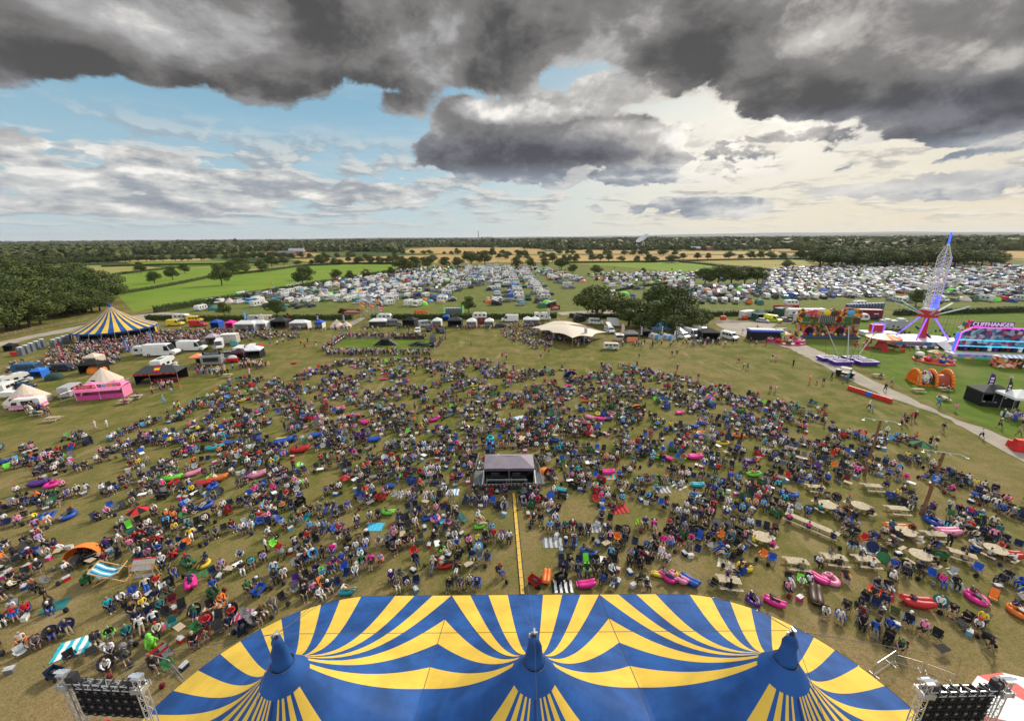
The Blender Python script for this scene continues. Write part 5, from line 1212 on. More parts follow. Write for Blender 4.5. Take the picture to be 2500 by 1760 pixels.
FE=[(312, 872, 'blue', 'white', 'blue feather flag, left of two before the seated tent crowd'), (371, 848, 'blue', 'white', 'blue feather flag, right of two before the seated tent crowd'), (150, 888, 'red', 'white', 'red feather flag by the dark van with the pop-up roof'), (598, 790, 'sky', 'white', 'sky-blue feather flag by the pink gazebo'), (640, 800, 'white', 'grey', 'white feather flag at the pale marquee'), (703, 798, 'black', 'red', 'black and red feather flag by the dark purple gazebo'), (775, 800, 'navy', 'white', 'navy feather flag left of the bell tents'), (838, 798, 'navy', 'white', 'navy feather flag between the bell tents'), (1082, 776, 'lime', 'white', 'green feather flag left of the black trade gazebo'), (1128, 775, 'lime', 'white', 'green feather flag right of the black trade gazebo'), (1335, 786, 'white', 'grey', 'white feather flag behind the stretch tent'), (1424, 838, 'white', 'purple', 'white feather flag under the front of the stretch tent'), (1515, 830, 'cream', 'pink', 'cream feather flag at the small kiosk'), (1560, 832, 'black', 'white', 'black lettered feather flag beside the orange counter'), (1610, 830, 'black', 'white', 'black lettered feather flag before the pale arch tents'), (1648, 832, 'black', 'white', 'black lettered feather flag left of the white pop-top van'), (2395, 978, 'purple', 'white', 'purple feather flag at the black fairground stall'), (2438, 1000, 'black', 'white', 'tall black feather flag between the black and the white stall')]
for px, py, a_, b_, lb in FE:at(FEA, px, py, 'feather_flag', lb, 'feather flag', rr.uniform(-15, 15), 'feather flags at the stalls', {'@a':cm(a_), '@b':cm(b_)}, 1.25 if py>860 else 1.15)
# central trade row
def gz(T_, px, py, col, lb, sc=1.0, rz=0, wall=None, nm='trade_gazebo', val=None):
 c=mat('canvas_'+col, PAL.get(col, (.5, .5, .5)), .75, 0, .06);w2=mat('canvas_'+wall, PAL[wall], .75, 0, .06)if wall else c
 at(T_, px, py, nm, lb, 'gazebo', rz, 'gazebos along the trade row', {'@a':c, '@b':w2, '@c':mat('canvas_'+val, PAL[val], .75)if val else c}, sc)
gz(GZ33, 532, 800, 'blue', 'royal blue gazebo beside the pink one in the trade row');gz(GZ33, 566, 800, 'magenta', 'hot pink gazebo in the left of the trade row', .9)
gz(GZ63, 605, 806, 'white', 'long pale marquee right of the pink gazebo, left half', 1.15);gz(GZ63, 634, 804, 'white', 'pale marquee, right half with dark doorway', 1.1)
gz(GZ43, 688, 800, 'charcoal', 'plain dark purple-black closed gazebo between the pale marquees', 1.2, 0, 'black');gz(GZ63, 735, 802, 'white', 'white-framed trade tent with fascia signs', 1.05);gz(GZ33, 782, 800, 'blue', 'blue-sided gazebo right of the fascia signs', .95, 0, 'white')
gz(GZ63, 925, 797, 'white', 'white trade tent under the mass of coloured flags', 1.0, 4, 'grey');gz(GZ43, 1003, 796, 'black', 'black and white gazebo with orange corner poles', 1.05, -12, 'charcoal')
gz(GZ33, 1068, 797, 'white', 'white peaked gazebo left of the black trade gazebo', 1.05);gz(GZ43, 1112, 797, 'charcoal', 'black trade gazebo with two white name boards', 1.1, 0, 'black');gz(GZ33, 1152, 799, 'white', 'white peaked gazebo left of the maroon banner', 1.1);gz(GZ33, 1195, 798, 'white', 'white peaked gazebo right of the maroon banner', 1.05)
gz(GZ33, 1288, 794, 'white', 'white twin gazebo, left one, behind the seated arena crowd', 1.05);gz(GZ33, 1306, 794, 'white', 'white twin gazebo, right one, behind the seated arena crowd', 1.05)
gz(GZ33, 1090, 783, 'blue', 'small blue gazebo between the hedge and the trade tents', .8)
gz(GZ43, 1538, 830, 'grey', 'grey shelter with a white spade mark by the orange counter', .95);gz(GZ33, 1574, 822, 'charcoal', 'dark blue-grey gazebo behind the lettered flags', .95)
gz(GZ43, 1728, 830, 'black', 'black gazebo with a yellow-green logo beside the gravel corner', 1.15, -4, 'black', 'black_gazebo')
for px, py, rz_, c, T_, lb in((445, 782, 0, 'white', CVN, 'white catering trailer at the left end of the trade row'), (430, 795, 4, 'yellow', VAN, 'pale yellow van beside the striped tent crowd'), (478, 786, 8, 'yellow', VANW, 'deep yellow van behind the red one'), (485, 797, 2, 'red', VAN, 'red van at the left of the trade row'), (625, 784, 0, 'silver', VAN, 'grey van roof behind the pale marquee'), (655, 786, 0, 'cream', LWB, 'cream van behind the pale marquee, right end'), (940, 782, 0, 'white', CVN, 'white box trailer behind the flag-covered tent'), (962, 795, 8, 'grey', VANW, 'grey pick-up style van left of the orange-poled gazebo'), (1172, 779, 0, 'white', CVN, 'white caravan behind the maroon banner'), (1222, 799, 10, 'charcoal', CAR, 'dark blue car right of the maroon banner'), (1245, 785, 178, 'white', LWB, 'white box truck opened towards the seated crowd'), (1325, 782, 0, 'white', MOHO, 'large silver-white trailer behind the twin gazebos'), (1020, 812, -84, 'white', CAR, 'white hatchback parked facing the arena'), (1045, 808, -80, 'black', CAR, 'black car with open tailgate parked by the arena'), (1075, 812, -55, 'black', CAR, 'black estate car nearest the arena corner'), (1040, 797, 30, 'silver', VANW, 'silver van parked behind the black cars'), (1455, 792, -15, 'white', VANW, 'white people carrier behind the stretch tent'), (1415, 785, 20, 'charcoal', VANP, 'grey pop-top camper with awning behind the stretch tent'), (1488, 812, -80, 'white', VANP, 'small white van with a bike rack right of the stretch tent'), (1613, 806, 178, 'sky', LWB, 'pale blue and green box van beside the lettered flags'), (1665, 826, -68, 'white', VANP, 'white pop-top van with black roof panel'), (1685, 822, -66, 'silver', LWB, 'tall silver van facing the camera by the black gazebo'), (1712, 815, -60, 'white', VAN, 'white van mostly hidden behind the black gazebo'), (1780, 828, -65, 'white', VANW, 'white people carrier with open doors by the gravel corner'), (1862, 787, -38, 'silver', CAR, 'silver four-by-four beside the ambulance'), (1917, 785, -20, 'grey', CAR, 'grey car right of the ambulance'), (1955, 785, 0, 'charcoal', CAR, 'dark car almost hidden by the fun house')):
 at(T_, px, py, 'parked_van' if T_ is not CAR and T_ is not CVN else('parked_car' if T_ is CAR else 'white_caravan'), lb, 'van' if T_ is not CAR and T_ is not CVN else('car' if T_ is CAR else 'caravan'), rz_, 'vehicles along the trade row', {'@a':paint(c), '@b':cm('grey')})
at(BELL, 824, 800, 'bell_tent', 'calico bell tent with an open door in the trade row', 'bell tent', 0, None, {'@a':CRM}, 1.0);at(BELL, 846, 799, 'bell_tent', 'lower calico tent at the right of the open bell tent', 'bell tent', 0, None, {'@a':CRM}, .75)
for px, lb in((1497, 'white box trailer at the thicket edge'),):
 q=P(px, 798);bx=empty('box_trailer', lb, 'trailer', (q.x, q.y+1, 0), R(-10));m_=MB([wt]);m_.box((0, 0, 1.7), (4.2, 2.1, 2.5));m_.obj('body', bx)
 for s_ in(-1, 1):m_=MB([rubber]);m_.cyl((0, s_*1.0, .35), (0, s_*1.15, .35), .35, n=10);m_.obj('wheel', bx)
q=P(1176, 797);m_=MB([mat('banner_maroon', (.10, .03, .03), .7), cm('red')]);m_.box((0, 0, 1.9), (2.6, .06, 2.6));m_.cyl((-.0, -.04, 2.3), (0, -.06, 2.3), .45, n=14, mt=1);tag(m_.obj('trade_banner', None, (q.x, q.y, 0)), 'maroon display banner with red roundel between two white gazebos', 'banner')
q=P(1543, 834);m_=MB([mat('canvas_orange')]);m_.box((0, 0, .7), (3.2, .5, 1.3));tag(m_.obj('orange_counter', None, (q.x, q.y, 0)), 'bright orange trade counter below the grey shelter', 'counter')
q=P(1512, 832);s=empty('small_kiosk', 'small cream kiosk with white awning right of the stretch tent', 'kiosk', (q.x, q.y+.8, 0));m_=MB([CRM]);m_.box((0, 0, 1.1), (2.4, 1.6, 2.0));m_.obj('body', s);m_=MB([wt]);m_.add([(-1.2, -.8, 2.1), (1.2, -.8, 2.1), (1.2, -1.8, 1.9), (-1.2, -1.8, 1.9)], [(0, 1, 2, 3)]);m_.obj('awning', s);m_=MB([BLK]);m_.box((0, -.82, 1.4), (1.8, .04, .7));m_.obj('serving_hatch', s)
for px, py in((1600, 826), (1632, 828)):at(TUN, px, py, 'arch_tent', 'pale inflatable-frame arch tent, %s of two'%('left' if px<1610 else 'right'), 'tent', -60, None, {'@a':mat('arch_grey', (.42, .45, .47), .7), '@b':mat('arch_blue', (.08, .25, .45), .7)}, .75)
wordm('roof_logo', 'EVENTS', .5, mat('logo_lime', (.5, .62, .05), .5), tuple(P(1728, 826)[:2])+(3.0,), (R(40), 0, 0), None)
bpy.data.objects['roof_logo'].name='gazebo_logo'
tag(bpy.data.objects['gazebo_logo'], 'yellow-green lettering on the black gazebo roof', 'lettering')
p=P(1495, 855);s=empty('vintage_bus', 'cream vintage camper bus standing alone on the open grass', 'bus', (p.x-.2, p.y+.8, 0), R(-8));ins=tumble(1.0, .12)
m_=MB([mat('bus_cream', (.66, .60, .48), .35)]);m_.ext([(-2.1, .35), (2.0, .35), (2.2, .8), (2.15, 1.3), (1.9, 1.8), (1.5, 1.95), (-1.9, 1.95), (-2.15, 1.6)], -.86, .86, inset=ins);m_.obj('body', s)
for x in(-1.7, -.65, .4, 1.3):g=MB([glass]);sidewin(g, [(x, 1.18), (x, 1.65), (x+(.8 if x<1 else .5), 1.65), (x+(.8 if x<1 else .5), 1.18)], 1.72, ins);g.obj('window', s)
m_=MB([mat('banner_teal', (.03, .42, .42), .5)]);m_.box((-.3, -.885, .72), (1.2, .02, .5));m_.obj('side_banner', s)
for n_, q in wheelset((-1.25, 1.3), 1.72, .32):q.obj(n_, s)
cor=[P(1296, 800, 1.6), P(1352, 784, 3.6), P(1390, 785, 4.0), P(1436, 797, 3.6), P(1482, 811, 1.5), P(1446, 822, 2.6), P(1398, 825, 3.0), P(1350, 812, 3.0), P(1320, 806, 2.6)]
s=empty('stretch_tent', 'cream free-form stretch tent with pulled-out corners over seated people', 'stretch tent', tuple(cor[6])[:2]+(0,))
ce=sum((Vector((c.x, c.y, 0))for c in cor), Vector())/len(cor)
m_=MB([mat('stretch_canvas', (.62, .54, .43), .75, 0, .04)], smooth=True);ox, oy=s.location.x, s.location.y;vs=[];K=7;per=[]
for i, c in enumerate(cor):
 n2=cor[(i+1)%len(cor)]
 for k in range(6):
  t=k/6;q=c.lerp(n2, t);sag=math.sin(math.pi*t);q=q.lerp(Vector((ce.x, ce.y, q.z)), .10 *sag);q.z-=.25 *sag-.5 *sag;per.append(q)
for j in range(K+1):
 f=j/K
 for q in per:vs.append((q.x+(ce.x-q.x)*f-ox, q.y+(ce.y-q.y)*f-oy, q.z+(4.3 -q.z)*f+.25 *math.sin(f*3.1)))
n=len(per);m_.add(vs, [(j*n+i, j*n+(i+1)%n, (j+1)*n+(i+1)%n, (j+1)*n+i)for j in range(K)for i in range(n)]);m_.obj('canopy', s)
for c in cor:q=MB([wood]);q.cyl((c.x-ox, c.y-oy, 0), (c.x-ox, c.y-oy, c.z), .07, n=6);q.obj('pole', s)
# sports arena ring
def banner_T(lh=.95):
 m_=MB(['@a']);m_.box((0, 0, .55), (2.3, .05, lh));l=MB(['@b']);l.box((-.35, -.032, .6), (.9, .01, .3));l.box((.55, -.032, .6), (.4, .01, .5))
 return Tm([('banner', m_), ('lettering', l)])
BAN=banner_T()
def ban_line(pts, a_, b_, desc):
 for a, b in zip(pts[:-1], pts[1:]):
  L=(b-a).length;n=max(1, round(L/2.3));d=(b-a)/n
  for i in range(n):c=a+d*(i+.5);BAN.put('fence_banner', desc%(i+1), 'banner', (c.x, c.y, .03), math.atan2(d.y, d.x), 'banners round the arena', {'@a':cm(a_), '@b':cm(b_)})
ban_line(ph([(795, 858), (843, 824)]), 'black', 'white', 'black fence banner with white marks, number %d up the left side of the arena')
ban_line(ph([(961, 829), (1037, 829)]), 'charcoal', 'maroon', 'black and red fence banner, number %d from the left along the rear of the arena')
barrier_line(ph([(846, 830), (960, 830)]), '%s steel barrier from the left along the rear of the arena', 'arena barriers', True)
barrier_line(ph([(798, 862), (1058, 858)]), '%s steel barrier from the left along the near side of the arena', 'arena barriers', True)
barrier_line(ph([(1060, 856), (1078, 824)]), '%s steel barrier going up the right side of the arena', 'arena barriers', True)
at(LWB, 1057, 842, 'black_van', 'tall black van with a ramp inside the arena', 'van', -80, None, {'@a':K_}, .95)
for px, py, lb in((942, 842, 'black jump ramp with wedge sides, left in the arena'), (1020, 843, 'low grey jump platform beside the black van')):
 q=P(px, py);s=empty('jump_ramp', lb, 'ramp', (q.x, q.y, 0));w2=2.4 if px<1000 else 1.2
 m_=MB([BLK]);m_.box((0, 0, .9 if px<1000 else .5), (w2, 1.8, 1.8 if px<1000 else 1.0));m_.obj('platform', s)
 for sx in(-1, 1):m_=MB([dsteel]);m_.ext([(sx*w2/2, .0), (sx*(w2/2 +2.4), 0), (sx*w2/2, 1.7 if px<1000 else .9)], -.8, .8);m_.obj('wedge', s)
q=P(1035, 850);m_=MB([dsteel]);m_.add([(-4, -.6, 0), (-4, .6, 0), (1.5, .6, 2.8), (1.5, -.6, 2.8), (-4, -.6, -.1 +.1), (1.5, -.6, 2.7), (1.5, .6, 2.7)], [(0, 3, 2, 1), (4, 1, 6, 5)]);tag(m_.obj('launch_ramp', None, (q.x, q.y+.5, .03)), 'long dark launch ramp leaning up to the black van', 'ramp')
def rail_fence(pts, label):
 o=empty('rail_fence', label, 'fence', tuple(pts[0]));o_=pts[0];m_=MB([wood])
 for a, b in zip(pts[:-1], pts[1:]):
  d=(b-a).normalized();
  for z in(.45, .85, 1.2):m_.cyl(a-o_+Vector((0, 0, z)), b-o_+Vector((0, 0, z)), .05, n=4)
 m_.obj('rails', o)
 for a, b in zip(pts[:-1], pts[1:]):
  n=max(1, int((b-a).length/2.6))
  for i in range(n):c=a+(b-a)*(i/n)-o_;q=MB([wood]);q.box((c.x, c.y, .68), (.12, .12, 1.36));q.obj('post', o)
rail_fence(ph([(-30, 832), (80, 808), (150, 795), (215, 783)]), 'wooden post and rail fence along the left-hand wood')
rail_fence(ph([(1505, 812), (1570, 816), (1650, 812), (1745, 803)]), 'wooden post and rail fence behind the vans at the thicket')
q=P(1832, 779);s=empty('white_cabin', 'white shower cabin with grey steps by the hardstanding', 'cabin', (q.x-.5, q.y+2, 0), R(28));m_=MB([mat('cabin_white', (.62, .62, .60), .5)]);m_.box((0, 0, 1.55), (6.2, 2.4, 2.7));m_.obj('body', s);m_=MB([dsteel]);m_.box((-.4, -1.5, .3), (5, .7, .4));m_.obj('steps', s)
for k in range(9):m_=MB([mat('cabin_rib', (.5, .5, .49), .5)]);m_.box((-2.8 +k*.7, -1.215, 1.6), (.06, .03, 2.4));m_.obj('rib', s)
for px, lb in((1765, 'orange lighting tower with raised mast left of the white cabin'), (1818, 'orange generator lighting unit right of the white cabin'), (2068, 'orange lighting tower with tall mast by the blue toilets')):
 py=780 if px<2000 else 757;q=P(px, py);s=empty('lighting_tower', lb, 'lighting tower', (q.x, q.y, 0));m_=MB([mat('tower_orange', (.75, .10, .02), .5)]);m_.box((0, 0, .8), (1.8, 1.1, 1.1));m_.obj('generator', s);m_=MB([rubber]);m_.box((0, 0, .2), (1.6, 1.3, .3));m_.obj('wheels', s)
 if px!=1818:m_=MB([steel]);m_.cyl((0, 0, 1.3), (0, 0, 7.2), .12, .08, 6);m_.box((0, 0, 7.2), (.9, .3, .4), dsteel);m_.obj('mast', s)
at(GZ33, 1852, 781, 'green_gazebo', 'dark green closed gazebo left of the ambulance', 'gazebo', 4, None, {'@a':mat('canvas_bottle', (.02, .09, .06), .7), '@b':mat('canvas_bottle'), '@c':wt}, 1.25)
q=P(1899, 772);s=empty('water_tank', 'tall dark green cylindrical tank behind the ambulance', 'tank', (q.x, q.y, 0));m_=MB([mat('tank_green', (.02, .07, .06), .6)]);m_.lathe([(1.7, 0), (1.7, 3.0), (1.5, 3.3), (.3, 3.5)], 20);m_.obj('body', s);m_=MB([dsteel]);m_.cyl((0, 0, 3.5), (0, 0, 3.6), .5, n=10);m_.obj('lid', s)
q=P(1890, 787);a_=VAN.put('ambulance', 'yellow ambulance with green and yellow checks on the hardstanding', 'ambulance', (q.x, q.y+1, .05), R(-58), None, {'@a':mat('ambulance_yellow', (.80, .78, .06), .4)}, sc=1.1)
for k in range(9):
 for j in range(2):
  if(k+j)%2 ==0:
   for s_ in(-1, 1):m_=MB([mat('check_green', (.03, .30, .05), .4)]);m_.box((-2.4 +k*.52, s_*1.0, .72 +j*.26), (.5, .02, .25));m_.obj('check_panel', a_)
q=P(2118, 780);s=empty('fair_lorry', 'maroon showman lorry with blue skirt beside the caravan', 'lorry', (q.x, q.y+1.2, 0), R(-12));m_=MB([mat('lorry_maroon', (.16, .015, .03), .45)]);m_.box((0, 0, 2.3), (9.5, 2.5, 2.7));m_.obj('body', s)
m_=MB([mat('lorry_blue', (.015, .03, .22), .5)]);m_.box((0, 0, .65), (9.6, 2.55, .6));m_.box((-5.6, 0, 1.5), (1.7, 2.4, 2.4));m_.obj('cab', s);m_=MB([wt]);m_.box((2.6, -1.27, 2.2), (1.6, .02, .35));m_.obj('lettering', s)
for x in(-5, -2, 3):
 for y in(-1.2, 1.2):m_=MB([rubber]);m_.cyl((x, y-.15, .5), (x, y+.15, .5), .5, n=12);m_.obj('wheel', s)
q=P(2150, 787);m_=MB([dsteel]);m_.box((0, 0, 1.6), (.1, 1, 1));
for px, py, L, lb in((1945, 778, 14, 'longest white showman trailer, rear of the pair behind the fun house'), (1965, 790, 13, 'silver and white showman trailer directly behind the fun house')):
 q=P(px, py);s=empty('living_trailer', lb, 'trailer', (q.x+4, q.y+1.5, 0), R(-2));m_=MB([mat('cabin_white')]);m_.ext([(-L/2, .6), (L/2, .6), (L/2, 3.2), (L/2 -.5, 3.6), (-L/2 +.6, 3.6), (-L/2, 3.0)], -1.3, 1.3);m_.obj('body', s)
 for k in range(4):m_=MB([glass]);m_.box((-L/2 +2 +k*3, -1.31, 2.2), (1.4, .03, .8));m_.obj('window', s)
 m_=MB([N_]);m_.box((0, -1.315, 1.2), (L-.6, .02, .4));m_.obj('stripe', s)
 m_=MB([dsteel]);m_.box((0, 0, .35), (L-2, 2.2, .5));m_.obj('chassis', s)
 m_=MB([mat('roof_vent')]);m_.box((0, .4, 3.7), (L-3, .3, .15));m_.obj('roof_rail', s)
at(CVN, 2095, 783, 'white_caravan', 'white touring caravan left of the maroon lorry', 'caravan', -14, None, {'@a':W_}, 1.05)
at(CVN, 2098, 748, 'white_caravan', 'white caravan in front of the blue toilet row', 'caravan', 2, None, {'@a':W_}, 1.0)
at(CVN, 1930, 746, 'white_caravan', 'white caravan above the red banner right of the cabins', 'caravan', 0, None, {'@a':W_}, 1.0)
for px, py, lb, w2 in((1918, 756, 'long red banner below a white caravan at the camping entrance', 11), (858, 766, 'red banner with white lettering beside the purple-leaved tree', 9), (1356, 757, 'red hexagonal sign beside the camp track', 4)):
 q=P(px, py);m_=MB([mat('banner_red', (.40, .02, .03), .6), wt]);m_.box((0, 0, 1.1), (w2, .1, 1.8 if w2>5 else 2.0));m_.box((.2, -.06, 1.3), (w2*.45, .02, .3), wt);m_.box((0, -.06, .8), (w2*.7, .02, .28), wt);tag(m_.obj('red_banner', None, (q.x, q.y, 0)), lb, 'banner')
for i in range(12):at(LOO, 2058 +i*7.6 +10, 757 -i*.3, 'portable_toilet', 'blue portable toilet %d from the left in the row above the maroon lorry'%(i+1), 'toilet', 0, 'blue toilets above the lorry', {'@a':mat('loo_blue', (.03, .08, .30), .5)}, 1.1)
for i in range(7):at(LOO, 1086 +i*6.3, 766, 'portable_toilet', ORD[i]+' blue-grey toilet from the left behind the trade row hedge', 'toilet', 0, 'toilets behind the trade row hedge', {'@a':mat('loo_slate', (.05, .08, .14), .5)}, 1.1)
for i in range(5):
 q=P(1015 +i*7, 764 +(i%2));m_=MB([mat('barrier_red', (.85, .10, .03), .5)]);m_.box((0, 0, .5), (1.0, .3, .9));m_.box((0, 0, .1), (1.2, .6, .12));tag(m_.obj('red_road_barrier', None, (q.x, q.y, .05), .3 *i), ORD[i]+' small red road barrier from the left by the camping gate', 'barrier', 'red barriers by the camping gate')
 # FAIRGROUND
def glow(name, c, k):return mat('glow_'+name, c, .5, 0, 0, emit=k)
GLV, GLB, GLC, GLM=glow('violet', (.25, .12, 1.0), 1.0), glow('blue', (.05, .12, 1.0), 1.1), glow('cyan', (.05, .65, .9), 1.1), glow('magenta', (.8, .08, .75), 1.2)
redp, whp=mat('ride_red', (.55, .03, .04), .4), mat('ride_white', (.66, .64, .66), .4)
q=P(2246, 838);TX, TYY=q.x, q.y;s=empty('swing_tower_ride', 'tall lattice swing tower ride with violet lights and white radial arms', 'swing ride', (TX, TYY, 0))
m_=MB([whp]);m_.prism([(-11, -4), (-1.5, -5.4), (2.5, -5.4), (10.5, -2.5), (10.5, -1.6), (4, 4.5), (-6, 4.5), (-11, 1)], .35, 1.7);plat=m_.obj('platform', s)
m_=MB([mat('fascia_blue', (.08, .22, .5), .4), whp, mat('fascia_orange', (.8, .25, .08), .4)]);m_.poly([(-10.9, -4.08, .6), (-2.2, -5.40, .6), (-2.2, -5.40, 1.6), (-10.9, -4.08, 1.6)]);m_.obj('fascia', plat)
wordm('fascia_lettering', 'AVIATOR', 1.15, mat('fascia_orange'), (-6.4, -4.86, 1.12), (math.pi/2, 0, R(-8.6)), plat)
wordm('fascia_lettering', 'AVIATOR', .85, mat('fascia_orange'), (6.6, -4.2, 1.15), (math.pi/2, 0, R(19.9)), plat)
m_=MB([whp, steel]);m_.add([(-1.3, -5.4, 1.72), (1.8, -5.4, 1.72), (2.1, -8.4, .05), (-1.0, -8.4, .05), (-1.3, -5.4, 1.6), (1.8, -5.4, 1.6), (2.1, -8.4, 0), (-1.0, -8.4, 0)], [(0, 1, 2, 3), (7, 6, 5, 4), (1, 5, 6, 2), (0, 3, 7, 4)]);m_.obj('ramp', s)
for sx, sy in((-1, -1), (1, -1), (1, 1), (-1, 1)):m_=MB([GLV, whp]);m_.cyl((sx*4.6, sy*3.2, 1.7), (sx*.9, sy*.9, 8.0), .2, n=6, mt=0);m_.obj('lit_strut', s)
m_=MB([redp]);m_.cyl((0, 0, 1.7), (0, 0, 7.6), 1.0, .5, 8);m_.obj('base_cone', s)
m_=MB([redp, whp]);m_.box((0, 0, 8.7), (3.2, 3.2, 2.0));m_.box((0, 0, 9.9), (2.6, 2.6, .5), whp);hub=m_.obj('hub', s)
for k in range(8):
 a=k*math.pi/4 +.2;m_=MB([mat('arm_mint', (.45, .58, .52), .4)]);c, sn=math.cos(a), math.sin(a)
 for o_ in(-.18, .18):m_.cyl((c*1.2 -sn*o_, sn*1.2 +c*o_, 8.3), (c*7.8 -sn*o_, sn*7.8 +c*o_, 11.4), .11, n=5)
 for j in range(5):f_=.2 +j*.18;m_.cyl((c*(1.2 +6.6 *f_)-sn*.18, sn*(1.2 +6.6 *f_)+c*.18, 8.3 +3.1 *f_), (c*(1.2 +6.6 *f_)+sn*.18, sn*(1.2 +6.6 *f_)-c*.18, 8.3 +3.1 *f_), .05, n=4)
 arm=m_.obj('radial_arm', hub)
 for j in(.55, .8, 1.0):
  m_=MB([dsteel]);x, y, z=c*(1.2 +6.6 *j), sn*(1.2 +6.6 *j), 8.3 +3.1 *j;m_.cyl((x, y, z), (x, y, 3.4), .02, n=3);m_.box((x, y, 3.2), (.5, .5, .12));m_.box((x, y+.2, 3.5), (.5, .08, .5));m_.obj('swing_seat', s)
lat=MB([whp]);lat.X=None
def lattice(mb, z0, z1, w0, w1, n):
 for k in range(n):
  a, b=z0+(z1-z0)*k/n, z0+(z1-z0)*(k+1)/n;wa, wb=w0+(w1-w0)*k/n, w0+(w1-w0)*(k+1)/n
  ca=[(-wa, -wa, a), (wa, -wa, a), (wa, wa, a), (-wa, wa, a)];cb=[(-wb, -wb, b), (wb, -wb, b), (wb, wb, b), (-wb, wb, b)]
  for i in range(4):
   j=(i+1)%4;mb.cyl(ca[i], cb[i], .11, n=5, cap=False);mb.cyl(ca[i], cb[j], .055, n=4, cap=False);mb.cyl(ca[j], cb[i], .055, n=4, cap=False);mb.cyl(ca[i], ca[j], .06, n=4, cap=False)
lattice(lat, 10.0, 24.4, 1.0, .9, 14);lattice(lat, 24.4, 27.8, .9, .12, 3);lat.obj('lattice_mast', s)
m_=MB([GLB]);m_.cyl((0, 0, 27.7), (0, 0, 30.8), .24, .18, 8);m_.obj('tip_light', s)
for sx, sy in((-1, -1), (1, -1)):
 for z0, z1, mt_ in((10, 14.5, GLV), (14.5, 24.4, mat('glow_lilac', (.42, .32, .85), .5, emit=.35))):m_=MB([mt_]);m_.cyl((sx*1.1, sy*1.1, z0), (sx*1.05, sy*1.05, z1), .08, n=4);m_.obj('light_strip', s)
for k in range(3):m_=MB([GLB]);m_.cyl((-.5 +k*.5, -1.2, 10), (-.4 +k*.4, -1.15, 14), .09, n=4);m_.obj('light_strip', s)
q=P(2148, 822);s=empty('pay_booth_trailer', 'lit violet pay booth trailer at the left of the swing tower', 'trailer', (q.x, q.y+1, 0), R(-10));m_=MB([whp]);m_.box((0, 0, .8), (9, 3.4, 1.2));m_.obj('body', s);m_=MB([redp]);m_.box((-1, -.3, 2.6), (3.0, 1.8, 2.2));m_.obj('booth', s)
for x in(-2.5, .5):m_=MB([GLV]);m_.box((x, -1.3, 2.7), (.3, .12, 2.7));m_.obj('light_column', s)
m_=MB([GLV]);m_.box((-1, -1.3, 4.1), (3.4, .12, .35));m_.obj('light_column', s)
q=P(2190, 808);s=empty('generator_lorry', 'grey generator lorry behind the swing tower platform', 'lorry', (q.x, q.y+2, 0), R(-8));m_=MB([mat('lorry_grey', (.40, .42, .42), .5)]);m_.box((0, 0, 1.9), (7, 2.4, 2.6));m_.obj('body', s);m_=MB([mat('roof_vent')]);m_.box((2, 0, 3.5), (2, 1.6, .7));m_.box((-2, 0, 3.4), (1.5, 1.6, .4));m_.obj('roof_unit', s)
def collage(name, cols, sc_):
 if name in MATS:return MATS[name]
 m=bpy.data.materials.new(name);m.use_nodes=True;b=NB(m.node_tree);p=m.node_tree.nodes['Principled BSDF'];p.inputs['Roughness'].default_value=.45
 tc=b.node('ShaderNodeTexCoord');v=b.node('ShaderNodeTexVoronoi');v.inputs['Scale'].default_value=sc_;b.con(b.vadd(tc.outputs['Object'], b.vscale(b.node('ShaderNodeTexNoise').outputs[1], .8)), v.inputs['Vector'])
 r=b.node('ShaderNodeValToRGB');r.color_ramp.interpolation='CONSTANT';sx_, sy_, sz_=b.sep(v.outputs['Color']);b.con(sx_, r.inputs[0])
 e=r.color_ramp.elements;e[0].color=(*cols[0], 1);e[1].position=1 /len(cols);e[1].color=(*cols[1], 1)
 for i, c in enumerate(cols[2:]):q_=e.new((i+2)/len(cols));q_.color=(*c, 1)
 b.con(r.outputs[0], p.inputs['Base Color']);MATS[name]=m;return m
q=P(2022, 826);s=empty('fun_house', 'two-storey painted fun house front in orange, red and green', 'fun house', (q.x, q.y+1.5, 0), R(-4))
orange_=(.72, .25, .02);FH=collage('funhouse_paint', [orange_, (.55, .05, .03), orange_, (.10, .03, .01), (.75, .45, .03), (.05, .2, .05), orange_, (.4, .12, .02), (.06, .02, .01), (.3, .35, .4)], 1.5)
H1=5.2;m_=MB([FH]);m_.ext([(-9, .4), (9, .4), (9.3, 8.2), (8, 8.9), (4.6, 9.2), (3.2, 8.3), (.6, 9.0), (-2, 8.0), (-5, 8.6), (-7.2, 8.0), (-8, 9.0), (-9.3, 8.0)], -.25, .25);m_.obj('facade', s)
m_=MB([mat('funhouse_deck', (.06, .10, .18), .6)]);m_.box((0, -1.4, .5), (17.5, 2.2, .5));m_.obj('deck', s)
m_=MB([mat('funhouse_floor', (.04, .12, .04), .6)]);m_.box((0, -.9, 4.5), (16, 1.3, .25));m_.obj('balcony', s)
for x in(-5.2, 3.8):
 m_=MB([K_, mat('arch_magenta', (.6, .05, .3), .5)]);m_.cyl((x, -.27, 2.0), (x, -.33, 2.0), 1.3, n=16, mt=K_);m_.torus((x, -.34, 2.0), 1.4, .14, 16, 6, 1, rx=math.pi/2);m_.obj('doorway', s)
m_=MB([mat('cell_grey', (.30, .32, .34), .5)]);m_.box((-.6, -.3, 5.8), (4.6, .1, 2.0));gr=m_.obj('cell_window', s)
for k in range(8):m_=MB([K_]);m_.box((-2.5 +k*.55, -.4, 5.8), (.22, .08, 2.0));m_.obj('bar', gr)
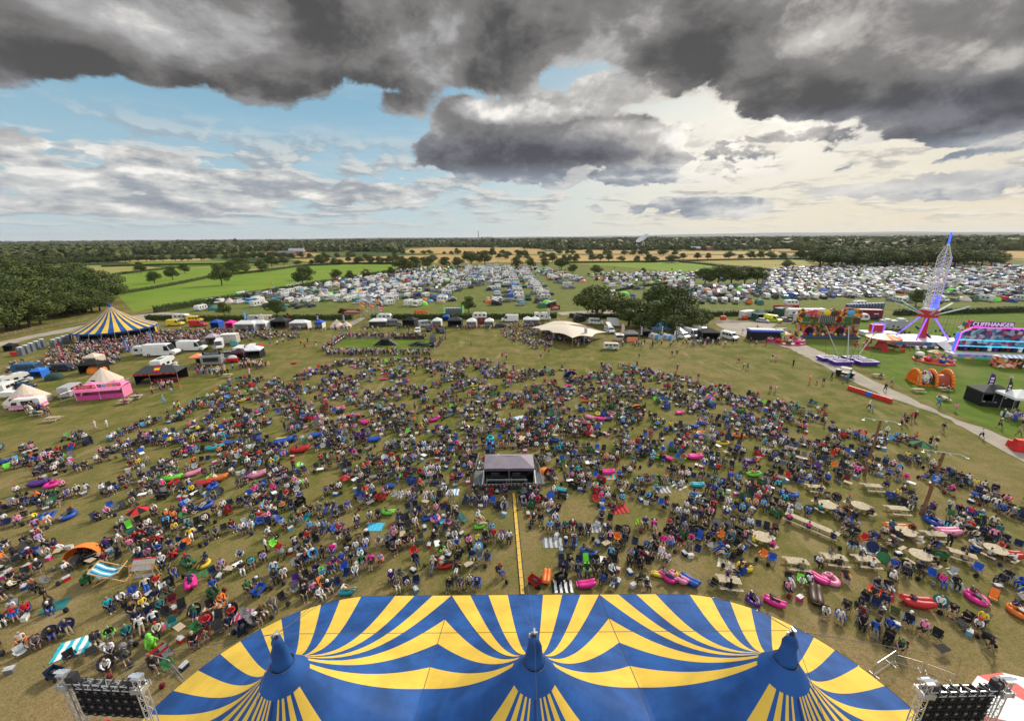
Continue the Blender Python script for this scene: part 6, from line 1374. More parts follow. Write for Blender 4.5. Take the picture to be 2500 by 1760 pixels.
for x, z, c in((-6.6, 5.7, 'green'), (5.6, 5.7, 'green'), (3.0, 5.8, 'maroon'), (-3.8, 5.6, 'olive'), (8, 5.4, 'brown')):m_=MB([cm(c)]);m_.box((x, -.32, z), (2.0 if abs(x)>4 else 1.2, .12, 1.5));m_.obj('painted_panel', s)
for x, z, c in((-1.0, 7.6, 'yellow'), (5.8, 7.7, 'sky'), (-7.9, 7.0, 'brown'), (1.4, 7.5, 'brown')):m_=MB([cm(c)], smooth=True);m_.ell((x, -.35, z), (1.2 if abs(x)<7 else .7, .35, .9), 12, 7);m_.obj('painted_figure', s)
wordm('sign_lettering', 'FUN', 1.5, mat('sign_hotpink', (.85, .05, .3), .5), (-5.4, -.42, 8.0), UP, s, .05);wordm('sign_lettering', 'HOUSE', 1.15, mat('sign_hotpink'), (-4.9, -.42, 6.95), UP, s, .05)
for k in range(14):m_=MB([cm(('white', 'red', 'blue', 'yellow', 'green')[k%5])], smooth=True);m_.ell((-8 +k*1.25, -1.5, 1.2), (.35, .3, .5), 8, 6);m_.obj('deck_figure', s)
q=P(1872, 832);s=empty('game_booth', 'long black booth with blue and white scalloped roof beside the gravel track', 'booth', (q.x, q.y+1.6, 0), R(-8));m_=MB([BLK]);m_.box((0, 0, 1.3), (9, 3, 2.6));m_.obj('body', s);m_=MB([mat('booth_blue', (.03, .09, .6), .5)]);m_.box((0, 0, 2.85), (9.4, 3.3, .55));m_.obj('fascia', s)
for k in range(9):m_=MB([wt], smooth=True);m_.ell((-4.2 +k*1.05, 0, 3.2), (.6, 1.6, .22), 10, 5);m_.obj('roof_scallop', s)
def kiddie(px, py, label, nm, base, cols, seed, cars=8, rad=3.6):
 rr2=random.Random(seed);q=P(px, py);s=empty(nm, label, 'kiddie ride', (q.x, q.y+2.0, 0));m_=MB([mat('%s_deck'%nm, base, .5), mat('%s_rim'%nm, (.5, .6, .55), .5)]);m_.lathe([(rad*1.25, 0), (rad*1.3, .2), (rad*1.25, .45), (.1, .5)], 24);m_.obj('turntable', s)
 for k in range(cars):
  a=k*2 *math.pi/cars;c=cm(cols[k%len(cols)]);m_=MB([c], smooth=True);x, y=rad*math.cos(a), rad*math.sin(a);m_.lathe([(.35, .5), (.75, .75), (.85, 1.25), (.75, 1.25), (.6, .9), (.1, .85)], 12, (x, y, 0));car=m_.obj('ride_car', s)
  m_=MB([cm(cols[(k+2)%len(cols)])], smooth=True);m_.ell((x, y, 1.3), (.3, .3, .45), 8, 6);m_.obj('figure', car)
 m_=MB([collage('%s_art'%nm, [(.7, .1, .2), (.8, .5, .1), (.1, .4, .15), (.8, .3, .5), (.6, .6, .65)], 1.6)]);m_.lathe([(.9, .5), (1.2, 1.8), (1.5, 2.4), (.4, 2.9)], 14);m_.obj('centre_drum', s)
 return s
k1=kiddie(1925, 838, 'rainbow-rimmed kiddie ride with pink and red seats left of the fun house', 'rainbow_ride', (.35, .05, .08), ['pink', 'red', 'green', 'magenta', 'white'], 3, 10, 4.2)
m_=MB([collage('rainbow_ride_art', [(.7, .1, .2)]*2, 1.5)]);m_.ext([(-3.5, .5), (3.5, .5), (3.0, 2.8), (1.6, 3.6), (-1.6, 3.6), (-3.0, 2.8)], 2.2, 2.5);m_.obj('backdrop', k1)
for x in(-1.3, 3.4):m_=MB([mat('ride_lime', (.4, .6, .1), .5)]);m_.cyl((x, -1, .4), (x+.2, -1, 3.2), .3, .22, 8);m_.obj('post', k1)
k2=kiddie(2297, 888, 'red and yellow kiddie ride with white balloon lamps in the middle of the fairground', 'balloon_ride', (.62, .10, .04), ['blue', 'pink', 'yellow', 'green', 'red'], 4, 7, 3.0)
for x, y, z in((-3.4, 1.5, 3.3), (-1.0, 1.9, 3.2), (1.6, 1.6, 3.1), (3.6, .2, 2.8), (-3.7, .9, 2.9)):m_=MB([steel, wt], smooth=True);m_.cyl((x, y, 0), (x, y, z), .03, n=5);m_.ell((x, y, z), (.42, .42, .32), 10, 6, 1);m_.obj('balloon_lamp', k2)
q=P(2162, 852);s=empty('chair_swing_carousel', 'red and yellow striped childrens chair-swing carousel with low hanging seats', 'carousel', (q.x, q.y+1.5, 0));n=20;m_=MB([redp, mat('carousel_yellow', (.75, .52, .10), .5)])
for i in range(n):a0, a1=2 *math.pi*i/n, 2 *math.pi*(i+1)/n;m_.add([(4.0 *math.cos(a0), 4.0 *math.sin(a0), 3.0), (4.0 *math.cos(a1), 4.0 *math.sin(a1), 3.0), (.05 *math.cos(a1), .05 *math.sin(a1), 4.1), (.05 *math.cos(a0), .05 *math.sin(a0), 4.1)], [(0, 1, 2, 3)], i%2)
m_.obj('canopy', s);m_=MB([mat('carousel_rim', (.6, .22, .14), .5)]);m_.lathe([(4.02, 2.6), (4.05, 3.02)], n, cap=False);m_.obj('rim', s);m_=MB([redp, whp]);m_.lathe([(1.5, 0), (1.1, 1.4), (.6, 2.9)], 10);m_.obj('centre_drum', s)
for k in range(12):
 a=k*math.pi/6;x, y=3.7 *math.cos(a), 3.7 *math.sin(a);m_=MB([dsteel, redp]);m_.cyl((x, y, 2.6), (x*1.06, y*1.06, .8), .02, n=3);m_.box((x*1.06, y*1.06, .7), (.4, .4, .25), redp);m_.obj('swing_seat', s)
for k in range(9):a=k*.7;m_=MB([redp]);m_.box((6.2 *math.cos(a), 5.4 *math.sin(a), .5), (1.6, .05, .9), rz=a+1.57);m_.obj('fence_panel', s)
q=P(2085, 893);s=empty('bungee_trampoline', 'purple bungee trampolines with four leaning grey masts', 'trampoline', (q.x, q.y+2.5, 0));PU=mat('trampoline_purple', (.07, .03, .28), .5)
for x, y in((-3.2, 1.7), (3.0, 1.4), (-2.6, -1.5), (3.3, -1.9)):
 m_=MB([PU, mat('trampoline_bed', (.10, .10, .12), .8)]);m_.box((x, y, .85), (4.6, 2.6, .5));m_.box((x, y, 1.12), (3.2, 1.4, .04), 1);m_.box((x, y, .3), (4.0, 2.0, .6));m_.obj('trampoline_bed', s)
for x, y, tx, ty, tz in((-1.2, .6, -4.2, 3.6, 8.6), (.4, .2, 1.5, 3.4, 8.4), (1.6, -.4, 7.8, 2.5, 7.4), (0, -.6, .6, -1.6, 5.4)):
 m_=MB([steel]);m_.cyl((x, y, .6), (tx, ty, tz), .12, .09, 7);ms=m_.obj('mast', s)
 for k in(-1.3, 1.3):m_=MB([dsteel]);m_.cyl((tx, ty, tz), (x*2.2 +k, y*3, 1.2), .03, n=3);m_.obj('bungee_cord', ms)
q=P(2285, 945);s=empty('inflatable_slide', 'orange and rust inflatable tunnel with a tangle of colourful artwork in its mouth', 'inflatable', (q.x, q.y+1.8, 0), R(-14));s.scale=(.72, .9, 1.08);IO, IR=mat('inflatable_orange', (.82, .22, .02), .4), mat('inflatable_rust', (.35, .06, .03), .5)
for x, rr3 in((-3.6, 2.3), (0.3, 2.35), (4.0, 2.5)):
 m_=MB([IO], smooth=True);m_.X=Matrix.Translation((x, 0, .1))@Matrix.Rotation(math.pi/2, 4, 'Z');pts=[(rr3*math.cos(t), 0, rr3*1.15 *math.sin(t))for t in[math.pi*i/14 for i in range(15)]];m_.tube(pts, .36, 10);m_.obj('arch_tube', s)
m_=MB([IR], smooth=True);n=14;vs=[];xs_=[.3, 1.2, 2.2, 3.1, 4.0];
for j, x in enumerate(xs_):
 f_=2.2 -.35 *math.sin(math.pi*j/4)
 for i in range(n+1):t=math.pi*i/n;vs.append((x, f_*math.cos(t), f_*1.1 *math.sin(t)+.05 *math.sin(i*4)))
m_.add(vs, [(j*(n+1)+i, j*(n+1)+i+1, (j+1)*(n+1)+i+1, (j+1)*(n+1)+i)for j in range(4)for i in range(n)]);m_.obj('tunnel_skin', s)
m_=MB([IO]);m_.box((-1.7, 1.9, 1.0), (3.8, .3, 2.0));m_.box((-1.7, 0, .1), (3.8, 3.8, .2));m_.obj('base', s)
m_=MB([collage('inflatable_art', [(.75, .75, .75), (.1, .3, .6), (.02, .02, .03), (.7, .1, .2), (.2, .6, .7), (.8, .7, .2)], 2.2)], smooth=True);m_.ell((-1.9, -1.0, 1.5), (1.7, .9, 1.5), 14, 8);m_.obj('painted_panel', s)
q=P(2263, 928);s=empty('advertising_balloon', 'white round balloon on a pole above the orange inflatable', 'balloon', (q.x, q.y+3, 0));m_=MB([wt], smooth=True);m_.ell((0, 0, 5.1), (.8, .8, .5), 14, 8);m_.obj('balloon', s);m_=MB([steel]);m_.cyl((0, 0, 0), (0, 0, 4.8), .04, n=5);m_.obj('pole', s)
q=P(2428, 880);s=empty('show_ride', 'wide ride with glowing painted backboard lettered CLIFFHANGER at the right edge', 'fairground ride', (q.x+2.6, q.y+4.2, 0), R(-12), None, .95);W2=15.5
ART=collage('backboard_art', [(.40, .50, .60), (.06, .2, .4), (.4, .2, .42), (.03, .03, .08), (.06, .3, .42), (.5, .48, .52), (.3, .04, .08), (.03, .05, .2), (.3, .35, .5), (.12, .07, .3)], 1.1)
m_=MB([ART]);m_.ext([(-7.8, 1.2), (W2, 1.2), (W2, 7.8), (-5.2, 7.8), (-7.4, 6.2)], -.2, .2);m_.obj('backboard', s)
m_=MB([GLM]);m_.cyl((-7.7, -.25, 1.2), (-7.4, -.25, 6.2), .14, n=5);m_.cyl((-7.4, -.25, 6.2), (-5.2, -.25, 7.8), .14, n=5);m_.cyl((-5.2, -.25, 7.8), (W2, -.25, 7.8), .14, n=5);m_.obj('light_strip', s)
m_=MB([GLB]);m_.box((-7.95, 0, 3.6), (.3, .5, 5.2));m_.obj('light_strip', s)
for z, gm in((4.3, GLC), (2.6, GLC)):m_=MB([gm]);m_.box((4, -.3, z), (22.5, .12, .16));m_.obj('light_strip', s)
m_=MB([K_]);m_.box((4, -.5, 1.9), (22, .6, 1.2));m_.obj('ride_pit', s)
for k in range(16):m_=MB([cm(('purple', 'black', 'maroon', 'navy', 'white')[k%5])]);m_.box((-6 +k*1.35, -.95, 2.1), (.7, .5, 1.0));m_.obj('ride_seat', s)
m_=MB([whp]);m_.box((3, -2.4, .75), (27, 3.4, .7));m_.obj('deck', s);m_=MB([collage('apron_art', [(.12, .1, .8), (.3, .2, .9), (.1, .4, .8), (.5, .4, .9)], 1.5)]);m_.box((3, -4.14, .85), (25, .06, .6));m_.obj('front_apron', s);m_=MB([collage('kerb_art', [(.7, .1, .1), (.8, .6, .1), (.1, .5, .2)], .6)]);m_.box((3, -4.5, .2), (28, .5, .35));m_.obj('kerb', s)
bs=MB([mat('lettering_plum', (.10, .02, .10), .5)]);wordm('sign_lettering', 'CLIFFHANGER', 1.5, glow('lettering', (.62, .5, .75), .35), (-.9, -.2, 8.6), UP, s, .12, .95);bs.box((-.9, .05, 8.6), (9.6, .1, 1.5));bs.obj('sign_board', s)
for x, z, c in((-7.3, 8.5, 'teal'), (-6.3, 9.1, 'magenta'), (-6.6, 8.1, 'red'), (-7.7, 7.7, 'white')):
 m_=MB([cm(c)]);m_.prism([((.85 if i%2 else .38)*math.cos(i*math.pi/5), (.85 if i%2 else .38)*math.sin(i*math.pi/5))for i in range(10)], -.1, .1);m_.v=[(x+a, -.1 +c_, z+b)for a, b, c_ in m_.v];m_.obj('star_ornament', s)
q=P(2472, 900);s=empty('ride_kiosk', 'painted kiosk with blue and white striped awning at the right photo edge', 'kiosk', (q.x, q.y+1.2, 0), R(-12));m_=MB([collage('kiosk_art', [(.7, .3, .1), (.6, .05, .05), (.8, .7, .6), (.02, .02, .02)], 1.3)]);m_.box((0, 0, 1.3), (5.5, 2.2, 2.6));m_.obj('body', s)
for k in range(11):m_=MB([wt if k%2 else mat('awning_blue', (.10, .35, .6), .6)]);m_.add([(-2.75 +k*.5, -.6, 3.1), (-2.25 +k*.5, -.6, 3.1), (-2.25 +k*.5, -1.7, 2.65), (-2.75 +k*.5, -1.7, 2.65)], [(3, 2, 1, 0)][::1]);m_.obj('awning_stripe', s)
gz(GZ43, 2412, 985, 'charcoal', 'black merchandise stall with open front at the right of the track', 1.15, -14, 'black', 'black_stall');gz(GZ_OPEN, 2475, 1005, 'white', 'white stall with draped tables beside the black one', 1.35, -14, 'black', 'white_stall')
for px, py, lb in((2410, 992, 'display table with small goods at the black stall'), (2468, 1018, 'white-draped table of goods before the white stall'), (2492, 1022, 'second draped table at the far right edge')):
 q=P(px, py);s=empty('display_table', lb, 'table', (q.x, q.y, .03), R(-14));m_=MB([wt if px>2450 else BLK]);m_.box((0, 0, .4), (2.6, .8, .76));m_.obj('tablecloth', s)
 for k in range(6):m_=MB([cm(('maroon', 'white', 'brown', 'grey', 'blue', 'cream')[k])]);m_.box((-1.1 +k*.42, .1 *(k%2), .86), (.26, .3, .16));m_.obj('goods', s)
WB=MB(['@a']);WB.ext([(-.98, 0), (.98, 0), (.98, .3), (.92, 1.4), (-.92, 1.4), (-.98, .3)], -.45, .45, inset=tumble(.3, .16));WBc=MB([dsteel]);WBc.cyl((0, 0, 1.4), (0, 0, 1.44), .08, n=8);WBT=Tm([('shell', WB), ('cap', WBc)])
a, b=P(2070, 951), P(2176, 985);d=(b-a)/7
for i in range(7):c=a+d*(i+.5);WBT.put('water_barrier', ('blue plastic barrier between red ones in the trackside row' if i==3 else 'red plastic barrier, %s from the left in the trackside row'%ORD[i]), 'barrier', (c.x, c.y, .1), math.atan2(d.y, d.x), 'plastic barriers beside the track', {'@a':mat('red_plastic')if i!=3 else mat('blue_plastic', (.03, .12, .6), .4)}, sc=d.length/1.96)
for px, py, rz_, lb in((2472, 1091, -20, 'single red plastic barrier near the right edge'), (2498, 1103, -20, 'larger red plastic barrier cut by the right edge')):at(WBT, px, py, 'water_barrier', lb, 'barrier', rz_, None, {'@a':mat('red_plastic')}, 1.3 if px>2480 else .7)
q=P(2066, 922);s=empty('utility_buggy', 'black utility buggy with roof standing on the gravel track', 'buggy', (q.x, q.y+.5, .1), R(-50));m_=MB([K_]);m_.box((0, 0, .75), (3.2, 1.5, .5));m_.box((1.3, 0, 1.05), (.8, 1.4, .3));m_.box((-1.2, 0, 1.15), (.9, 1.4, .5));m_.obj('body', s);m_=MB([dsteel]);m_.box((0, 0, 2.0), (1.9, 1.5, .08));m_.obj('roof', s)
for x in(-.9, .9):
 for y in(-.7, .7):m_=MB([dsteel]);m_.cyl((x, y, 1), (x*.95, y, 2), .035, n=5);m_.obj('roll_bar', s);m_=MB([rubber]);m_.cyl((x*1.25, y*1.0 -.12, .35), (x*1.25, y+.12, .35), .35, n=12);m_.obj('wheel', s)
m_=MB([glass]);m_.add([(1.0, -.65, 1.2), (1.0, .65, 1.2), (.92, .65, 1.95), (.92, -.65, 1.95)], [(0, 1, 2, 3)]);m_.obj('windscreen', s)
# far landmarks: radio telescope, power station, farm buildings
q=P(1568, 612);s=empty('radio_telescope', 'white dish radio telescope rising above the far trees', 'radio telescope', (q.x, q.y, 0), R(20));m_=MB([mat('dish_white', (.60, .62, .62), .5)], smooth=True);m_.X=Matrix.Translation((0, 0, 24))@Matrix.Rotation(R(-38), 4, 'Y');m_.lathe([(.5, -1), (6, .2), (11, 2.6), (15, 5.6)], 24, cap=False);m_.lathe([(15, 5.7), (11, 2.9), (6, .5), (.5, -.7)], 24, cap=False);dsh=m_.obj('dish', s)
m_=MB([steel]);m_.X=Matrix.Translation((0, 0, 24))@Matrix.Rotation(R(-38), 4, 'Y')
for k in range(3):a=k*2.1;m_.cyl((13 *math.cos(a), 13 *math.sin(a), 4.2), (0, 0, 13), .35, n=5)
m_.obj('feed_legs', dsh);m_=MB([mat('dish_white')]);m_.cyl((-7, -5, 0), (0, 0, 22), .8, n=6);m_.cyl((7, -5, 0), (0, 0, 22), .8, n=6);m_.cyl((0, 7, 0), (0, 0, 22), .8, n=6);m_.box((0, 0, 2), (16, 16, 4));m_.obj('tower', s)
D0=3600.0;px2x=lambda px:(px-1250)/1000 *D0*.958
s=empty('power_station', 'pale factory with one tall chimney on the horizon left of centre', 'factory', (px2x(1176), D0, 0));cw=mat('factory_pale', (.36, .36, .37), .8)
for x, w2, h2 in((50, 100, 42), (-40, 70, 26), (120, 60, 34), (170, 40, 24)):m_=MB([cw]);m_.box((x, 0, h2/2), (w2, 60, h2));m_.obj('wall', s)
m_=MB([cw]);m_.cyl((-20, 0, 0), (-20, 0, 92), 5, 3.4, 12);m_.obj('chimney', s)
def barn(px, py, L, h, roofc, lb, w2=10):
 q=P(px, py);s=empty('farm_building', lb, 'barn', (q.x, q.y, 0), R(rr.uniform(-15, 15)));m_=MB([mat('brick_wall', (.22, .12, .09), .9)]);m_.box((0, 0, h/2), (L, w2, h));m_.obj('wall', s);m_=MB([mat(roofc[0], roofc[1], .8)]);m_.X=Matrix.Rotation(math.pi/2, 4, 'Z');m_.ext([(-w2/2 -.4, h), (w2/2 +.4, h), (0, h+w2*.3)], -L/2 -.4, L/2 +.4);m_.obj('roof', s)
RS, RG=('roof_slate', (.17, .16, .16)), ('roof_tin', (.30, .30, .31))
barn(664, 624, 14, 6, ('roof_tile', (.25, .09, .05)), 'red brick farmhouse among the trees beyond the left stubble');barn(700, 626, 34, 6, RS, 'long slate-roofed barn beyond the left stubble', 14);barn(726, 625, 26, 9, RG, 'tall pale-roofed barn at the right of the farm', 18);barn(1697, 612, 20, 5, RG, 'low barn beyond the upper right stubble', 14);barn(1730, 612, 16, 7, ('roof_tile', (.25, .09, .05)), 'brick house beyond the upper right stubble')
for px, py in((2205, 585), (2235, 588), (440, 580), (330, 592)):barn(px, max(py, 589), 26, 8, RS, 'distant house, roof just visible, at the far %s woods'%('left' if px<1000 else 'right')+(' further out' if px in(2205, 440)else ' nearer in'))
q=P(1556, 673);m_=MB([mat('pond_water', (.38, .42, .40), .08, spec=.6)]);m_.lathe([(.1, .0), (9, .0), (9, .02)], 24, sx=1.6, cap=False);struct(m_.obj('pond_water', None, (q.x, q.y, .3)))
# CAMPSITE
CC=['white']*6 +['silver']*4 +['grey']*5 +['charcoal']*6 +['black']*7 +['navy']*3 +['blue', 'sky', 'red', 'maroon', 'cream', 'green', 'orange']
TCc=['grey']*6 +['charcoal']*5 +['silver']*3 +['navy', 'blue', 'teal', 'olive', 'cream', 'green', 'sky', 'beige', 'orange', 'blue', 'navy', 'lime', 'lilac', 'teal']
for c in set(CC):paint(c)
for c in set(TCc):mat('fabric_'+c, tuple(x*.85 +.02 for x in PAL[c]), .8, 0, .08, 1.5)
CT_=rng.random
units=[]
pr=random.Random(77)
def inside(poly, x, y):
 c=False;j=len(poly)-1
 for i in range(len(poly)):
  if(poly[i][1]>y)!=(poly[j][1]>y)and x<(poly[j][0]-poly[i][0])*(y-poly[i][1])/(poly[j][1]-poly[i][1])+poly[i][0]:c=not c
  j=i
 return c
def row(x0, y0, x1, y1, where, pitch=4.9, skip_=.08, ang=90):
 L=math.hypot(x1-x0, y1-y0);n=int(L/pitch);base=math.degrees(math.atan2(y1-y0, x1-x0));kk=0
 for i in range(n):
  if pr.random()<skip_:continue
  t=(i+.5)/n;x=x0+(x1-x0)*t+pr.uniform(-.6, .6);y=y0+(y1-y0)*t+pr.uniform(-.6, .6)
  kk+=1;kind=pr.choices(('caravan', 'van', 'car', 'moho', 'tent'), (.17, .22, .28, .09, .24))[0]
  units.append((kind, x, y, R(base+ang+pr.choice((0, 180))+pr.uniform(-8, 8)), where, kk, False))
  if kind!='tent' and pr.random()<.55:
   a=R(base+ang);units.append(('tent', x+math.cos(a)*4.2, y+math.sin(a)*4.2, R(base+pr.uniform(-15, 15)), where, kk, True))
  if pr.random()<.22:units.append(('car', x-math.cos(R(base+ang))*4.6, y-math.sin(R(base+ang))*4.6, R(base+90 +pr.uniform(-12, 12)), where, kk, True))
  if pr.random()<.16:units.append(('flag', x+pr.uniform(-3, 3), y+pr.uniform(-3, 3), pr.uniform(0, 6), where, kk, False))
G=lambda px, py:P(px, py)
lanes=[((1076, 742), (1150, 652)), ((1212, 748), (1212, 650)), ((1272, 748), (1244, 650)), ((1345, 752), (1276, 652)), ((1398, 706), (1306, 656)), ((1425, 690), (1335, 660)), ((1130, 706), (1180, 652)), ((1240, 700), (1228, 652)), ((1308, 704), (1262, 652)), ((1168, 700), (1196, 652))]
for i, (a, b)in enumerate(lanes):
 a, b=G(*a), G(*b);row(a.x, a.y, b.x, b.y, ORD[i]+' lane running away from the trade row')
lr=[((500, 742), (930, 735)), ((560, 728), (960, 722)), ((640, 716), (1000, 712)), ((700, 706), (1040, 700)), ((760, 697), (1080, 692)), ((820, 689), (1100, 684)), ((870, 682), (1120, 677)), ((915, 675), (1135, 670)), ((950, 668), (1150, 663)), ((975, 661), (1165, 657)), ((1000, 655), (1180, 652)), ((620, 748), (820, 750)), ((480, 758), (560, 756))]
lr+=[((840, 716), (1075, 712)), ((900, 708), (1085, 703)), ((930, 734), (1060, 738)), ((860, 742), (1030, 748)), ((880, 727), (1070, 726))]
lr+=[((a[0]+22, a[1]-5), (b[0]+12, b[1]-4))for a, b in lr[:9]]
for i, (a, b)in enumerate(lr):
 a, b=G(*a), G(*b);row(a.x, a.y, b.x, b.y, 'row %d from the front left of the centre lanes'%(i+1), 4.5, .10, 84)
rrw=[((1700, 738), (1900, 744)), ((1660, 726), (2020, 730)), ((1640, 716), (2180, 727)), ((1620, 706), (2500, 722)), ((1610, 698), (2540, 712)), ((1600, 690), (2540, 703)), ((1560, 684), (2540, 695)), ((1540, 678), (2540, 688)), ((1520, 672), (2540, 681)), ((1870, 668), (2540, 675)), ((1880, 663), (2540, 669)), ((1900, 658), (2540, 664)), ((2020, 655), (2540, 659)), ((2050, 652), (2540, 654)), ((2420, 648), (2560, 650)), ((2180, 738), (2520, 733)), ((1490, 700), (1560, 708)), ((1470, 692), (1600, 694)), ((1450, 684), (1580, 686)), ((1440, 676), (1560, 678)), ((1430, 670), (1520, 671)), ((1480, 722), (1560, 724))]
rrw+=[((a[0]+14, a[1]-4), (b[0], b[1]-4))for a, b in rrw[1:12]]
for i, (a, b)in enumerate(rrw):
 a, b=G(*a), G(*b);row(a.x, a.y, b.x, b.y, 'row %d of the right-hand camping field'%(i+1), 4.4, .05, 84)
treesp=[(1455, 790, 62), (1590, 800, 130)]
def blocked(x, y):
 u, v, d_=pix(x, y, 0)
 return 1702 <u<1862 and 662 <v<700
units=[u for u in units if not blocked(u[1], u[2])]
units.sort(key=lambda u:u[1]**2 +u[2]**2)
cnt=dict(caravan=0, van=0, car=0, moho=0, tent=0, flag=0)
KN=dict(caravan=('touring_caravan', 'caravan'), van=('camper_van', 'camper van'), car=('parked_car', 'car'), moho=('motorhome', 'motorhome'), tent=('camping_tent', 'tent'), flag=('flag_pole', 'flag'))
rest=Mass();seenl={}
for kind, x, y, rz_, where, kk, extra in units:
 c=pr.choice(CC);tcn=pr.choice(TCc);nm, cat=KN[kind];cols={'@a':paint(c), '@b':cm('grey')};sc_=1.0
 if kind=='caravan':T_=CVN;cols={'@a':cm(pr.choice(('grey', 'navy', 'silver', 'blue', 'beige')))};desc='white caravan'
 elif kind=='van':T_=pr.choice((VANP, VANP, VAN, VANW, LWB));desc=c+(' camper with raised pop-up roof' if T_ is VANP else ' long high-roofed van' if T_ is LWB else ' van')
 elif kind=='car':T_=CAR;desc=c+' car'
 elif kind=='moho':T_=MOHO;cols={'@a':cm(pr.choice(('grey', 'navy', 'maroon', 'silver')))};desc='white motorhome'
 elif kind=='flag':
  T_=FLAG;ca, cb=pr.choice((('white', 'red'), ('blue', 'white'), ('red', 'white'), ('orange', 'yellow'), ('black', 'yellow'), ('pink', 'sky'), ('green', 'white'), ('navy', 'orange')));cols={'@a':cm(ca), '@b':cm(cb)};desc=ca+' and '+cb+' flag on a thin pole'
 else:
  T_=pr.choice((DOME, BIGD, TUN, TUN, BIGD));cols={'@a':mat('fabric_'+tcn), '@b':mat('fabric_'+pr.choice(('grey', 'charcoal', 'silver')))};desc=tcn+(' tunnel tent' if T_ is TUN else ' dome tent');sc_=pr.uniform(.9, 1.15)if T_ is not DOME else 1.1
  if T_ is TUN and pr.random()<.2:T_=BELL;cols={'@a':CRM};desc='calico bell tent';sc_=.95
 if cnt[kind]<(275 if kind!='flag' else 200):
  cnt[kind]+=1
  lb='%s%s at pitch %d of the %s'%(desc, ' set beside its neighbour' if extra else '', kk, where)
  lb=' '.join(lb.split()[:16])
  lb=lb if lb not in seenl else lb.replace(' at pitch', ' further along at pitch')if kind!='x' else lb
  seenl[lb]=1
  near=math.hypot(x, y)<235
  T_.put(nm, lb, cat, (x, y, .06), rz_, nm.replace('_', ' ')+'s in the camping fields', cols, flat=not near, sc=sc_)
 else:rest.put(T_, (x, y, .06), rz_, cols, sc_)
if rest.V:
 o=rest.obj('far_campsite', attr_mat('mixed_vehicle_paint', .45));tag(o, 'furthest packed rows of caravans, cars and tents in the camping fields', 'campsite', kind='stuff')
for i in range(34):
 q=P(878 +(i*37)%52, 790 -(i*13)%30);ca, cb=pr.choice((('red', 'white'), ('yellow', 'red'), ('orange', 'white'), ('pink', 'white'), ('blue', 'white'), ('green', 'white'), ('black', 'yellow'), ('sky', 'yellow')))
 FLAG.put('flag_pole', '%s and %s flag, number %d in the bunch above the white trade tent'%(ca, cb, i+1), 'flag', (q.x, q.y, .05), pr.uniform(-.7, .7), 'bunch of coloured flags above the trade tent', {'@a':cm(ca), '@b':cm(cb)}, sc=pr.uniform(.75, 1.1))
 # PEOPLE
def skin_body(J, E, sub):
 me=bpy.data.meshes.new('t');names=list(J);me.from_pydata([J[n][0]for n in names], [(names.index(a), names.index(b))for a, b in E], [])
 o=bpy.data.objects.new('t', me);COL.objects.link(o);md=o.modifiers.new('s', 'SKIN');md.use_smooth_shade=True;md.branch_smoothing=.6
 for i, n in enumerate(names):v=me.skin_vertices[0].data[i];v.radius=(J[n][1], J[n][2]if len(J[n])>2 else J[n][1]);v.use_root=(n=='pel')
 if sub:m2=o.modifiers.new('u', 'SUBSURF');m2.levels=sub;m2.render_levels=sub
 dg=bpy.context.evaluated_depsgraph_get();dg.update();ev=bpy.data.meshes.new_from_object(o.evaluated_get(dg))
 V=[tuple(v.co)for v in ev.vertices];F=[tuple(p.vertices)for p in ev.polygons];Nn=[Vector(v.normal)for v in ev.vertices]
 bpy.data.objects.remove(o);bpy.data.meshes.remove(me);bpy.data.meshes.remove(ev)
 return V, F, Nn
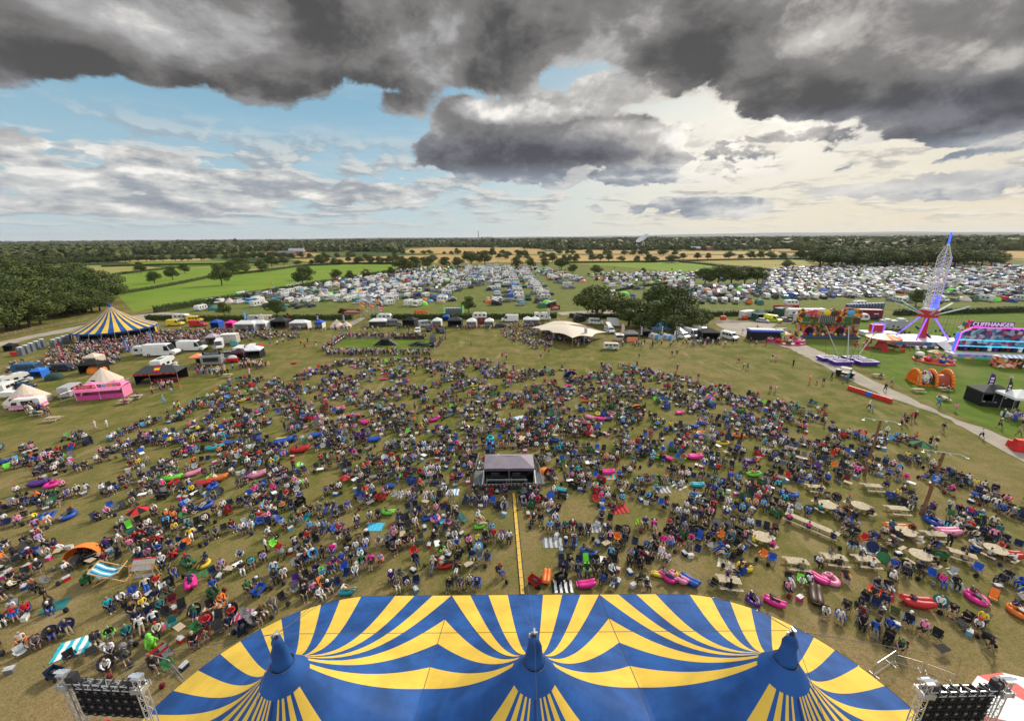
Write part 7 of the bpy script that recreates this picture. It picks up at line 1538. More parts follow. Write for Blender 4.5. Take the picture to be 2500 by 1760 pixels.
def pose(kind):
 """joint dict name -> (pos, radius); the figure faces -Y"""
 P_={}
 def leg(s, hip, knee, ank, toe):
  P_['hip'+s]=(hip, .095);P_['kne'+s]=(knee, .062);P_['ank'+s]=(ank, .042);P_['toe'+s]=(toe, .035)
 def arm(s, sh, el, wr, hd):
  P_['sho'+s]=(sh, .062);P_['elb'+s]=(el, .044);P_['wri'+s]=(wr, .031);P_['han'+s]=(hd, .034)
 def trunk(pel, tilt, hd=.0):
  px_, py_, pz=pel;t=tilt
  P_['pel']=(pel, .145, .115);P_['wai']=((px_, py_+.22 *math.sin(t), pz+.22 *math.cos(t)), .135, .10);P_['che']=((px_, py_+.42 *math.sin(t), pz+.42 *math.cos(t)), .165, .115)
  n=(px_, py_+.58 *math.sin(t)-.02, pz+.56 *math.cos(t));P_['nec']=(n, .052)
  P_['hea']=((px_, n[1]-.03 +hd, n[2]+.12), .088, .10);P_['cro']=((px_, n[1]-.02 +hd, n[2]+.24), .062, .07)
  return P_['che'][0]
 if kind.startswith('stand')or kind.startswith('walk'):
  c=trunk((0, 0, .93), .0 if kind[0]=='s' else-.06);z=c[2]+.05
  if kind=='stand_a':leg('L', (-.1, 0, .88), (-.12, -.01, .48), (-.13, .02, .08), (-.15, -.14, .04));leg('R', (.1, 0, .88), (.12, -.02, .48), (.13, .02, .08), (.16, -.13, .04));arm('L', (-.2, 0, z), (-.25, .03, z-.29), (-.24, -.08, z-.53), (-.23, -.13, z-.63));arm('R', (.2, 0, z), (.26, .03, z-.28), (.20, -.16, z-.40), (.14, -.24, z-.38))
  elif kind=='stand_b':leg('L', (-.1, 0, .88), (-.13, -.02, .48), (-.16, .03, .08), (-.20, -.12, .04));leg('R', (.1, 0, .88), (.11, 0, .48), (.12, .03, .08), (.13, -.13, .04));arm('L', (-.2, 0, z), (-.27, -.02, z-.28), (-.14, -.16, z-.42), (-.06, -.2, z-.42));arm('R', (.2, 0, z), (.28, -.05, z-.24), (.16, -.2, z-.02), (.1, -.2, z+.08))
  elif kind=='walk_a':leg('L', (-.1, 0, .88), (-.11, -.22, .52), (-.12, -.28, .12), (-.12, -.44, .09));leg('R', (.1, 0, .88), (.11, .06, .48), (.11, .32, .14), (.11, .26, .03));arm('L', (-.2, 0, z), (-.25, .14, z-.26), (-.24, .12, z-.5), (-.23, .09, z-.6));arm('R', (.2, 0, z), (.25, -.1, z-.27), (.22, -.28, z-.44), (.2, -.36, z-.47))
  else:leg('L', (-.1, 0, .88), (-.11, .08, .48), (-.11, .34, .16), (-.11, .30, .04));leg('R', (.1, 0, .88), (.11, -.2, .52), (.12, -.24, .1), (.12, -.4, .06));arm('L', (-.2, 0, z), (-.25, -.12, z-.26), (-.22, -.3, z-.42), (-.21, -.38, z-.44));arm('R', (.2, 0, z), (.25, .12, z-.27), (.25, .12, z-.52), (.24, .1, z-.62))
 elif kind.startswith('sit'):
  t={'sit_a':.28, 'sit_b':.42, 'sit_c':.12, 'sit_d':-.22}[kind];c=trunk((0, .05, .55), t, -.04 if t>0 else 0);z=c[2]+.05;y=c[1]
  k={'sit_a':((-.45, .56), (-.50, .10)), 'sit_b':((-.44, .54), (-.78, .22)), 'sit_c':((-.43, .56), (-.38, .10)), 'sit_d':((-.44, .56), (-.42, .10))}[kind]
  for s, sg in(('L', -1), ('R', 1)):leg(s, (sg*.1, .0, .53), (sg*(.16 if kind!='sit_b' else .11), k[0][0], k[0][1]), (sg*.13, k[1][0]-.04 *sg, k[1][1]), (sg*.15, k[1][0]-.17, max(.05, k[1][1]-.04 +(.16 if kind=='sit_b' else 0))))
  if kind=='sit_a':arm('L', (-.2, y, z), (-.28, y-.08, z-.26), (-.14, -.26, .68), (-.07, -.33, .68));arm('R', (.2, y, z), (.28, y-.08, z-.26), (.13, -.26, .68), (.06, -.32, .70))
  elif kind=='sit_b':arm('L', (-.2, y, z), (-.34, y-.02, z-.24), (-.36, -.14, .74), (-.36, -.22, .74));arm('R', (.2, y, z), (.34, y, z-.2), (.22, y-.2, z+.02), (.14, y-.2, z+.1))
  elif kind=='sit_c':arm('L', (-.2, y, z), (-.29, y-.1, z-.24), (-.12, -.3, .80), (-.05, -.34, .84));arm('R', (.2, y, z), (.29, y-.1, z-.24), (.1, -.3, .8), (.03, -.34, .84))
  else:arm('L', (-.2, y, z), (-.24, y-.24, z-.2), (-.12, -.44, .66), (-.06, -.5, .62));arm('R', (.2, y, z), (.24, y-.24, z-.2), (.12, -.44, .66), (.06, -.5, .64))
 elif kind=='ground':
  c=trunk((0, .05, .14), .18);z=c[2]+.05;y=c[1]
  leg('L', (-.1, 0, .14), (-.17, -.34, .42), (-.15, -.6, .08), (-.16, -.74, .05));leg('R', (.1, 0, .14), (.28, -.33, .22), (.02, -.45, .08), (-.08, -.52, .07));arm('L', (-.2, y, z), (-.27, y-.1, z-.25), (-.18, -.3, .42), (-.15, -.36, .42));arm('R', (.2, y, z), (.3, y+.14, z-.24), (.26, y+.2, .1), (.27, y+.12, .05))
 else:
  c=trunk((0, .1, .22), .95, -.03);z=c[2]+.05;y=c[1]
  leg('L', (-.1, .05, .2), (-.13, -.42, .34), (-.13, -.82, .14), (-.15, -.92, .22));leg('R', (.1, .05, .2), (.12, -.44, .24), (.14, -.86, .12), (.16, -.95, .2));arm('L', (-.2, y, z), (-.36, y-.1, z-.1), (-.2, y-.2, z+.05), (-.1, y-.18, z+.1));arm('R', (.2, y, z), (.34, y-.2, z-.14), (.22, -.05, .36), (.14, -.1, .38))
 return P_
EDG=[('pel', 'wai'), ('wai', 'che'), ('che', 'nec'), ('nec', 'hea'), ('hea', 'cro')]+[e for s in 'LR' for e in(('che', 'sho'+s), ('sho'+s, 'elb'+s), ('elb'+s, 'wri'+s), ('wri'+s, 'han'+s), ('pel', 'hip'+s), ('hip'+s, 'kne'+s), ('kne'+s, 'ank'+s), ('ank'+s, 'toe'+s))]
def region_of(c, J):
 best=None
 for a, b in EDG:
  A, B=Vector(J[a][0]), Vector(J[b][0]);d=B-A;t=max(0, min(1, (c-A).dot(d)/max(1e-9, d.length_squared)));q=(A+d*t-c).length/(.7 *J[a][1]+.3 *J[b][1])
  if best is None or q<best[0]:best=(q, a[:3]+b[:3], t)
 k, t=best[1], best[2]
 if k in('nechea', 'heacro'):return 'head'
 if k=='chenec':return 'neck' if t>.6 else 'torso'
 if k in('waiche', 'chesho')or(k=='pelwai' and t>.35):return 'torso'
 if k in('pelwai', 'pelhip'):return 'hips'
 return{'shoelb':'uarm', 'elbwri':'farm', 'wrihan':'hand', 'hipkne':'thigh', 'kneank':'shin', 'anktoe':'foot'}[k]
def person_T(kind, sleeves, shorts, hair, hat):
 J=pose(kind);V, F, Nn=skin_body(J, EDG, 1)
 cs=[sum((Vector(V[i])for i in f), Vector())/len(f)for f in F];rg_=[region_of(c, J)for c in cs]
 hc=Vector(J['hea'][0])+Vector((0, 0, .04));top={'torso'}|({'uarm'}if sleeves else set())|({'farm'}if sleeves>1 else set());leg={'hips', 'thigh'}|(set()if shorts else{'shin'})
 def shell(sel, off, mt):
  ids=sorted({i for f, ok in zip(F, sel)if ok for i in f});mp={k:j for j, k in enumerate(ids)};m_=MB([mt], smooth=True)
  m_.v=[tuple(Vector(V[i])+Nn[i]*off)for i in ids];m_.f=[tuple(mp[i]for i in f)for f, ok in zip(F, sel)if ok];m_.m=[0]*len(m_.f);return m_
 body=MB(['@skin', '@shoe'], smooth=True);body.v=V;body.f=F;body.m=[1 if r=='foot' else 0 for r in rg_]
 body.box((hc.x, hc.y-.115, hc.z-.02), (.025, .035, .04), '@skin')
 hs=[r=='head' and(c.z>hc.z+.01 or(c.y>hc.y-.01 and c.z>hc.z-.09))for r, c in zip(rg_, cs)]
 ps=[('body', body), ('top', shell([r in top for r in rg_], .016, '@top')), ('trousers', shell([r in leg for r in rg_], .014, '@leg')), ('hair', shell(hs, .018, '@hair'))]
 if hair=='long':ps[3][1].ell((hc.x, hc.y+.085, hc.z-.13), (.085, .05, .17), 8, 5, '@hair')
 if hat:m_=MB(['@hat'], smooth=True);m_.lathe([(.118, .055), (.112, .11), (.08, .155), (.01, .168)], 10, tuple(hc));m_.lathe([(.115, .055), (.115 if hat==1 else .2, .05), (.115 if hat==1 else .2, .06)], 10, tuple(hc), cap=False);(m_.box((hc.x, hc.y-.15, hc.z+.058), (.15, .1, .012))if hat==1 else None);ps.append(('hat', m_))
 return Tm(ps)
def crowd_T(kind, sleeves, shorts, hat):
 J=pose(kind);V, F, Nn=skin_body(J, EDG, 0);m_=MB(['@skin', '@shoe', '@top', '@leg', '@hair']);hc=Vector(J['hea'][0]);m_.v=V;m_.f=F
 for f in F:
  c=sum((Vector(V[i])for i in f), Vector())/len(f);r=region_of(c, J)
  m_.m.append({'torso':2, 'uarm':2 if sleeves else 0, 'farm':2 if sleeves>1 else 0, 'hips':3, 'thigh':3, 'shin':0 if shorts else 3, 'foot':1}.get(r, 4 if(r=='head' and(c.z>hc.z+.02 or c.y>hc.y+.02))else 0))
 return Tm([('body', m_)])
POSES_SIT=['sit_a', 'sit_b', 'sit_c', 'sit_d', 'sit_a']
PT_CACHE={}
def get_person(kind, sl, sh, hr_, hat):
 k=(kind, sl, sh, hr_, hat)
 if k not in PT_CACHE:PT_CACHE[k]=person_T(*k)
 return PT_CACHE[k]
def get_crowd(kind, sl, sh):
 k=('c', kind, sl, sh)
 if k not in PT_CACHE:PT_CACHE[k]=crowd_T(kind, sl, sh, 0)
 return PT_CACHE[k]
 # camping chairs and small gear
def fquad(mb, a, b, c, d, t, mt):mb.add([a, b, c, d]+[(p[0], p[1], p[2]-t)for p in(a, b, c, d)], [(0, 1, 2, 3), (7, 6, 5, 4), (0, 4, 5, 1), (1, 5, 6, 2), (2, 6, 7, 3), (3, 7, 4, 0)], mt)
def chair_T(kind):
 s=MB(['@a']);b=MB(['@a']);f=MB([dsteel]);a=[MB(['@a']), MB(['@a'])]
 if kind=='fold':
  s.add([(-.26, -.24, .46), (0, -.24, .41), (.26, -.24, .46), (.26, .22, .41), (0, .22, .36), (-.26, .22, .41)], [(0, 1, 4, 5), (1, 2, 3, 4)])
  b.add([(-.26, .2, .40), (0, .22, .38), (.26, .2, .40), (.29, .36, .92), (0, .40, .90), (-.29, .36, .92)], [(0, 1, 4, 5), (1, 2, 3, 4)])
  for x in(-.32, .32):a[x>0].box((x, -.02, .64), (.09, .46, .02));f.cyl((x, -.24, .0), (x, .26, .44), .012, n=4);f.cyl((x, .30, .0), (x, -.24, .64), .012, n=4);f.cyl((x*.9, .22, .38), (x*.9, .37, .92), .012, n=4)
  f.cyl((-.32, -.26, .03), (.32, -.22, .44), .012, n=4);f.cyl((.32, -.26, .03), (-.32, -.22, .44), .012, n=4)
 elif kind=='low':
  s.add([(-.26, -.3, .34), (.26, -.3, .34), (.26, .2, .2), (-.26, .2, .2)], [(0, 1, 2, 3)]);b.add([(-.26, .2, .2), (.26, .2, .2), (.27, .62, .86), (-.27, .62, .86)], [(0, 1, 2, 3)])
  for x in(-.29, .29):f.tube([(x, -.34, .36), (x, .22, .18), (x, .64, .88)], .015, 4);f.tube([(x, -.2, .0), (x, .34, .5), (x, .5, .0)], .015, 4)
 else:
  s.lathe([(.02, .34), (.3, .40), (.46, .56), (.5, .66)], 14, cap=False);s.v=[(x, y+(z-.34)*.6, z+y*.55)for x, y, z in s.v];b=MB([dsteel]);b.torus((0, .2, .64), .5, .018, 16, 4);b.v=[(x, y, z+y*.55 -.08)for x, y, z in b.v]
  for x in(-.3, .3):f.cyl((x, -.3, 0), (x*.8, .3, .6), .015, n=4);f.cyl((x, .45, 0), (x*.8, -.2, .45), .015, n=4)
 ps=[('seat', s), ('backrest' if kind!='moon' else 'rim', b), ('frame', f)]
 if kind=='fold':ps+=[('armrest', q_)for q_ in a]
 return Tm(ps)
CH={k:chair_T(k)for k in('fold', 'low', 'moon')}
def lounger_T():
 m_=MB(['@a'], smooth=True);n=12
 for s in(-1, 1):
  vs=[]
  for j in range(9):
   t=j/8;x=-.86 +1.72 *t;r=.27 *(1 -abs(2 *t-1)**5 *.4);z=.27 +.06 *(2 *t-1)**2 +(.2 *t**4)
   for i in range(n):q_=2 *math.pi*i/n;vs.append((x, s*.19 +r*math.cos(q_), z+r*.95 *math.sin(q_)))
  m_.add(vs, [(j*n+i, j*n+(i+1)%n, (j+1)*n+(i+1)%n, (j+1)*n+i)for j in range(8)for i in range(n)]+[tuple(range(n-1, -1, -1)), tuple(range(8 *n, 9 *n))])
 c=MB(['@b']);c.cyl((-.93, -.3, .4), (-.93, .3, .4), .04, n=6)
 return Tm([('bladder', m_), ('end_clip', c)])
def ring_T():
 m_=MB(['@a'], smooth=True);m_.torus((0, 0, .26), .52, .25, 20, 10, sy=1.15);s=MB(['@b'], smooth=True);s.lathe([(.01, .12), (.4, .14)], 14, cap=False);b=MB(['@a'], smooth=True);b.torus((0, .42, .5), .34, .15, 14, 8, sy=.6)
 return Tm([('ring', m_), ('seat', s), ('headrest', b)])
def shelter_T():
 m_=MB(['@a'], smooth=False);n, k=12, 5;vs=[]
 for j in range(k+1):
  a=(math.pi/2)*j/k
  for i in range(n+1):t=math.pi*i/n;r=math.sin(t);vs.append((-1.25 *math.cos(t), -.75 +1.5 *r*math.sin(a), .04 +1.15 *r*math.cos(a)))
 m_.add(vs, [(j*(n+1)+i, j*(n+1)+i+1, (j+1)*(n+1)+i+1, (j+1)*(n+1)+i)for j in range(k)for i in range(n)]);g=MB(['@b']);g.box((0, -.1, .02), (2.3, 1.4, .03))
 p_=MB(['@b']);p_.tube([(-1.25 *math.cos(math.pi*i/n), -.76, .05 +1.16 *math.sin(math.pi*i/n))for i in range(n+1)], .03, 4)
 return Tm([('canopy', m_), ('groundsheet', g), ('hoop', p_)])
def blanket_T():
 m_=MB(['@a', '@b']);nx, ny=8, 7;rr3=random.Random(4);vs=[(-1 +2 *i/nx+rr3.uniform(-.03, .03), -.75 +1.5 *j/ny+rr3.uniform(-.03, .03), .015 +.03 *rr3.random())for j in range(ny+1)for i in range(nx+1)]
 for j in range(ny):
  for i in range(nx):a=j*(nx+1)+i;m_.f.append((a, a+1, a+nx+2, a+nx+1));m_.m.append(1 if(i%2 and(j%2 or True))else 0)
 m_.v=vs;return Tm([('blanket', m_)])
cool=MB(['@a']);cool.box((0, 0, .17), (.5, .34, .34), taper=1.05);lid=MB([mat('cool_lid', (.45, .45, .44), .5)]);lid.box((0, 0, .37), (.54, .38, .06));hn=MB([wt]);hn.tube([(-.27, 0, .3), (-.27, 0, .5), (.27, 0, .5), (.27, 0, .3)], .015, 4)
bag=MB(['@a'], smooth=True);bag.ell((0, 0, .22), (.2, .15, .25), 8, 6);bp=MB(['@a'], smooth=True);bp.ell((0, -.14, .15), (.13, .07, .11), 8, 5)
tbl=MB(['@a']);tbl.box((0, 0, .5), (.85, .55, .03));tl=[MB([steel]), MB([steel])]
for x in(-.38, .38):tl[x>0].cyl((x, -.24, 0), (x, .24, .49), .013, n=4);tl[x>0].cyl((x, .24, 0), (x, -.24, .49), .013, n=4)
wg=MB(['@a']);wg.add([(-.5, -.28, .25), (.5, -.28, .25), (.5, .28, .25), (-.5, .28, .25), (-.56, -.33, .72), (.56, -.33, .72), (.56, .33, .72), (-.56, .33, .72)], [(3, 2, 1, 0), (0, 1, 5, 4), (1, 2, 6, 5), (2, 3, 7, 6), (3, 0, 4, 7)]);wl=[]
for x in(-.4, .4):
 for y in(-.3, .3):wl.append(('wheel', MB([rubber]).cyl((x, y-.03, .13), (x, y+.03, .13), .13, n=8)))
wh=MB([dsteel]);wh.cyl((.55, 0, .3), (.95, 0, .85), .015, n=4);wc=MB([cm('charcoal')], smooth=True);wc.ell((0, 0, .45), (.42, .22, .2), 8, 5)
um=MB(['@a', '@b'])
for i in range(8):a0, a1=i*math.pi/4, (i+1)*math.pi/4;um.add([(1.15 *math.cos(a0), 1.15 *math.sin(a0), 1.25), (1.15 *math.cos(a1), 1.15 *math.sin(a1), 1.25), (0, 0, 1.75)], [(0, 1, 2)], i%2)
us=MB([steel]);us.cyl((0, 0, 0), (0, 0, 1.85), .02, n=5)
pr_=MB(['@a'], smooth=True);pr_.ell((0, 0, .7), (.28, .38, .28), 10, 6);pc=MB([dsteel]);[pc.cyl((x, -.35, .2), (x, .55, 1.0), .018, n=4)for x in(-.25, .25)];[pc.cyl((x, .4, .15), (x, -.2, .7), .018, n=4)for x in(-.25, .25)];pc.cyl((-.25, .55, 1), (.25, .55, 1), .02, n=4);pwl=[]
for x in(-.27, .27):
 for y in(-.35, .4):pwl.append(('wheel', MB([rubber]).cyl((x-.03, y, .16), (x+.03, y, .16), .16, n=10)))
GEAR=dict(cool=Tm([('box', cool), ('lid', lid), ('handle', hn)]), bag=Tm([('bag', bag), ('pocket', bp)]), table=Tm([('tabletop', tbl), ('leg', tl[0]), ('leg', tl[1])]), wagon=Tm([('body', wg), ('load', wc), ('handle', wh)]+wl), lounger=lounger_T(), ring=ring_T(), shelter=shelter_T(), blanket=blanket_T(), umbrella=Tm([('canopy', um), ('stick', us)]), pram=Tm([('hood', pr_), ('chassis', pc)]+pwl))
dg_=MB(['@a'], smooth=True)
for(a, b, r1, r2)in(((0, .3, .45), (0, -.3, .47), .11, .14), ((0, -.3, .5), (0, -.45, .68), .08, .07), ((0, -.43, .68), (0, -.62, .64), .075, .04), ((0, .33, .5), (0, .55, .66), .03, .015), ((-.07, -.26, .42), (-.07, -.28, .2), .045, .03), ((.07, -.26, .42), (.07, -.26, .2), .045, .03), ((-.07, -.28, .2), (-.07, -.25, 0), .03, .028), ((.07, -.26, .2), (.07, -.24, 0), .03, .028), ((-.08, .27, .42), (-.08, .18, .26), .06, .035), ((.08, .27, .42), (.08, .18, .26), .06, .035), ((-.08, .18, .26), (-.08, .34, .16), .03, .025), ((.08, .18, .26), (.08, .34, .16), .03, .025), ((-.08, .34, .16), (-.08, .3, 0), .025, .025), ((.08, .34, .16), (.08, .3, 0), .025, .025), ((-.05, -.42, .74), (-.07, -.4, .8), .03, .01), ((.05, -.42, .74), (.07, -.4, .8), .03, .01)):dg_.cyl(a, b, r1, r2, 7)
GEAR['dog']=Tm([('body', dg_)])
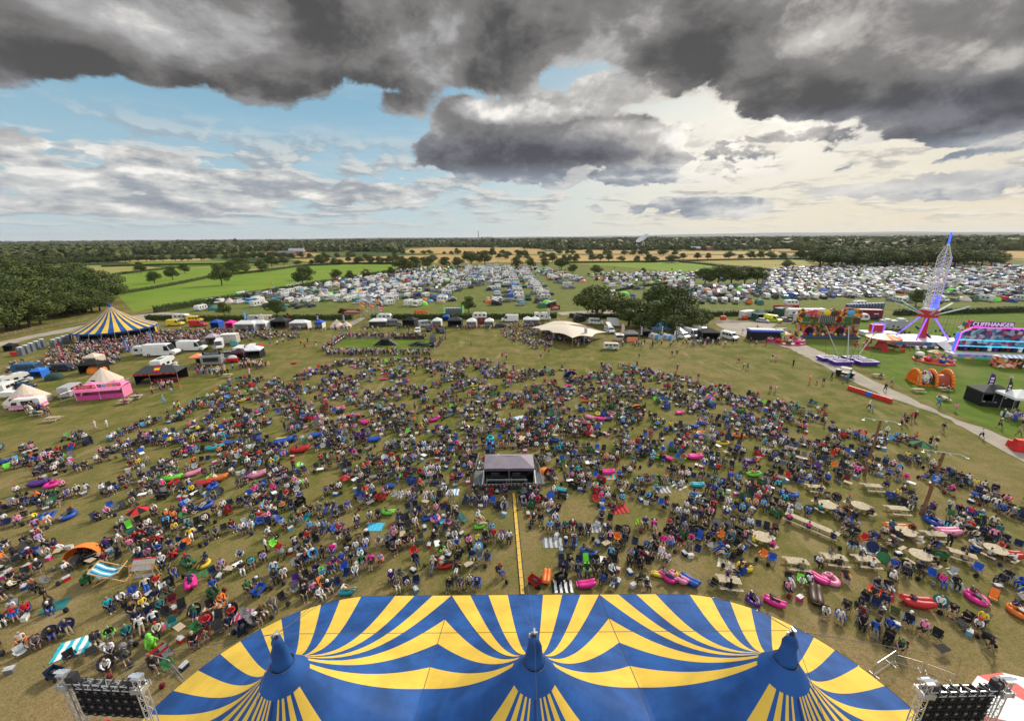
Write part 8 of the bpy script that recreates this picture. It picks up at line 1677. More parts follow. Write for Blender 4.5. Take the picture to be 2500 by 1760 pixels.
# marquee items read off the photograph: kind, colour, second colour, px, py, turn, scale, label, short landmark
HI=[l.split('|')for l in '''lounger|green|lime|461|1380|-25|1.25|lime green air lounger with a dark cloth on it, left foreground|green lounger
ring|yellow|magenta|498|1381|0|1.2|striped rainbow inflatable seat beside the green lounger|rainbow seat
lounger|magenta|pink|467|1431|-48|1.4|hot pink air lounger with people on it, left foreground|hot pink lounger
lounger|turquoise|sky|850|1449|5|1.0|turquoise air lounger touching the tent edge|turquoise lounger
ring|blue|navy|505|1236|0|1.5|blue inflatable armchair with a sitter|blue armchair
lounger|lime|green|949|1255|-6|1.1|lime green air lounger with someone lying in it|lying figure's lounger
lounger|pink|pink|943|1204|-50|1.0|pale pink air lounger beside the blue one|pale pink lounger
lounger|blue|navy|954|1190|-20|1.0|royal blue air lounger left of the sound desk|royal blue lounger
ring|pink|magenta|1063|1270|0|1.2|pale pink and teal flamingo-style ring|pale ring
lounger|blue|navy|1045|1268|30|1.0|blue lounger leaning on a pale pink ring|leaning lounger
ring|pink|pink|1093|1278|0|1.0|small pink ring on a turquoise mat|small pink ring
blanket|turquoise|sky|1080|1272|0|.9|turquoise mat under the pink rings|turquoise mat
lounger|red|red|1086|1386|5|.95|red air lounger alone on the grass near the tent|red lounger
lounger|lime|olive|1172|1289|10|.9|yellow-green ground lounger left of the cable ramp|yellow-green lounger
ring|purple|lilac|1121|1164|0|1.1|purple bean lounger by the sound desk|purple beanbag
shelter|orange|orange|1322|1158|60|1.1|tall orange pop-up tent right of the sound desk|tall orange tent
lounger|turquoise|teal|1369|1200|-30|1.0|turquoise bean lounger right of the sound desk|teal beanbag
lounger|magenta|turquoise|1484|1157|-3|1.3|hot pink bed lounger on an orange and blue mat|pink bed
blanket|orange|turquoise|1484|1164|0|1.2|orange and turquoise mat under the pink bed lounger|orange mat
lounger|blue|navy|1437|1354|-35|1.25|royal blue air lounger right of the cable ramp|blue lounger
lounger|orange|orange|1334|1414|80|1.1|upright orange air lounger near the tent|upright orange lounger
lounger|magenta|magenta|1431|1432|5|1.2|hot pink lounger at the tent front|tent-side pink lounger
lounger|yellow|yellow|1609|1407|-20|.9|pale yellow lounger at the front right|pale yellow lounger
lounger|magenta|pink|1630|1416|-60|1.2|magenta lounger in the trio at the tent front|magenta lounger
lounger|pink|pink|1657|1418|-55|1.3|pale pink lounger in the trio at the tent front|trio's pink lounger
lounger|blue|blue|1683|1424|-50|1.3|royal blue lounger in the trio at the tent front|trio's blue lounger
ring|yellow|red|1817|1388|80|1.3|striped rainbow lounger standing on end, right foreground|upright rainbow seat
ring|purple|purple|1838|1470|0|1.2|dark purple beanbag by the tent shoulder|dark purple beanbag
lounger|magenta|magenta|1890|1476|-40|1.2|magenta lounger with two people by the tent shoulder|shoulder lounger
lounger|magenta|pink|1997|1418|-60|1.2|magenta lounger with a lying person, right foreground|lying person's lounger
ring|pink|pink|2027|1420|0|1.4|large pale pink ring, right foreground|large pink ring
lounger|brown|brown|1990|1462|60|1.5|dark brown bean lounger standing on the grass|brown lounger
lounger|red|red|2236|1478|-18|1.6|red air sofa with two reclining people|red air sofa
ring|magenta|pink|2382|1465|0|1.5|magenta ring with a child lying in it|magenta ring
ring|orange|orange|2487|1500|0|1.5|orange ring cut by the right edge|orange ring
blanket|red|red|2150|1448|-40|1.1|red mat with a red chair on the right|red mat
ring|pink|pink|2095|1142|30|1.3|pale pink ring below the far lamp pole|pole's pink ring
ring|blue|blue|2277|1276|0|1.6|big blue inflatable sofa beside the near pole|blue sofa
blanket|turquoise|sky|2304|1280|-20|1.0|turquoise patterned mat by the blue inflatable sofa|patterned mat
lounger|pink|pink|2312|1304|-8|1.5|pale pink lounger above a picnic table|table-side pink lounger
lounger|orange|orange|2185|1294|-20|1.5|orange lounger behind a round picnic table|orange lounger
lounger|red|red|2462|1360|-20|1.4|red lounger beside the round table near the right edge|right-edge red lounger
ring|blue|blue|2378|1343|0|.8|small blue beanbag left of the last round table|small blue beanbag
umbrella|black|green|2243|1108|0|1.5|dark green parasol shading a family, right of the poles|dark parasol
lounger|blue|blue|1925|1213|-30|1.4|royal blue lounger amid the crowd, right|crowd's blue lounger
lounger|turquoise|turquoise|1702|1188|-10|1.2|turquoise lounger in the centre right crowd|bright turquoise lounger
lounger|lime|lime|1840|1162|0|1.2|pair of lime green chairs joined together|lime pair
lounger|purple|purple|1828|1129|-10|1.1|violet air lounger in the right of the crowd|violet lounger
lounger|orange|orange|1845|1126|30|.9|small orange pop-up seat by the violet lounger|orange seat
lounger|lime|lime|1601|1119|-35|1.1|vivid green air lounger, centre right|vivid green lounger
lounger|magenta|magenta|1631|1123|-60|1.1|hot pink lounger paired with the vivid green one|paired pink lounger
lounger|magenta|pink|1695|1120|-5|1.5|wide hot pink lounger, centre right crowd|wide pink lounger
lounger|yellow|yellow|1764|1086|-15|1.2|yellow air lounger, right of centre|yellow lounger
lounger|orange|orange|1802|1068|-15|1.3|orange air lounger right of the yellow one|crowd's orange lounger
lounger|orange|orange|1706|1060|0|1.2|orange lounger stacked behind a blue one|stacked orange lounger
lounger|blue|blue|1706|1068|0|1.2|blue lounger directly before an orange one|stacked blue lounger
lounger|blue|blue|1714|1037|-30|1.2|blue lounger with a red one behind, right crowd|second blue lounger
lounger|blue|blue|1694|1045|-15|1.1|blue lounger left of the red and blue pair|third blue lounger
ring|red|red|1722|1030|0|.9|red ring seat behind the blue loungers|red ring seat
lounger|magenta|magenta|1659|1011|5|1.1|hot pink lounger in the upper right crowd|upper pink lounger
ring|yellow|red|1730|969|0|1.1|red and yellow striped beach ring, left one|left beach ring
ring|yellow|red|1747|969|0|.9|red and yellow striped beach ring, right one|right beach ring
umbrella|red|blue|1731|984|0|1.1|red, white and blue parasol by the beach rings|tricolour parasol
lounger|blue|blue|1810|976|0|1.2|blue lounger at the rear right of the crowd|rear blue lounger
shelter|orange|brown|1553|1000|0|1.2|orange beach shelter in the upper right crowd|upper orange shelter
shelter|blue|navy|1390|918|10|1.5|large blue dome shelter at the back of the crowd|blue dome shelter
shelter|olive|brown|1442|956|0|1.3|olive fishing-style dome shelter at the back|olive shelter
shelter|turquoise|grey|1126|936|0|1.1|teal striped beach shelter, centre back|teal shelter
lounger|blue|blue|1184|912|0|1.4|long blue lounger at the back centre|long blue lounger
lounger|red|red|1246|923|0|1.2|red lounger at the back centre|back red lounger
lounger|yellow|cream|1158|945|5|1.1|pale yellow ring lounger at the back|pale yellow ring
lounger|magenta|magenta|1387|944|-20|1.0|hot pink lounger near the blue dome|dome's pink lounger
lounger|magenta|magenta|1061|1027|35|1.4|hot pink lounger held up on its end|tilted pink lounger
ring|turquoise|turquoise|1197|1073|0|1.3|turquoise ring with a seated child|turquoise ring
blanket|sky|blue|1197|1080|0|.8|blue groundsheet beneath the turquoise ring|blue groundsheet
lounger|blue|blue|1355|1078|-20|1.2|blue lounger above and right of the sound desk|desk-side blue lounger
blanket|sky|white|1268|1020|25|1.1|sky blue airbed lying in the centre|sky airbed
ring|blue|blue|1246|1023|0|.6|small round blue ball seat|blue ball
lounger|orange|orange|1431|981|0|1.1|orange lounger in the upper centre|upper orange lounger
ring|yellow|red|1460|1013|0|1.1|striped beach ball ring in the upper centre|striped ball ring
lounger|pink|pink|1441|1023|-50|1.3|pale pink lounger by the striped ball ring|striped ball's lounger
lounger|magenta|magenta|1467|1026|-30|1.2|hot pink lounger right of the pale pink one|right hot pink lounger
lounger|purple|purple|1485|1026|0|1.1|dark purple lounger in the upper centre|dark purple lounger
lounger|pink|pink|1492|1014|-35|1.1|pale pink lounger behind the dark purple one|rear pale lounger
blanket|white|grey|1461|1034|0|1.0|white rug before the pink loungers|white rug
lounger|purple|purple|768|914|-5|1.2|purple lounger at the rear left of the crowd|rear purple lounger
lounger|pink|pink|939|908|0|1.1|pale pink lounger at the rear|rear pale pink lounger
lounger|magenta|magenta|937|928|10|1.0|hot pink lounger below the pale one, rear|rear hot pink lounger
lounger|magenta|white|989|933|0|1.3|magenta and white double lounger, rear|double lounger
lounger|yellow|yellow|591|981|10|1.1|yellow lounger, upper left crowd|upper left yellow lounger
lounger|red|orange|608|976|20|1.0|red and orange ring seat beside a yellow lounger|red-orange seat
lounger|red|red|718|889|5|1.0|red lounger alone at the rear left|lone red lounger
lounger|pink|pink|863|896|10|1.0|pink lounger carried by a standing figure|carried lounger
lounger|magenta|pink|829|999|12|1.3|hot pink lounger with a hollow, left centre|hollow pink lounger
lounger|orange|orange|842|1021|15|1.2|orange air lounger, left centre|left-centre orange lounger
lounger|magenta|magenta|867|1019|5|1.3|hot pink lounger right of an orange one|pink by orange
lounger|yellow|yellow|522|1047|-5|1.4|yellow double lounger, left crowd|yellow double
ring|orange|orange|537|1087|0|1.2|orange ring lounger, left crowd|left orange ring
lounger|turquoise|sky|527|1098|10|1.6|turquoise air lounger, left crowd|left turquoise lounger
lounger|blue|blue|560|1086|-15|1.3|blue sheet-like lounger, left crowd|left blue lounger
lounger|blue|blue|692|1083|22|1.8|large royal blue lounger, left centre|large blue lounger
lounger|yellow|red|686|1076|0|1.1|rainbow striped lounger behind the large blue one|rainbow behind blue
lounger|blue|sky|771|1068|15|1.6|blue lounger on a turquoise mat, left centre|matted blue lounger
lounger|red|red|734|1103|8|1.9|long red lounger, left centre|long red lounger
ring|pink|pink|469|1097|0|1.2|pale pink beanbag, far left crowd|pale pink beanbag
ring|magenta|magenta|447|1104|0|1.2|hot pink beanbag, far left crowd|hot pink beanbag
ring|lime|lime|516|1169|0|1.2|green ring, left crowd|green ring
lounger|orange|orange|534|1173|12|1.6|orange lounger right of a green ring|left orange lounger
lounger|red|red|499|1185|5|1.4|red ring lounger with a child|child's red lounger
ring|blue|blue|520|1190|0|1.3|bright blue ring and cloth|bright blue ring
ring|purple|purple|606|1165|0|1.2|purple beanbag, left crowd|left purple beanbag
lounger|pink|pink|630|1164|30|1.5|pale pink lounger beside a purple beanbag|left pale pink lounger
lounger|magenta|magenta|862|970|8|1.0|hot pink lounger, upper left centre|upper left pink lounger
lounger|magenta|yellow|891|1035|-35|1.4|pink and rainbow loungers, centre left|pink rainbow lounger
lounger|blue|blue|915|1077|10|1.5|blue lounger with people in fancy dress|fancy dress lounger
umbrella|red|maroon|843|1180|0|.8|small red umbrella, left of the sound desk|small red umbrella
umbrella|red|black|344|1268|0|1.2|red and black umbrella, left|red-black umbrella
lounger|lime|lime|425|1172|5|1.5|lime green lounger, far left crowd|far-left green lounger
lounger|pink|pink|473|1160|35|1.3|pale pink lounger right of the lime one|far-left pink lounger
lounger|purple|purple|98|1186|12|1.6|purple lounger near the left edge|left-edge purple lounger
ring|magenta|magenta|128|1187|0|1.5|hot pink ring near the left edge|left-edge pink ring
ring|blue|sky|167|1263|0|1.6|blue ring with a reclining sitter, left|left blue ring
lounger|teal|turquoise|99|1208|20|1.0|teal lounger near the left edge|left-edge teal lounger
lounger|blue|sky|8|1132|10|1.3|sky blue lounger cut by the left edge|edge lounger
shelter|orange|orange|216|1350|15|1.5|orange beach tent with people in it, left foreground|orange beach tent
blanket|turquoise|white|185|1580|25|1.5|large blue and white patterned rug, bottom left|patterned rug
blanket|teal|teal|135|1480|22|1.1|dark teal rug, left foreground|dark teal rug
blanket|olive|green|480|1400|18|1.3|green checked rug behind the rainbow seat|green rug
blanket|cream|orange|527|1475|15|1.0|striped cream rug, left foreground|striped cream rug
blanket|red|lilac|590|1505|15|1.0|red patterned rug beside the tent edge|red rug
blanket|turquoise|teal|740|1263|8|1.1|mint patterned rug, left centre|mint rug
blanket|blue|navy|818|1288|0|1.1|blue rug with bags, left centre|blue rug
blanket|sky|turquoise|916|1287|0|1.1|sky blue rug with a cushion|sky rug
blanket|sky|white|1103|1202|0|1.1|blue checked rug left of the sound desk|checked rug
blanket|teal|turquoise|998|1120|0|1.2|striped teal rug, upper centre left|teal rug
blanket|navy|charcoal|1068|1180|0|1.2|black striped rug left of the sound desk|black rug
blanket|pink|cream|1051|1156|0|1.0|pink patterned rug, centre left|pink rug
blanket|grey|silver|1348|1325|0|1.3|grey rug right of the cable ramp|grey rug
blanket|grey|silver|1447|1290|0|1.2|grey square rug, centre right|square grey rug
blanket|black|white|1372|1432|0|1.2|black and white striped rug at the tent front|striped rug
blanket|cream|beige|1776|1380|-30|1.1|pale rug beside the upright rainbow seat|pale rug
blanket|silver|white|2130|1345|-30|1.3|white sheet on the grass by the round tables|white sheet
blanket|grey|olive|2350|1440|-35|1.1|grey-green mat by the magenta ring|grey-green mat'''.split('\n')]
occ={}
def occupied(x, y, r=.55):
 for i in range(int((x-2)//2), int((x+2)//2)+1):
  for j in range(int((y-2)//2), int((y+2)//2)+1):
   for a, b, q in occ.get((i, j), ()):
    if(a-x)**2 +(b-y)**2 <(q+r)**2:return True
 return False
def occupy(x, y, r):occ.setdefault((int(x//2), int(y//2)), []).append((x, y, r))
LM=[]
GC=dict(lounger=('air_lounger', 'lounger'), ring=('inflatable_ring', 'inflatable'), blanket=('picnic_blanket', 'blanket'), shelter=('beach_shelter', 'beach tent'), umbrella=('parasol', 'parasol'))
GN=dict(lounger='inflatable loungers on the grass', ring='inflatable rings and beanbags', blanket='blankets spread on the grass', shelter='pop-up beach shelters', umbrella='parasols in the crowd')
def gcol(kind, c):return pv(c)if kind in('lounger', 'ring')else cm(c)
for kind, a_, b_, px, py, rz_, sc_, lb, sh_ in HI:
 px, py, sc_=float(px), float(py), float(sc_)*.78;q=P(px, py);nm, cat=GC[kind];sc_*=.82 if kind=='ring' else 1
 GEAR[kind].put(nm, lb, cat, (q.x, q.y, .035), R(float(rz_)), GN[kind], {'@a':gcol(kind, a_), '@b':gcol(kind, b_)}, sc=sc_)
 if kind!='blanket':occupy(q.x, q.y, .95 *sc_)
 LM.append((px, py, 'the '+sh_))
 if kind=='lounger':
  occupy(q.x+.8 *math.cos(R(float(rz_))), q.y+.8 *math.sin(R(float(rz_))), .4)
LM+=[(1243, 1150, 'the sound desk'), (1264, 1310, 'the cable ramp'), (2110, 1160, 'the far lamp pole'), (2252, 1250, 'the near lamp pole'), (1978, 1292, 'the long picnic table'), (2240, 1365, 'the widest round table'), (281, 1407, 'the giant striped deckchair'), (356, 1396, 'the wooden swing seat'), (240, 1660, 'the left video screen'), (2355, 1650, 'the right video screen'), (865, 1380, 'the white folding table'), (1943, 1382, 'the leftmost near table'), (370, 1574, 'the green dinosaur costume'), (2290, 1585, 'the black wagon'), (1000, 1440, 'the tent front'), (1720, 1330, 'the blue folding bench')]
for T_, px, py, rz_, lb in PT:q=P(px, py);occupy(q.x, q.y, 1.25 if T_ is not RL else 1.5)
for k in(-1.8, 1.8):q=P(1978, 1292);occupy(q.x+k*math.cos(R(-48)), q.y+k*math.sin(R(-48)), 1.1)
for i in range(8):occupy(SD.x-3.6 +i*1.05, SD.y+1, 1.0);occupy(SD.x-3.6 +i*1.05, SD.y+2.6, 1.1)
for i in range(26):a=i/25;c=P(1254, 1204).lerp(P(1276, 1452), a);occupy(c.x, c.y, .55)
q=P(278, 1412);s=empty('giant_deckchair', 'oversized wooden deckchair with blue striped canvas, left foreground', 'deckchair', (q.x, q.y, 0), R(105));pine=mat('pine', (.52, .30, .12), .7, 0, .15)
m_=MB([pine])
for x in(-.8, .8):m_.cyl((x, -1.3, .05), (x, 1.2, 1.6), .06, n=5);m_.cyl((x*.93, 1.2, .05), (x*.93, -.9, 1.1), .06, n=5)
for y, z in((-1.3, .1), (1.2, 1.6), (-.9, 1.1), (1.2, .1)):m_.cyl((-.8, y, z), (.8, y, z), .055, n=5)
m_.obj('frame', s);m_=MB([mat('deck_turquoise', (.03, .35, .50), .7), mat('deck_white', (.6, .65, .66), .7), mat('deck_navy', (.02, .06, .2), .7)])
for i in range(9):
 x0, x1=-.72 +i*.16, -.72 +(i+1)*.16;pts=[(-.9, 1.1), (-.5, .72), (0, .62), (.6, .95), (1.2, 1.58)]
 for(y0, z0), (y1, z1)in zip(pts[:-1], pts[1:]):m_.add([(x0, y0, z0), (x1, y0, z0), (x1, y1, z1), (x0, y1, z1)], [(0, 1, 2, 3)], (0, 2, 0, 1, 0, 2, 0, 1, 0)[i])
m_.obj('canvas', s);occupy(q.x, q.y, 1.4)
q=P(356, 1418);s=empty('garden_swing', 'wooden swing seat frame with pale canopy and red trim, left foreground', 'swing seat', (q.x, q.y, 0), R(8));m_=MB([pine])
for x in(-.95, .95):m_.cyl((x, -.55, 0), (x, 0, 1.9), .05, n=5);m_.cyl((x, .55, 0), (x, 0, 1.9), .05, n=5);m_.cyl((x, -.5, .3), (x, .5, .3), .04, n=5)
m_.cyl((-.95, 0, 1.9), (.95, 0, 1.9), .05, n=5);m_.obj('frame', s);m_=MB([mat('canopy_cream', (.5, .46, .42), .8)]);m_.add([(-.95, -.1, 1.3), (.95, -.1, 1.3), (.95, .6, 2.0), (-.95, .6, 2.0)], [(0, 1, 2, 3)]);m_.obj('canopy', s);m_=MB([cm('red')]);m_.box((0, .6, 2.0), (1.9, .08, .08));m_.obj('trim', s);m_=MB([cm('grey')]);m_.box((0, .1, .5), (1.6, .5, .1));m_.obj('seat', s);occupy(q.x, q.y, 1.1)
q=P(371, 1582);s=empty('person', 'person wearing a bright green inflatable reptile costume, bottom left', 'person', (q.x, q.y, .03), R(60));m_=MB([pv('lime')], smooth=True);Gm=pv('lime');m_.ell((0, 0, .62), (.34, .36, .5), 12, 8);m_.ell((0, -.08, 1.25), (.19, .26, .24), 12, 8);m_.ell((0, -.32, 1.24), (.13, .18, .10), 10, 6);m_.cyl((0, .2, .5), (0, .95, .08), .2, .03, 10);m_.cyl((-.15, -.05, .3), (-.17, -.1, 0), .13, .12, 8);m_.cyl((.15, -.05, .3), (.17, -.1, 0), .13, .12, 8);m_.cyl((-.25, -.1, .85), (-.38, -.4, .7), .07, .05, 7);m_.cyl((.25, -.1, .85), (.38, -.4, .7), .07, .05, 7);m_.obj('costume', s);m_=MB([SKIN[0]], smooth=True);m_.ell((0, -.33, .98), (.08, .05, .1), 8, 6);m_.obj('face', s);occupy(q.x, q.y, .6)
# CROWD LAYOUT
CROWD=[(575, 925), (700, 930), (760, 905), (830, 885), (950, 880), (1150, 880), (1240, 895), (1300, 905), (1540, 895), (1620, 915), (1700, 935), (1770, 950), (1880, 975), (2010, 985), (2060, 1010), (2040, 1060), (2180, 1070), (2260, 1085), (2290, 1140), (2420, 1200), (2540, 1240), (2540, 1520), (2360, 1560), (2200, 1615), (2090, 1590), (1990, 1530), (1850, 1470), (1700, 1440), (1400, 1446), (900, 1446), (760, 1470), (640, 1530), (520, 1600), (430, 1640), (330, 1650), (180, 1640), (-40, 1620), (-40, 1080), (60, 1095), (330, 1035), (420, 1010), (500, 975)]
NOGO=[[(330, 1110), (400, 1065), (420, 1100), (350, 1150)], [(2080, 1200), (2260, 1260), (2260, 1290), (2130, 1290), (2060, 1230)], [(1180, 1060), (1200, 1120), (1150, 1130)], [(250, 1430), (310, 1440), (300, 1520), (190, 1560), (60, 1560), (200, 1500)], [(1350, 1228), (1420, 1225), (1400, 1290), (1290, 1270)], [(1850, 1190), (1900, 1210), (1880, 1260)], [(680, 1290), (720, 1290), (700, 1360), (650, 1340)], [(2100, 1540), (2200, 1560), (2150, 1600)], [(0, 1340), (60, 1320), (190, 1390), (100, 1400)], [(520, 1300), (580, 1290), (560, 1340)]]
cr=random.Random(2024)
TOPS=['black']*17 +['navy']*6 +['charcoal']*7 +['grey']*5 +['white']*9 +['cream']*4 +['blue']*2 +['sky']*2 +['red']*3 +['pink']*3 +['teal', 'turquoise', 'olive', 'olive', 'green', 'yellow', 'orange', 'maroon', 'magenta', 'purple', 'lilac', 'khaki', 'brown', 'beige']
LEGS=['black']*8 +['navy']*6 +['charcoal']*3 +['beige']*3 +['khaki']*2 +['grey']*3 +['blue']*2 +['white', 'cream', 'brown', 'olive']
CHC=['black']*13 +['charcoal']*8 +['navy']*6 +['grey']*5 +['blue']*3 +['green', 'teal', 'red', 'orange', 'lime', 'maroon', 'purple', 'sky', 'olive', 'silver', 'silver']
people=[];chairs=[];gear=[]
def hidden(x, y):
 t=(CAM_H-EAVE)/CAM_H;hx, hy=x*t-BX, y*t-BY
 return edge_dist(hx, hy)>-.3
def addp(kind, x, y, face, grp='crowd', z=.03, sc_=None):
 child=cr.random()<.08
 people.append([kind, x, y, z, face+cr.gauss(0, .15), cr.choice(TOPS), cr.choice(LEGS), cr.choice((0, 1, 1, 1, 2, 2)), cr.random()<.55, cr.choice(('dark', 'dark', 'brown', 'brown', 'blonde', 'grey', 'ginger')), cr.random()<.4, cr.choices((0, 1, 2), (.66, .24, .10))[0], cr.choices((0, 1, 2), (.8, .13, .07))[0], sc_ or(cr.uniform(.68, .8)if child and kind!='sit_b' else cr.uniform(.94, 1.05)), cr.choice(('white', 'black', 'navy', 'white', 'beige', 'red', 'khaki'))])
def seat(x, y, face, occ_p=.8):
 if occupied(x, y, .34)or hidden(x, y):return False
 u, v, d_=pix(x, y, 0)
 if not inside(CROWD, u, v):return False
 k=cr.choices(('fold', 'low', 'moon'), (.72, .2, .08))[0];chairs.append([k, x, y, face, cr.choice(CHC)]);occupy(x, y, .36)
 if cr.random()<occ_p:addp(cr.choice(POSES_SIT), x, y, face, z=.03 -(.10 if k=='low' else 0))
 return True
def gearput(kind, x, y, rz_):
 if occupied(x, y, .2)or hidden(x, y):return
 gear.append([kind, x, y, rz_, cr.choice({'cool':['blue', 'sky', 'red', 'white', 'navy', 'grey', 'magenta'], 'bag':['black', 'black', 'charcoal', 'navy', 'olive', 'grey', 'maroon', 'black'], 'table':['white', 'grey', 'beige', 'black'], 'wagon':['black', 'navy', 'blue', 'red', 'charcoal', 'green'], 'pram':['black', 'charcoal', 'grey'], 'dog':['black', 'brown', 'cream', 'beige'], 'blanket':['navy', 'teal', 'grey', 'maroon', 'olive', 'blue', 'beige']}[kind])]);occupy(x, y, .25)
def group(cx, cy, n=None, tight=1.0):
 f=math.atan2(cx-0, cy-4)+cr.gauss(0, .28)
 face=-f;ux, uy=math.cos(face), math.sin(face);vx, vy=-uy, ux
 n=n or cr.choices((2, 3, 4, 5, 6, 8), (2, 3, 4, 4, 3, 2))[0];sp_=.78 *tight;arc=cr.uniform(.0, .09)
 for i in range(n):
  t=i-(n-1)/2;off=-arc*t*t;seat(cx+ux*t*sp_+vx*off+cr.gauss(0, .06), cy+uy*t*sp_+vy*off+cr.gauss(0, .06), face-t*arc*1.4 +cr.gauss(0, .12))
 if cr.random()<.62:
  m2=cr.randint(1, max(2, n-1));o_=cr.uniform(-.5, .5)
  for i in range(m2):t=i-(m2-1)/2 +o_;seat(cx+ux*t*sp_+vx*1.15 +cr.gauss(0, .08), cy+uy*t*sp_+vy*1.15 +cr.gauss(0, .08), face+cr.gauss(0, .2), .75)
 for _ in range(cr.choice((2, 3, 3, 4, 5))):t=cr.uniform(-n/2, n/2);gearput(cr.choices(('cool', 'bag', 'table', 'wagon', 'pram', 'dog'), (4, 6, 1.6, 1.3, .35, .3))[0], cx+ux*t*sp_-vx*cr.uniform(.7, 1.1), cy+uy*t*sp_-vy*cr.uniform(.7, 1.1), cr.uniform(0, 6.28))
 if cr.random()<.3:
  bx_, by_=cx-vx*1.5 +ux*cr.uniform(-1, 1), cy-vy*1.5 +uy*cr.uniform(-1, 1)
  if not occupied(bx_, by_, .9)and not hidden(bx_, by_):
   gear.append(['blanket', bx_, by_, face+cr.gauss(0, .3), cr.choice(('navy', 'teal', 'grey', 'maroon', 'olive', 'blue', 'beige'))])
   for k in range(cr.choice((1, 2, 2, 3))):
    x_, y_=bx_+ux*(k-1)*.6, by_+uy*(k-1)*.6 +cr.gauss(0, .15);addp(cr.choice(('ground', 'ground', 'recline')), x_, y_, face+cr.gauss(0, .5), z=.06)
   occupy(bx_, by_, .75)
 if cr.random()<.22:x_, y_=cx+ux*cr.uniform(-n/2 -1, n/2 +1)*.8 +vx*.9, cy+vy*.9;(None if occupied(x_, y_, .25)or hidden(x_, y_)else(addp(cr.choice(('stand_a', 'stand_b', 'walk_a')), x_, y_, face+cr.gauss(0, 1.2)), occupy(x_, y_, .3)))
cents=[]
def try_group(x, y, r):
 u, v, d_=pix(x, y, 0)
 if not inside(CROWD, u, v)or any(inside(p_, u, v)for p_ in NOGO)or hidden(x, y):return
 for a, b in cents[-4000:]:
  if(a-x)**2 /1.6 +(b-y)**2 <r*r:return
 cents.append((x, y));group(x, y)
for _ in range(15000):
 y=cr.uniform(14, 108);x=cr.uniform(-78, 80);u, v, d_=pix(x, y, 0)
 dens=2.08 if v>1050 else 2.45
 if u<420 and v<1300:dens=3.0
 if u>1900:dens=2.7
 if v<950:dens=3.0
 n_=math.sin(x*.33 +1.3)*math.sin(y*.41 +x*.11);try_group(x, y, dens*(1.06 +.5 *n_))
for T_, px, py, rz_, lb in PT:
 if 'empty' in lb:continue
 q=P(px, py)
 for k in range(2 if T_ is RT else(9 if T_ is RL else 4)):
  if T_ is RO:a=k*math.pi/2 +.4;x_, y_, fc=q.x+1.28 *math.cos(a), q.y+1.28 *math.sin(a), a-math.pi/2
  else:t=(k//2 -(0 if T_ is RT else 2))*.95 +cr.uniform(-.3, .3);sgn=1 if k%2 else-1;c_, s_=math.cos(R(rz_)), math.sin(R(rz_));x_, y_, fc=q.x+c_*t-s_*sgn*.72, q.y+s_*t+c_*sgn*.72, R(rz_)+(0 if sgn>0 else math.pi)
  if cr.random()<.75:addp('sit_d', x_, y_, fc, z=.05)
for kind, a_, b_, px, py, rz_, sc_, lb, sh_ in HI:
 if kind in('lounger', 'ring')and cr.random()<.42:q=P(float(px), float(py));addp('recline', q.x, q.y, R(float(rz_))+(math.pi/2 if kind=='lounger' else 0), z=.35)
 if kind=='shelter':
  q=P(float(px), float(py))
  for k in(-.5, .4):addp('ground', q.x+k, q.y-.2, 0, z=.07)
WK='''1226 874 red black;1236 878 pink black;1330 861 red maroon;1340 865 black charcoal;1150 845 grey black;1478 852 khaki grey;1483 853 khaki grey;1405 845 turquoise black;1412 846 red white;1468 898 black navy;1560 875 black grey;1640 872 black khaki;1652 868 black black;1653 905 blue red;1704 930 maroon beige;1732 958 black pink;1802 885 orange navy;1815 900 white black;1824 903 black grey;1885 880 black white;1894 882 pink pink;1936 893 black black;1976 936 orange orange;1993 938 pink green;2010 938 grey black;1880 956 beige navy;1893 958 white beige;2030 925 black black;2058 932 blue blue;2068 930 turquoise grey;2120 998 white black;2130 1003 sky sky;2200 1040 pink black;2212 1036 black black;2222 1030 red khaki;2205 1030 navy navy;2232 1026 maroon black;2300 1055 black khaki;2268 1090 black black;2282 1092 black white;2322 1170 olive navy;2410 1595 black khaki;2315 1335 black black;2160 955 black black;2175 940 beige grey;1845 845 white navy;1832 838 black black;1812 815 sky white;1870 842 black red;1892 838 black beige;1848 806 red navy;1675 838 yellow black;1690 845 grey black;1710 842 white black;1720 846 pink white;1760 838 black black;1770 845 white black;1790 838 black black;1800 836 red beige;660 843 grey grey;678 845 white navy;692 838 white black;706 840 black beige;716 830 grey navy;735 842 orange black;745 850 red black;752 838 black black;772 846 maroon white;610 915 pink white;640 925 beige white;570 905 sky navy;555 870 yellow blue;412 945 black beige;420 960 cream sky;442 955 orange beige;428 1000 white navy;440 1000 yellow black;413 1020 black black;400 985 sky sky;235 1048 cream cream;264 1046 white cream;300 1340 beige khaki;312 1345 brown brown;322 1348 pink grey;338 1330 maroon purple;560 1062 lilac black;548 1075 turquoise turquoise;150 1130 black sky;145 1135 beige black;110 1150 beige navy;700 990 black black;462 1070 turquoise navy;520 1056 white white;850 1325 black black;1320 880 navy beige;1098 905 navy khaki;895 880 white navy;903 912 white grey;1003 915 black black;1012 918 yellow black;1018 905 black navy;2395 1070 white black;2438 1045 black black;2485 1065 beige khaki;2330 1005 pink beige;2290 990 turquoise blue;2465 935 cream navy'''.split(';')
for wtx in WK:
 px, py, t_, l_=wtx.split();q=P(float(px), float(py));addp(cr.choice(('walk_a', 'walk_b', 'stand_a', 'stand_b', 'walk_a')), q.x, q.y, cr.uniform(-3.1, 3.1));people[-1][5]=t_;people[-1][6]=l_;people[-1].append('open')
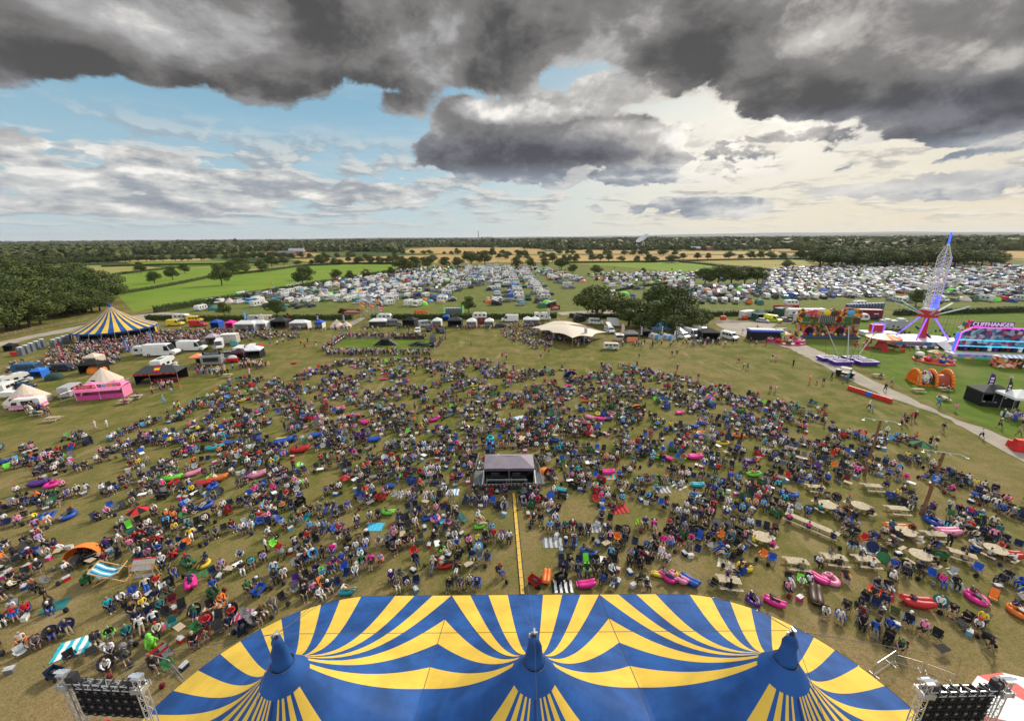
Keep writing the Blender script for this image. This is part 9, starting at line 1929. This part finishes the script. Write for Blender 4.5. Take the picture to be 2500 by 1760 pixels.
def dense(poly, n, kinds, face, jit=.5, chp=0):
 us_=[p_[0]for p_ in poly];vs_=[p_[1]for p_ in poly];k=0;g=0
 while k<n and g<n*12:
  g+=1;u, v=cr.uniform(min(us_), max(us_)), cr.uniform(min(vs_), max(vs_))
  if not inside(poly, u, v):continue
  q=P(u, v)
  if occupied(q.x, q.y, .2):continue
  occupy(q.x, q.y, .2);fc=face+cr.gauss(0, jit);kd=cr.choice(kinds);addp(kd, q.x, q.y, fc);k+=1
  if kd.startswith('sit'):chairs.append(['fold', q.x, q.y, fc, cr.choice(CHC)])
ST=['stand_a', 'stand_b'];SG=['sit_a', 'sit_b', 'sit_c', 'ground']
dense([(180, 838), (300, 822), (385, 810), (560, 808), (600, 830), (500, 838), (420, 850), (330, 855), (290, 868), (200, 872)], 900, SG+['stand_a'], 2.6, .6)
dense([(120, 858), (200, 850), (290, 872), (300, 885), (270, 900), (160, 905), (110, 885)], 210, SG+ST, 2.6, .7);dense([(20, 895), (75, 885), (130, 885), (120, 915), (60, 925), (20, 920)], 60, SG+ST, 2.4, .8);dense([(560, 808), (740, 812), (735, 826), (600, 835), (560, 825)], 110, SG+['stand_a'], 2.5, .8)
dense([(480, 905), (560, 905), (560, 920), (480, 918)], 26, ST, 3.0, .4);dense([(585, 888), (650, 890), (660, 903), (585, 902)], 32, ST, 3.0, .4);dense([(60, 1000), (125, 1008), (122, 1018), (65, 1014)], 16, ST, 3.0, .5)
dense([(795, 860), (1050, 862), (1050, 870), (795, 870)], 125, ST, 3.14, .4);dense([(846, 822), (1040, 821), (1040, 826), (846, 827)], 95, ST, 0, .4);dense([(786, 855), (836, 820), (844, 822), (796, 860)], 48, ST, -1.4, .4);dense([(1060, 850), (1082, 822), (1090, 826), (1066, 856)], 18, ST, 1.4, .4)
dense([(1220, 808), (1290, 800), (1350, 820), (1350, 848), (1300, 855), (1235, 828)], 120, SG, .4, .9);dense([(1310, 808), (1370, 815), (1450, 828), (1440, 842), (1350, 832)], 110, SG+ST, .4, 1.2);dense([(1240, 798), (1330, 797), (1330, 804), (1240, 805)], 40, ST, 0, .8)
dense([(700, 805), (1200, 803), (1210, 808), (700, 812)], 60, ST, 3.0, .6);dense([(1500, 840), (1700, 838), (1700, 848), (1500, 850)], 24, ST, 2.8, .9);dense([(1695, 832), (1760, 836), (1780, 842), (1700, 846)], 14, ST, 2.8, .9);dense([(2440, 1010), (2500, 1030), (2500, 1042), (2440, 1022)], 10, ST, 2.8, .7);dense([(372, 950), (430, 940), (430, 950), (372, 962)], 14, ST, 3, .5)
# PLACE: the nearest ones as individuals, the rest as one mass
def key(x, y):
 u, v, d_=pix(x, y, .5)
 return d_ if(-20 <u<2520 and v<1790 and d_>0)else 1e9
def dword(px, py, lx, ly):
 dx_, dy_=px-lx, py-ly
 if abs(dx_)>abs(dy_)*1.2:return 'right of' if dx_>0 else 'left of'
 return 'in front of' if dy_>0 else 'behind'
used_labels={}
def where_words(x, y, base, lim=16):
 u, v, d_=pix(x, y, .3);o_=sorted(LM, key=lambda l:(l[0]-u)**2 +(l[1]-v)**2)
 for far_ in('', 'just '):
  for l in o_[:7]:
   dd=math.hypot(l[0]-u, l[1]-v);adv='just ' if dd<34 else('' if dd<95 else 'well ')
   s_='%s %s%s %s'%(base, adv, dword(u, v, l[0], l[1]), l[2])
   if len(s_.split())<=lim and s_ not in used_labels:used_labels[s_]=1;return s_
 for i in range(2, 60):
  s_='%s %s %s, number %d outward'%(base, dword(u, v, o_[0][0], o_[0][1]), o_[0][2], i)
  if s_ not in used_labels:used_labels[s_]=1;return s_
ALLC={}
def mats_for(p_):return{'@skin':SKIN[p_[12]], '@shoe':cm(('black', 'white', 'grey', 'brown')[int(p_[1]*7)%4]), '@top':cm(p_[5]), '@leg':cm(p_[6]), '@hair':HAIR[p_[9]], '@hat':cm(p_[14])}
people.sort(key=lambda p_:key(p_[1], p_[2]));chairs.sort(key=lambda c_:key(c_[1], c_[2]));gear.sort(key=lambda g_:key(g_[1], g_[2]))
pm, cmass, gm_=Mass(), Mass(), Mass();ni=0
print('people', len(people), 'chairs', len(chairs), 'gear', len(gear))
for i, p_ in enumerate(people):
 kind, x, y, z, face=p_[:5];mm=mats_for(p_)
 if i<299:
  T_=get_person(kind, p_[7], p_[8], 'long' if p_[10]else 'short', p_[11])
  hd=(p_[14]+(' cap' if p_[11]==1 else ' sunhat'))if p_[11]else(('long ' if p_[10]else 'short ')+p_[9]+' hair')
  act={'si':'seated', 'gr':'sitting on ground', 're':'lying back', 'st':'standing', 'wa':'walking'}[kind[:2]]
  T_.put('person', where_words(x, y, '%s %s, %s top, %s'%('child' if p_[13]<.85 else 'person', act, p_[5], hd)), 'person', (x, y, z), face, 'festival-goers spread over the grass', mm, sc=p_[13])
 else:pm.put(get_crowd(kind, 1 if p_[7]==1 else p_[7], p_[8]), (x, y, z), face, {**mm, '@hair':mm['@hat']if p_[11]else mm['@hair']}, p_[13])
tag(pm.obj('crowd', attr_mat('crowd_clothing', .85)), 'dense festival crowd seated and standing further from the camera', 'crowd', kind='stuff')
for i, (k, x, y, face, c)in enumerate(chairs):
 if i<299:CH[k].put('camping_chair', where_words(x, y, '%s %s'%(c, {'fold':'folding camping chair', 'low':'low reclining chair', 'moon':'round moon chair'}[k])), 'camping chair', (x, y, .03), face, 'camping chairs facing the stage', {'@a':cm(c)})
 else:cmass.put(CH[k], (x, y, .03), face, {'@a':cm(c)})
tag(cmass.obj('distant_camping_chairs', attr_mat('chair_fabric', .85)), 'mass of camping chairs further back in the crowd', 'camping chairs', kind='stuff')
gcn={}
GW=dict(cool=('cool_box', 'cool box', 'cool box with white lid'), bag=('rucksack', 'rucksack', 'rucksack'), table=('folding_table', 'table', 'low folding table'), wagon=('folding_wagon', 'wagon', 'folding wagon'), pram=('pushchair', 'pushchair', 'pushchair'), dog=('dog', 'dog', 'dog'), blanket=('picnic_blanket', 'blanket', 'rug'))
for k, x, y, rz_, c in gear:
 gcn[k]=gcn.get(k, 0)+1;cols={'@a':cm(c), '@b':cm({'navy':'blue', 'teal':'cream', 'grey':'silver', 'maroon':'red', 'olive':'khaki', 'blue':'white', 'beige':'cream'}.get(c, c))}
 if gcn[k]<(220 if k!='blanket' else 130)and key(x, y)<95:nm, cat, wd=GW[k];GEAR[k].put(nm, where_words(x, y, c+' '+wd), cat, (x, y, .03), rz_, cat+'s among the chairs', cols)
 else:gm_.put(GEAR[k], (x, y, .03), rz_, cols)
if gm_.V:tag(gm_.obj('distant_picnic_gear', attr_mat('gear_colours', .7)), 'bags, boxes and rugs scattered through the distant crowd', 'picnic gear', kind='stuff')
# HAZE
hm=bpy.data.materials.new('haze');hm.use_nodes=True;t=hm.node_tree;t.nodes.clear()
pvn=t.nodes.new('ShaderNodeVolumePrincipled');pvn.inputs['Color'].default_value=(.84, .87, .92, 1);pvn.inputs['Density'].default_value=3.0e-5;pvn.inputs['Anisotropy'].default_value=.2
on=t.nodes.new('ShaderNodeOutputMaterial');t.links.new(pvn.outputs[0], on.inputs['Volume'])
hb=MB([hm]);hb.box((0, 17000, 149), (70000, 60000, 300));tag(hb.obj('haze'), 'thin pale air over the plain', 'haze', kind='stuff')
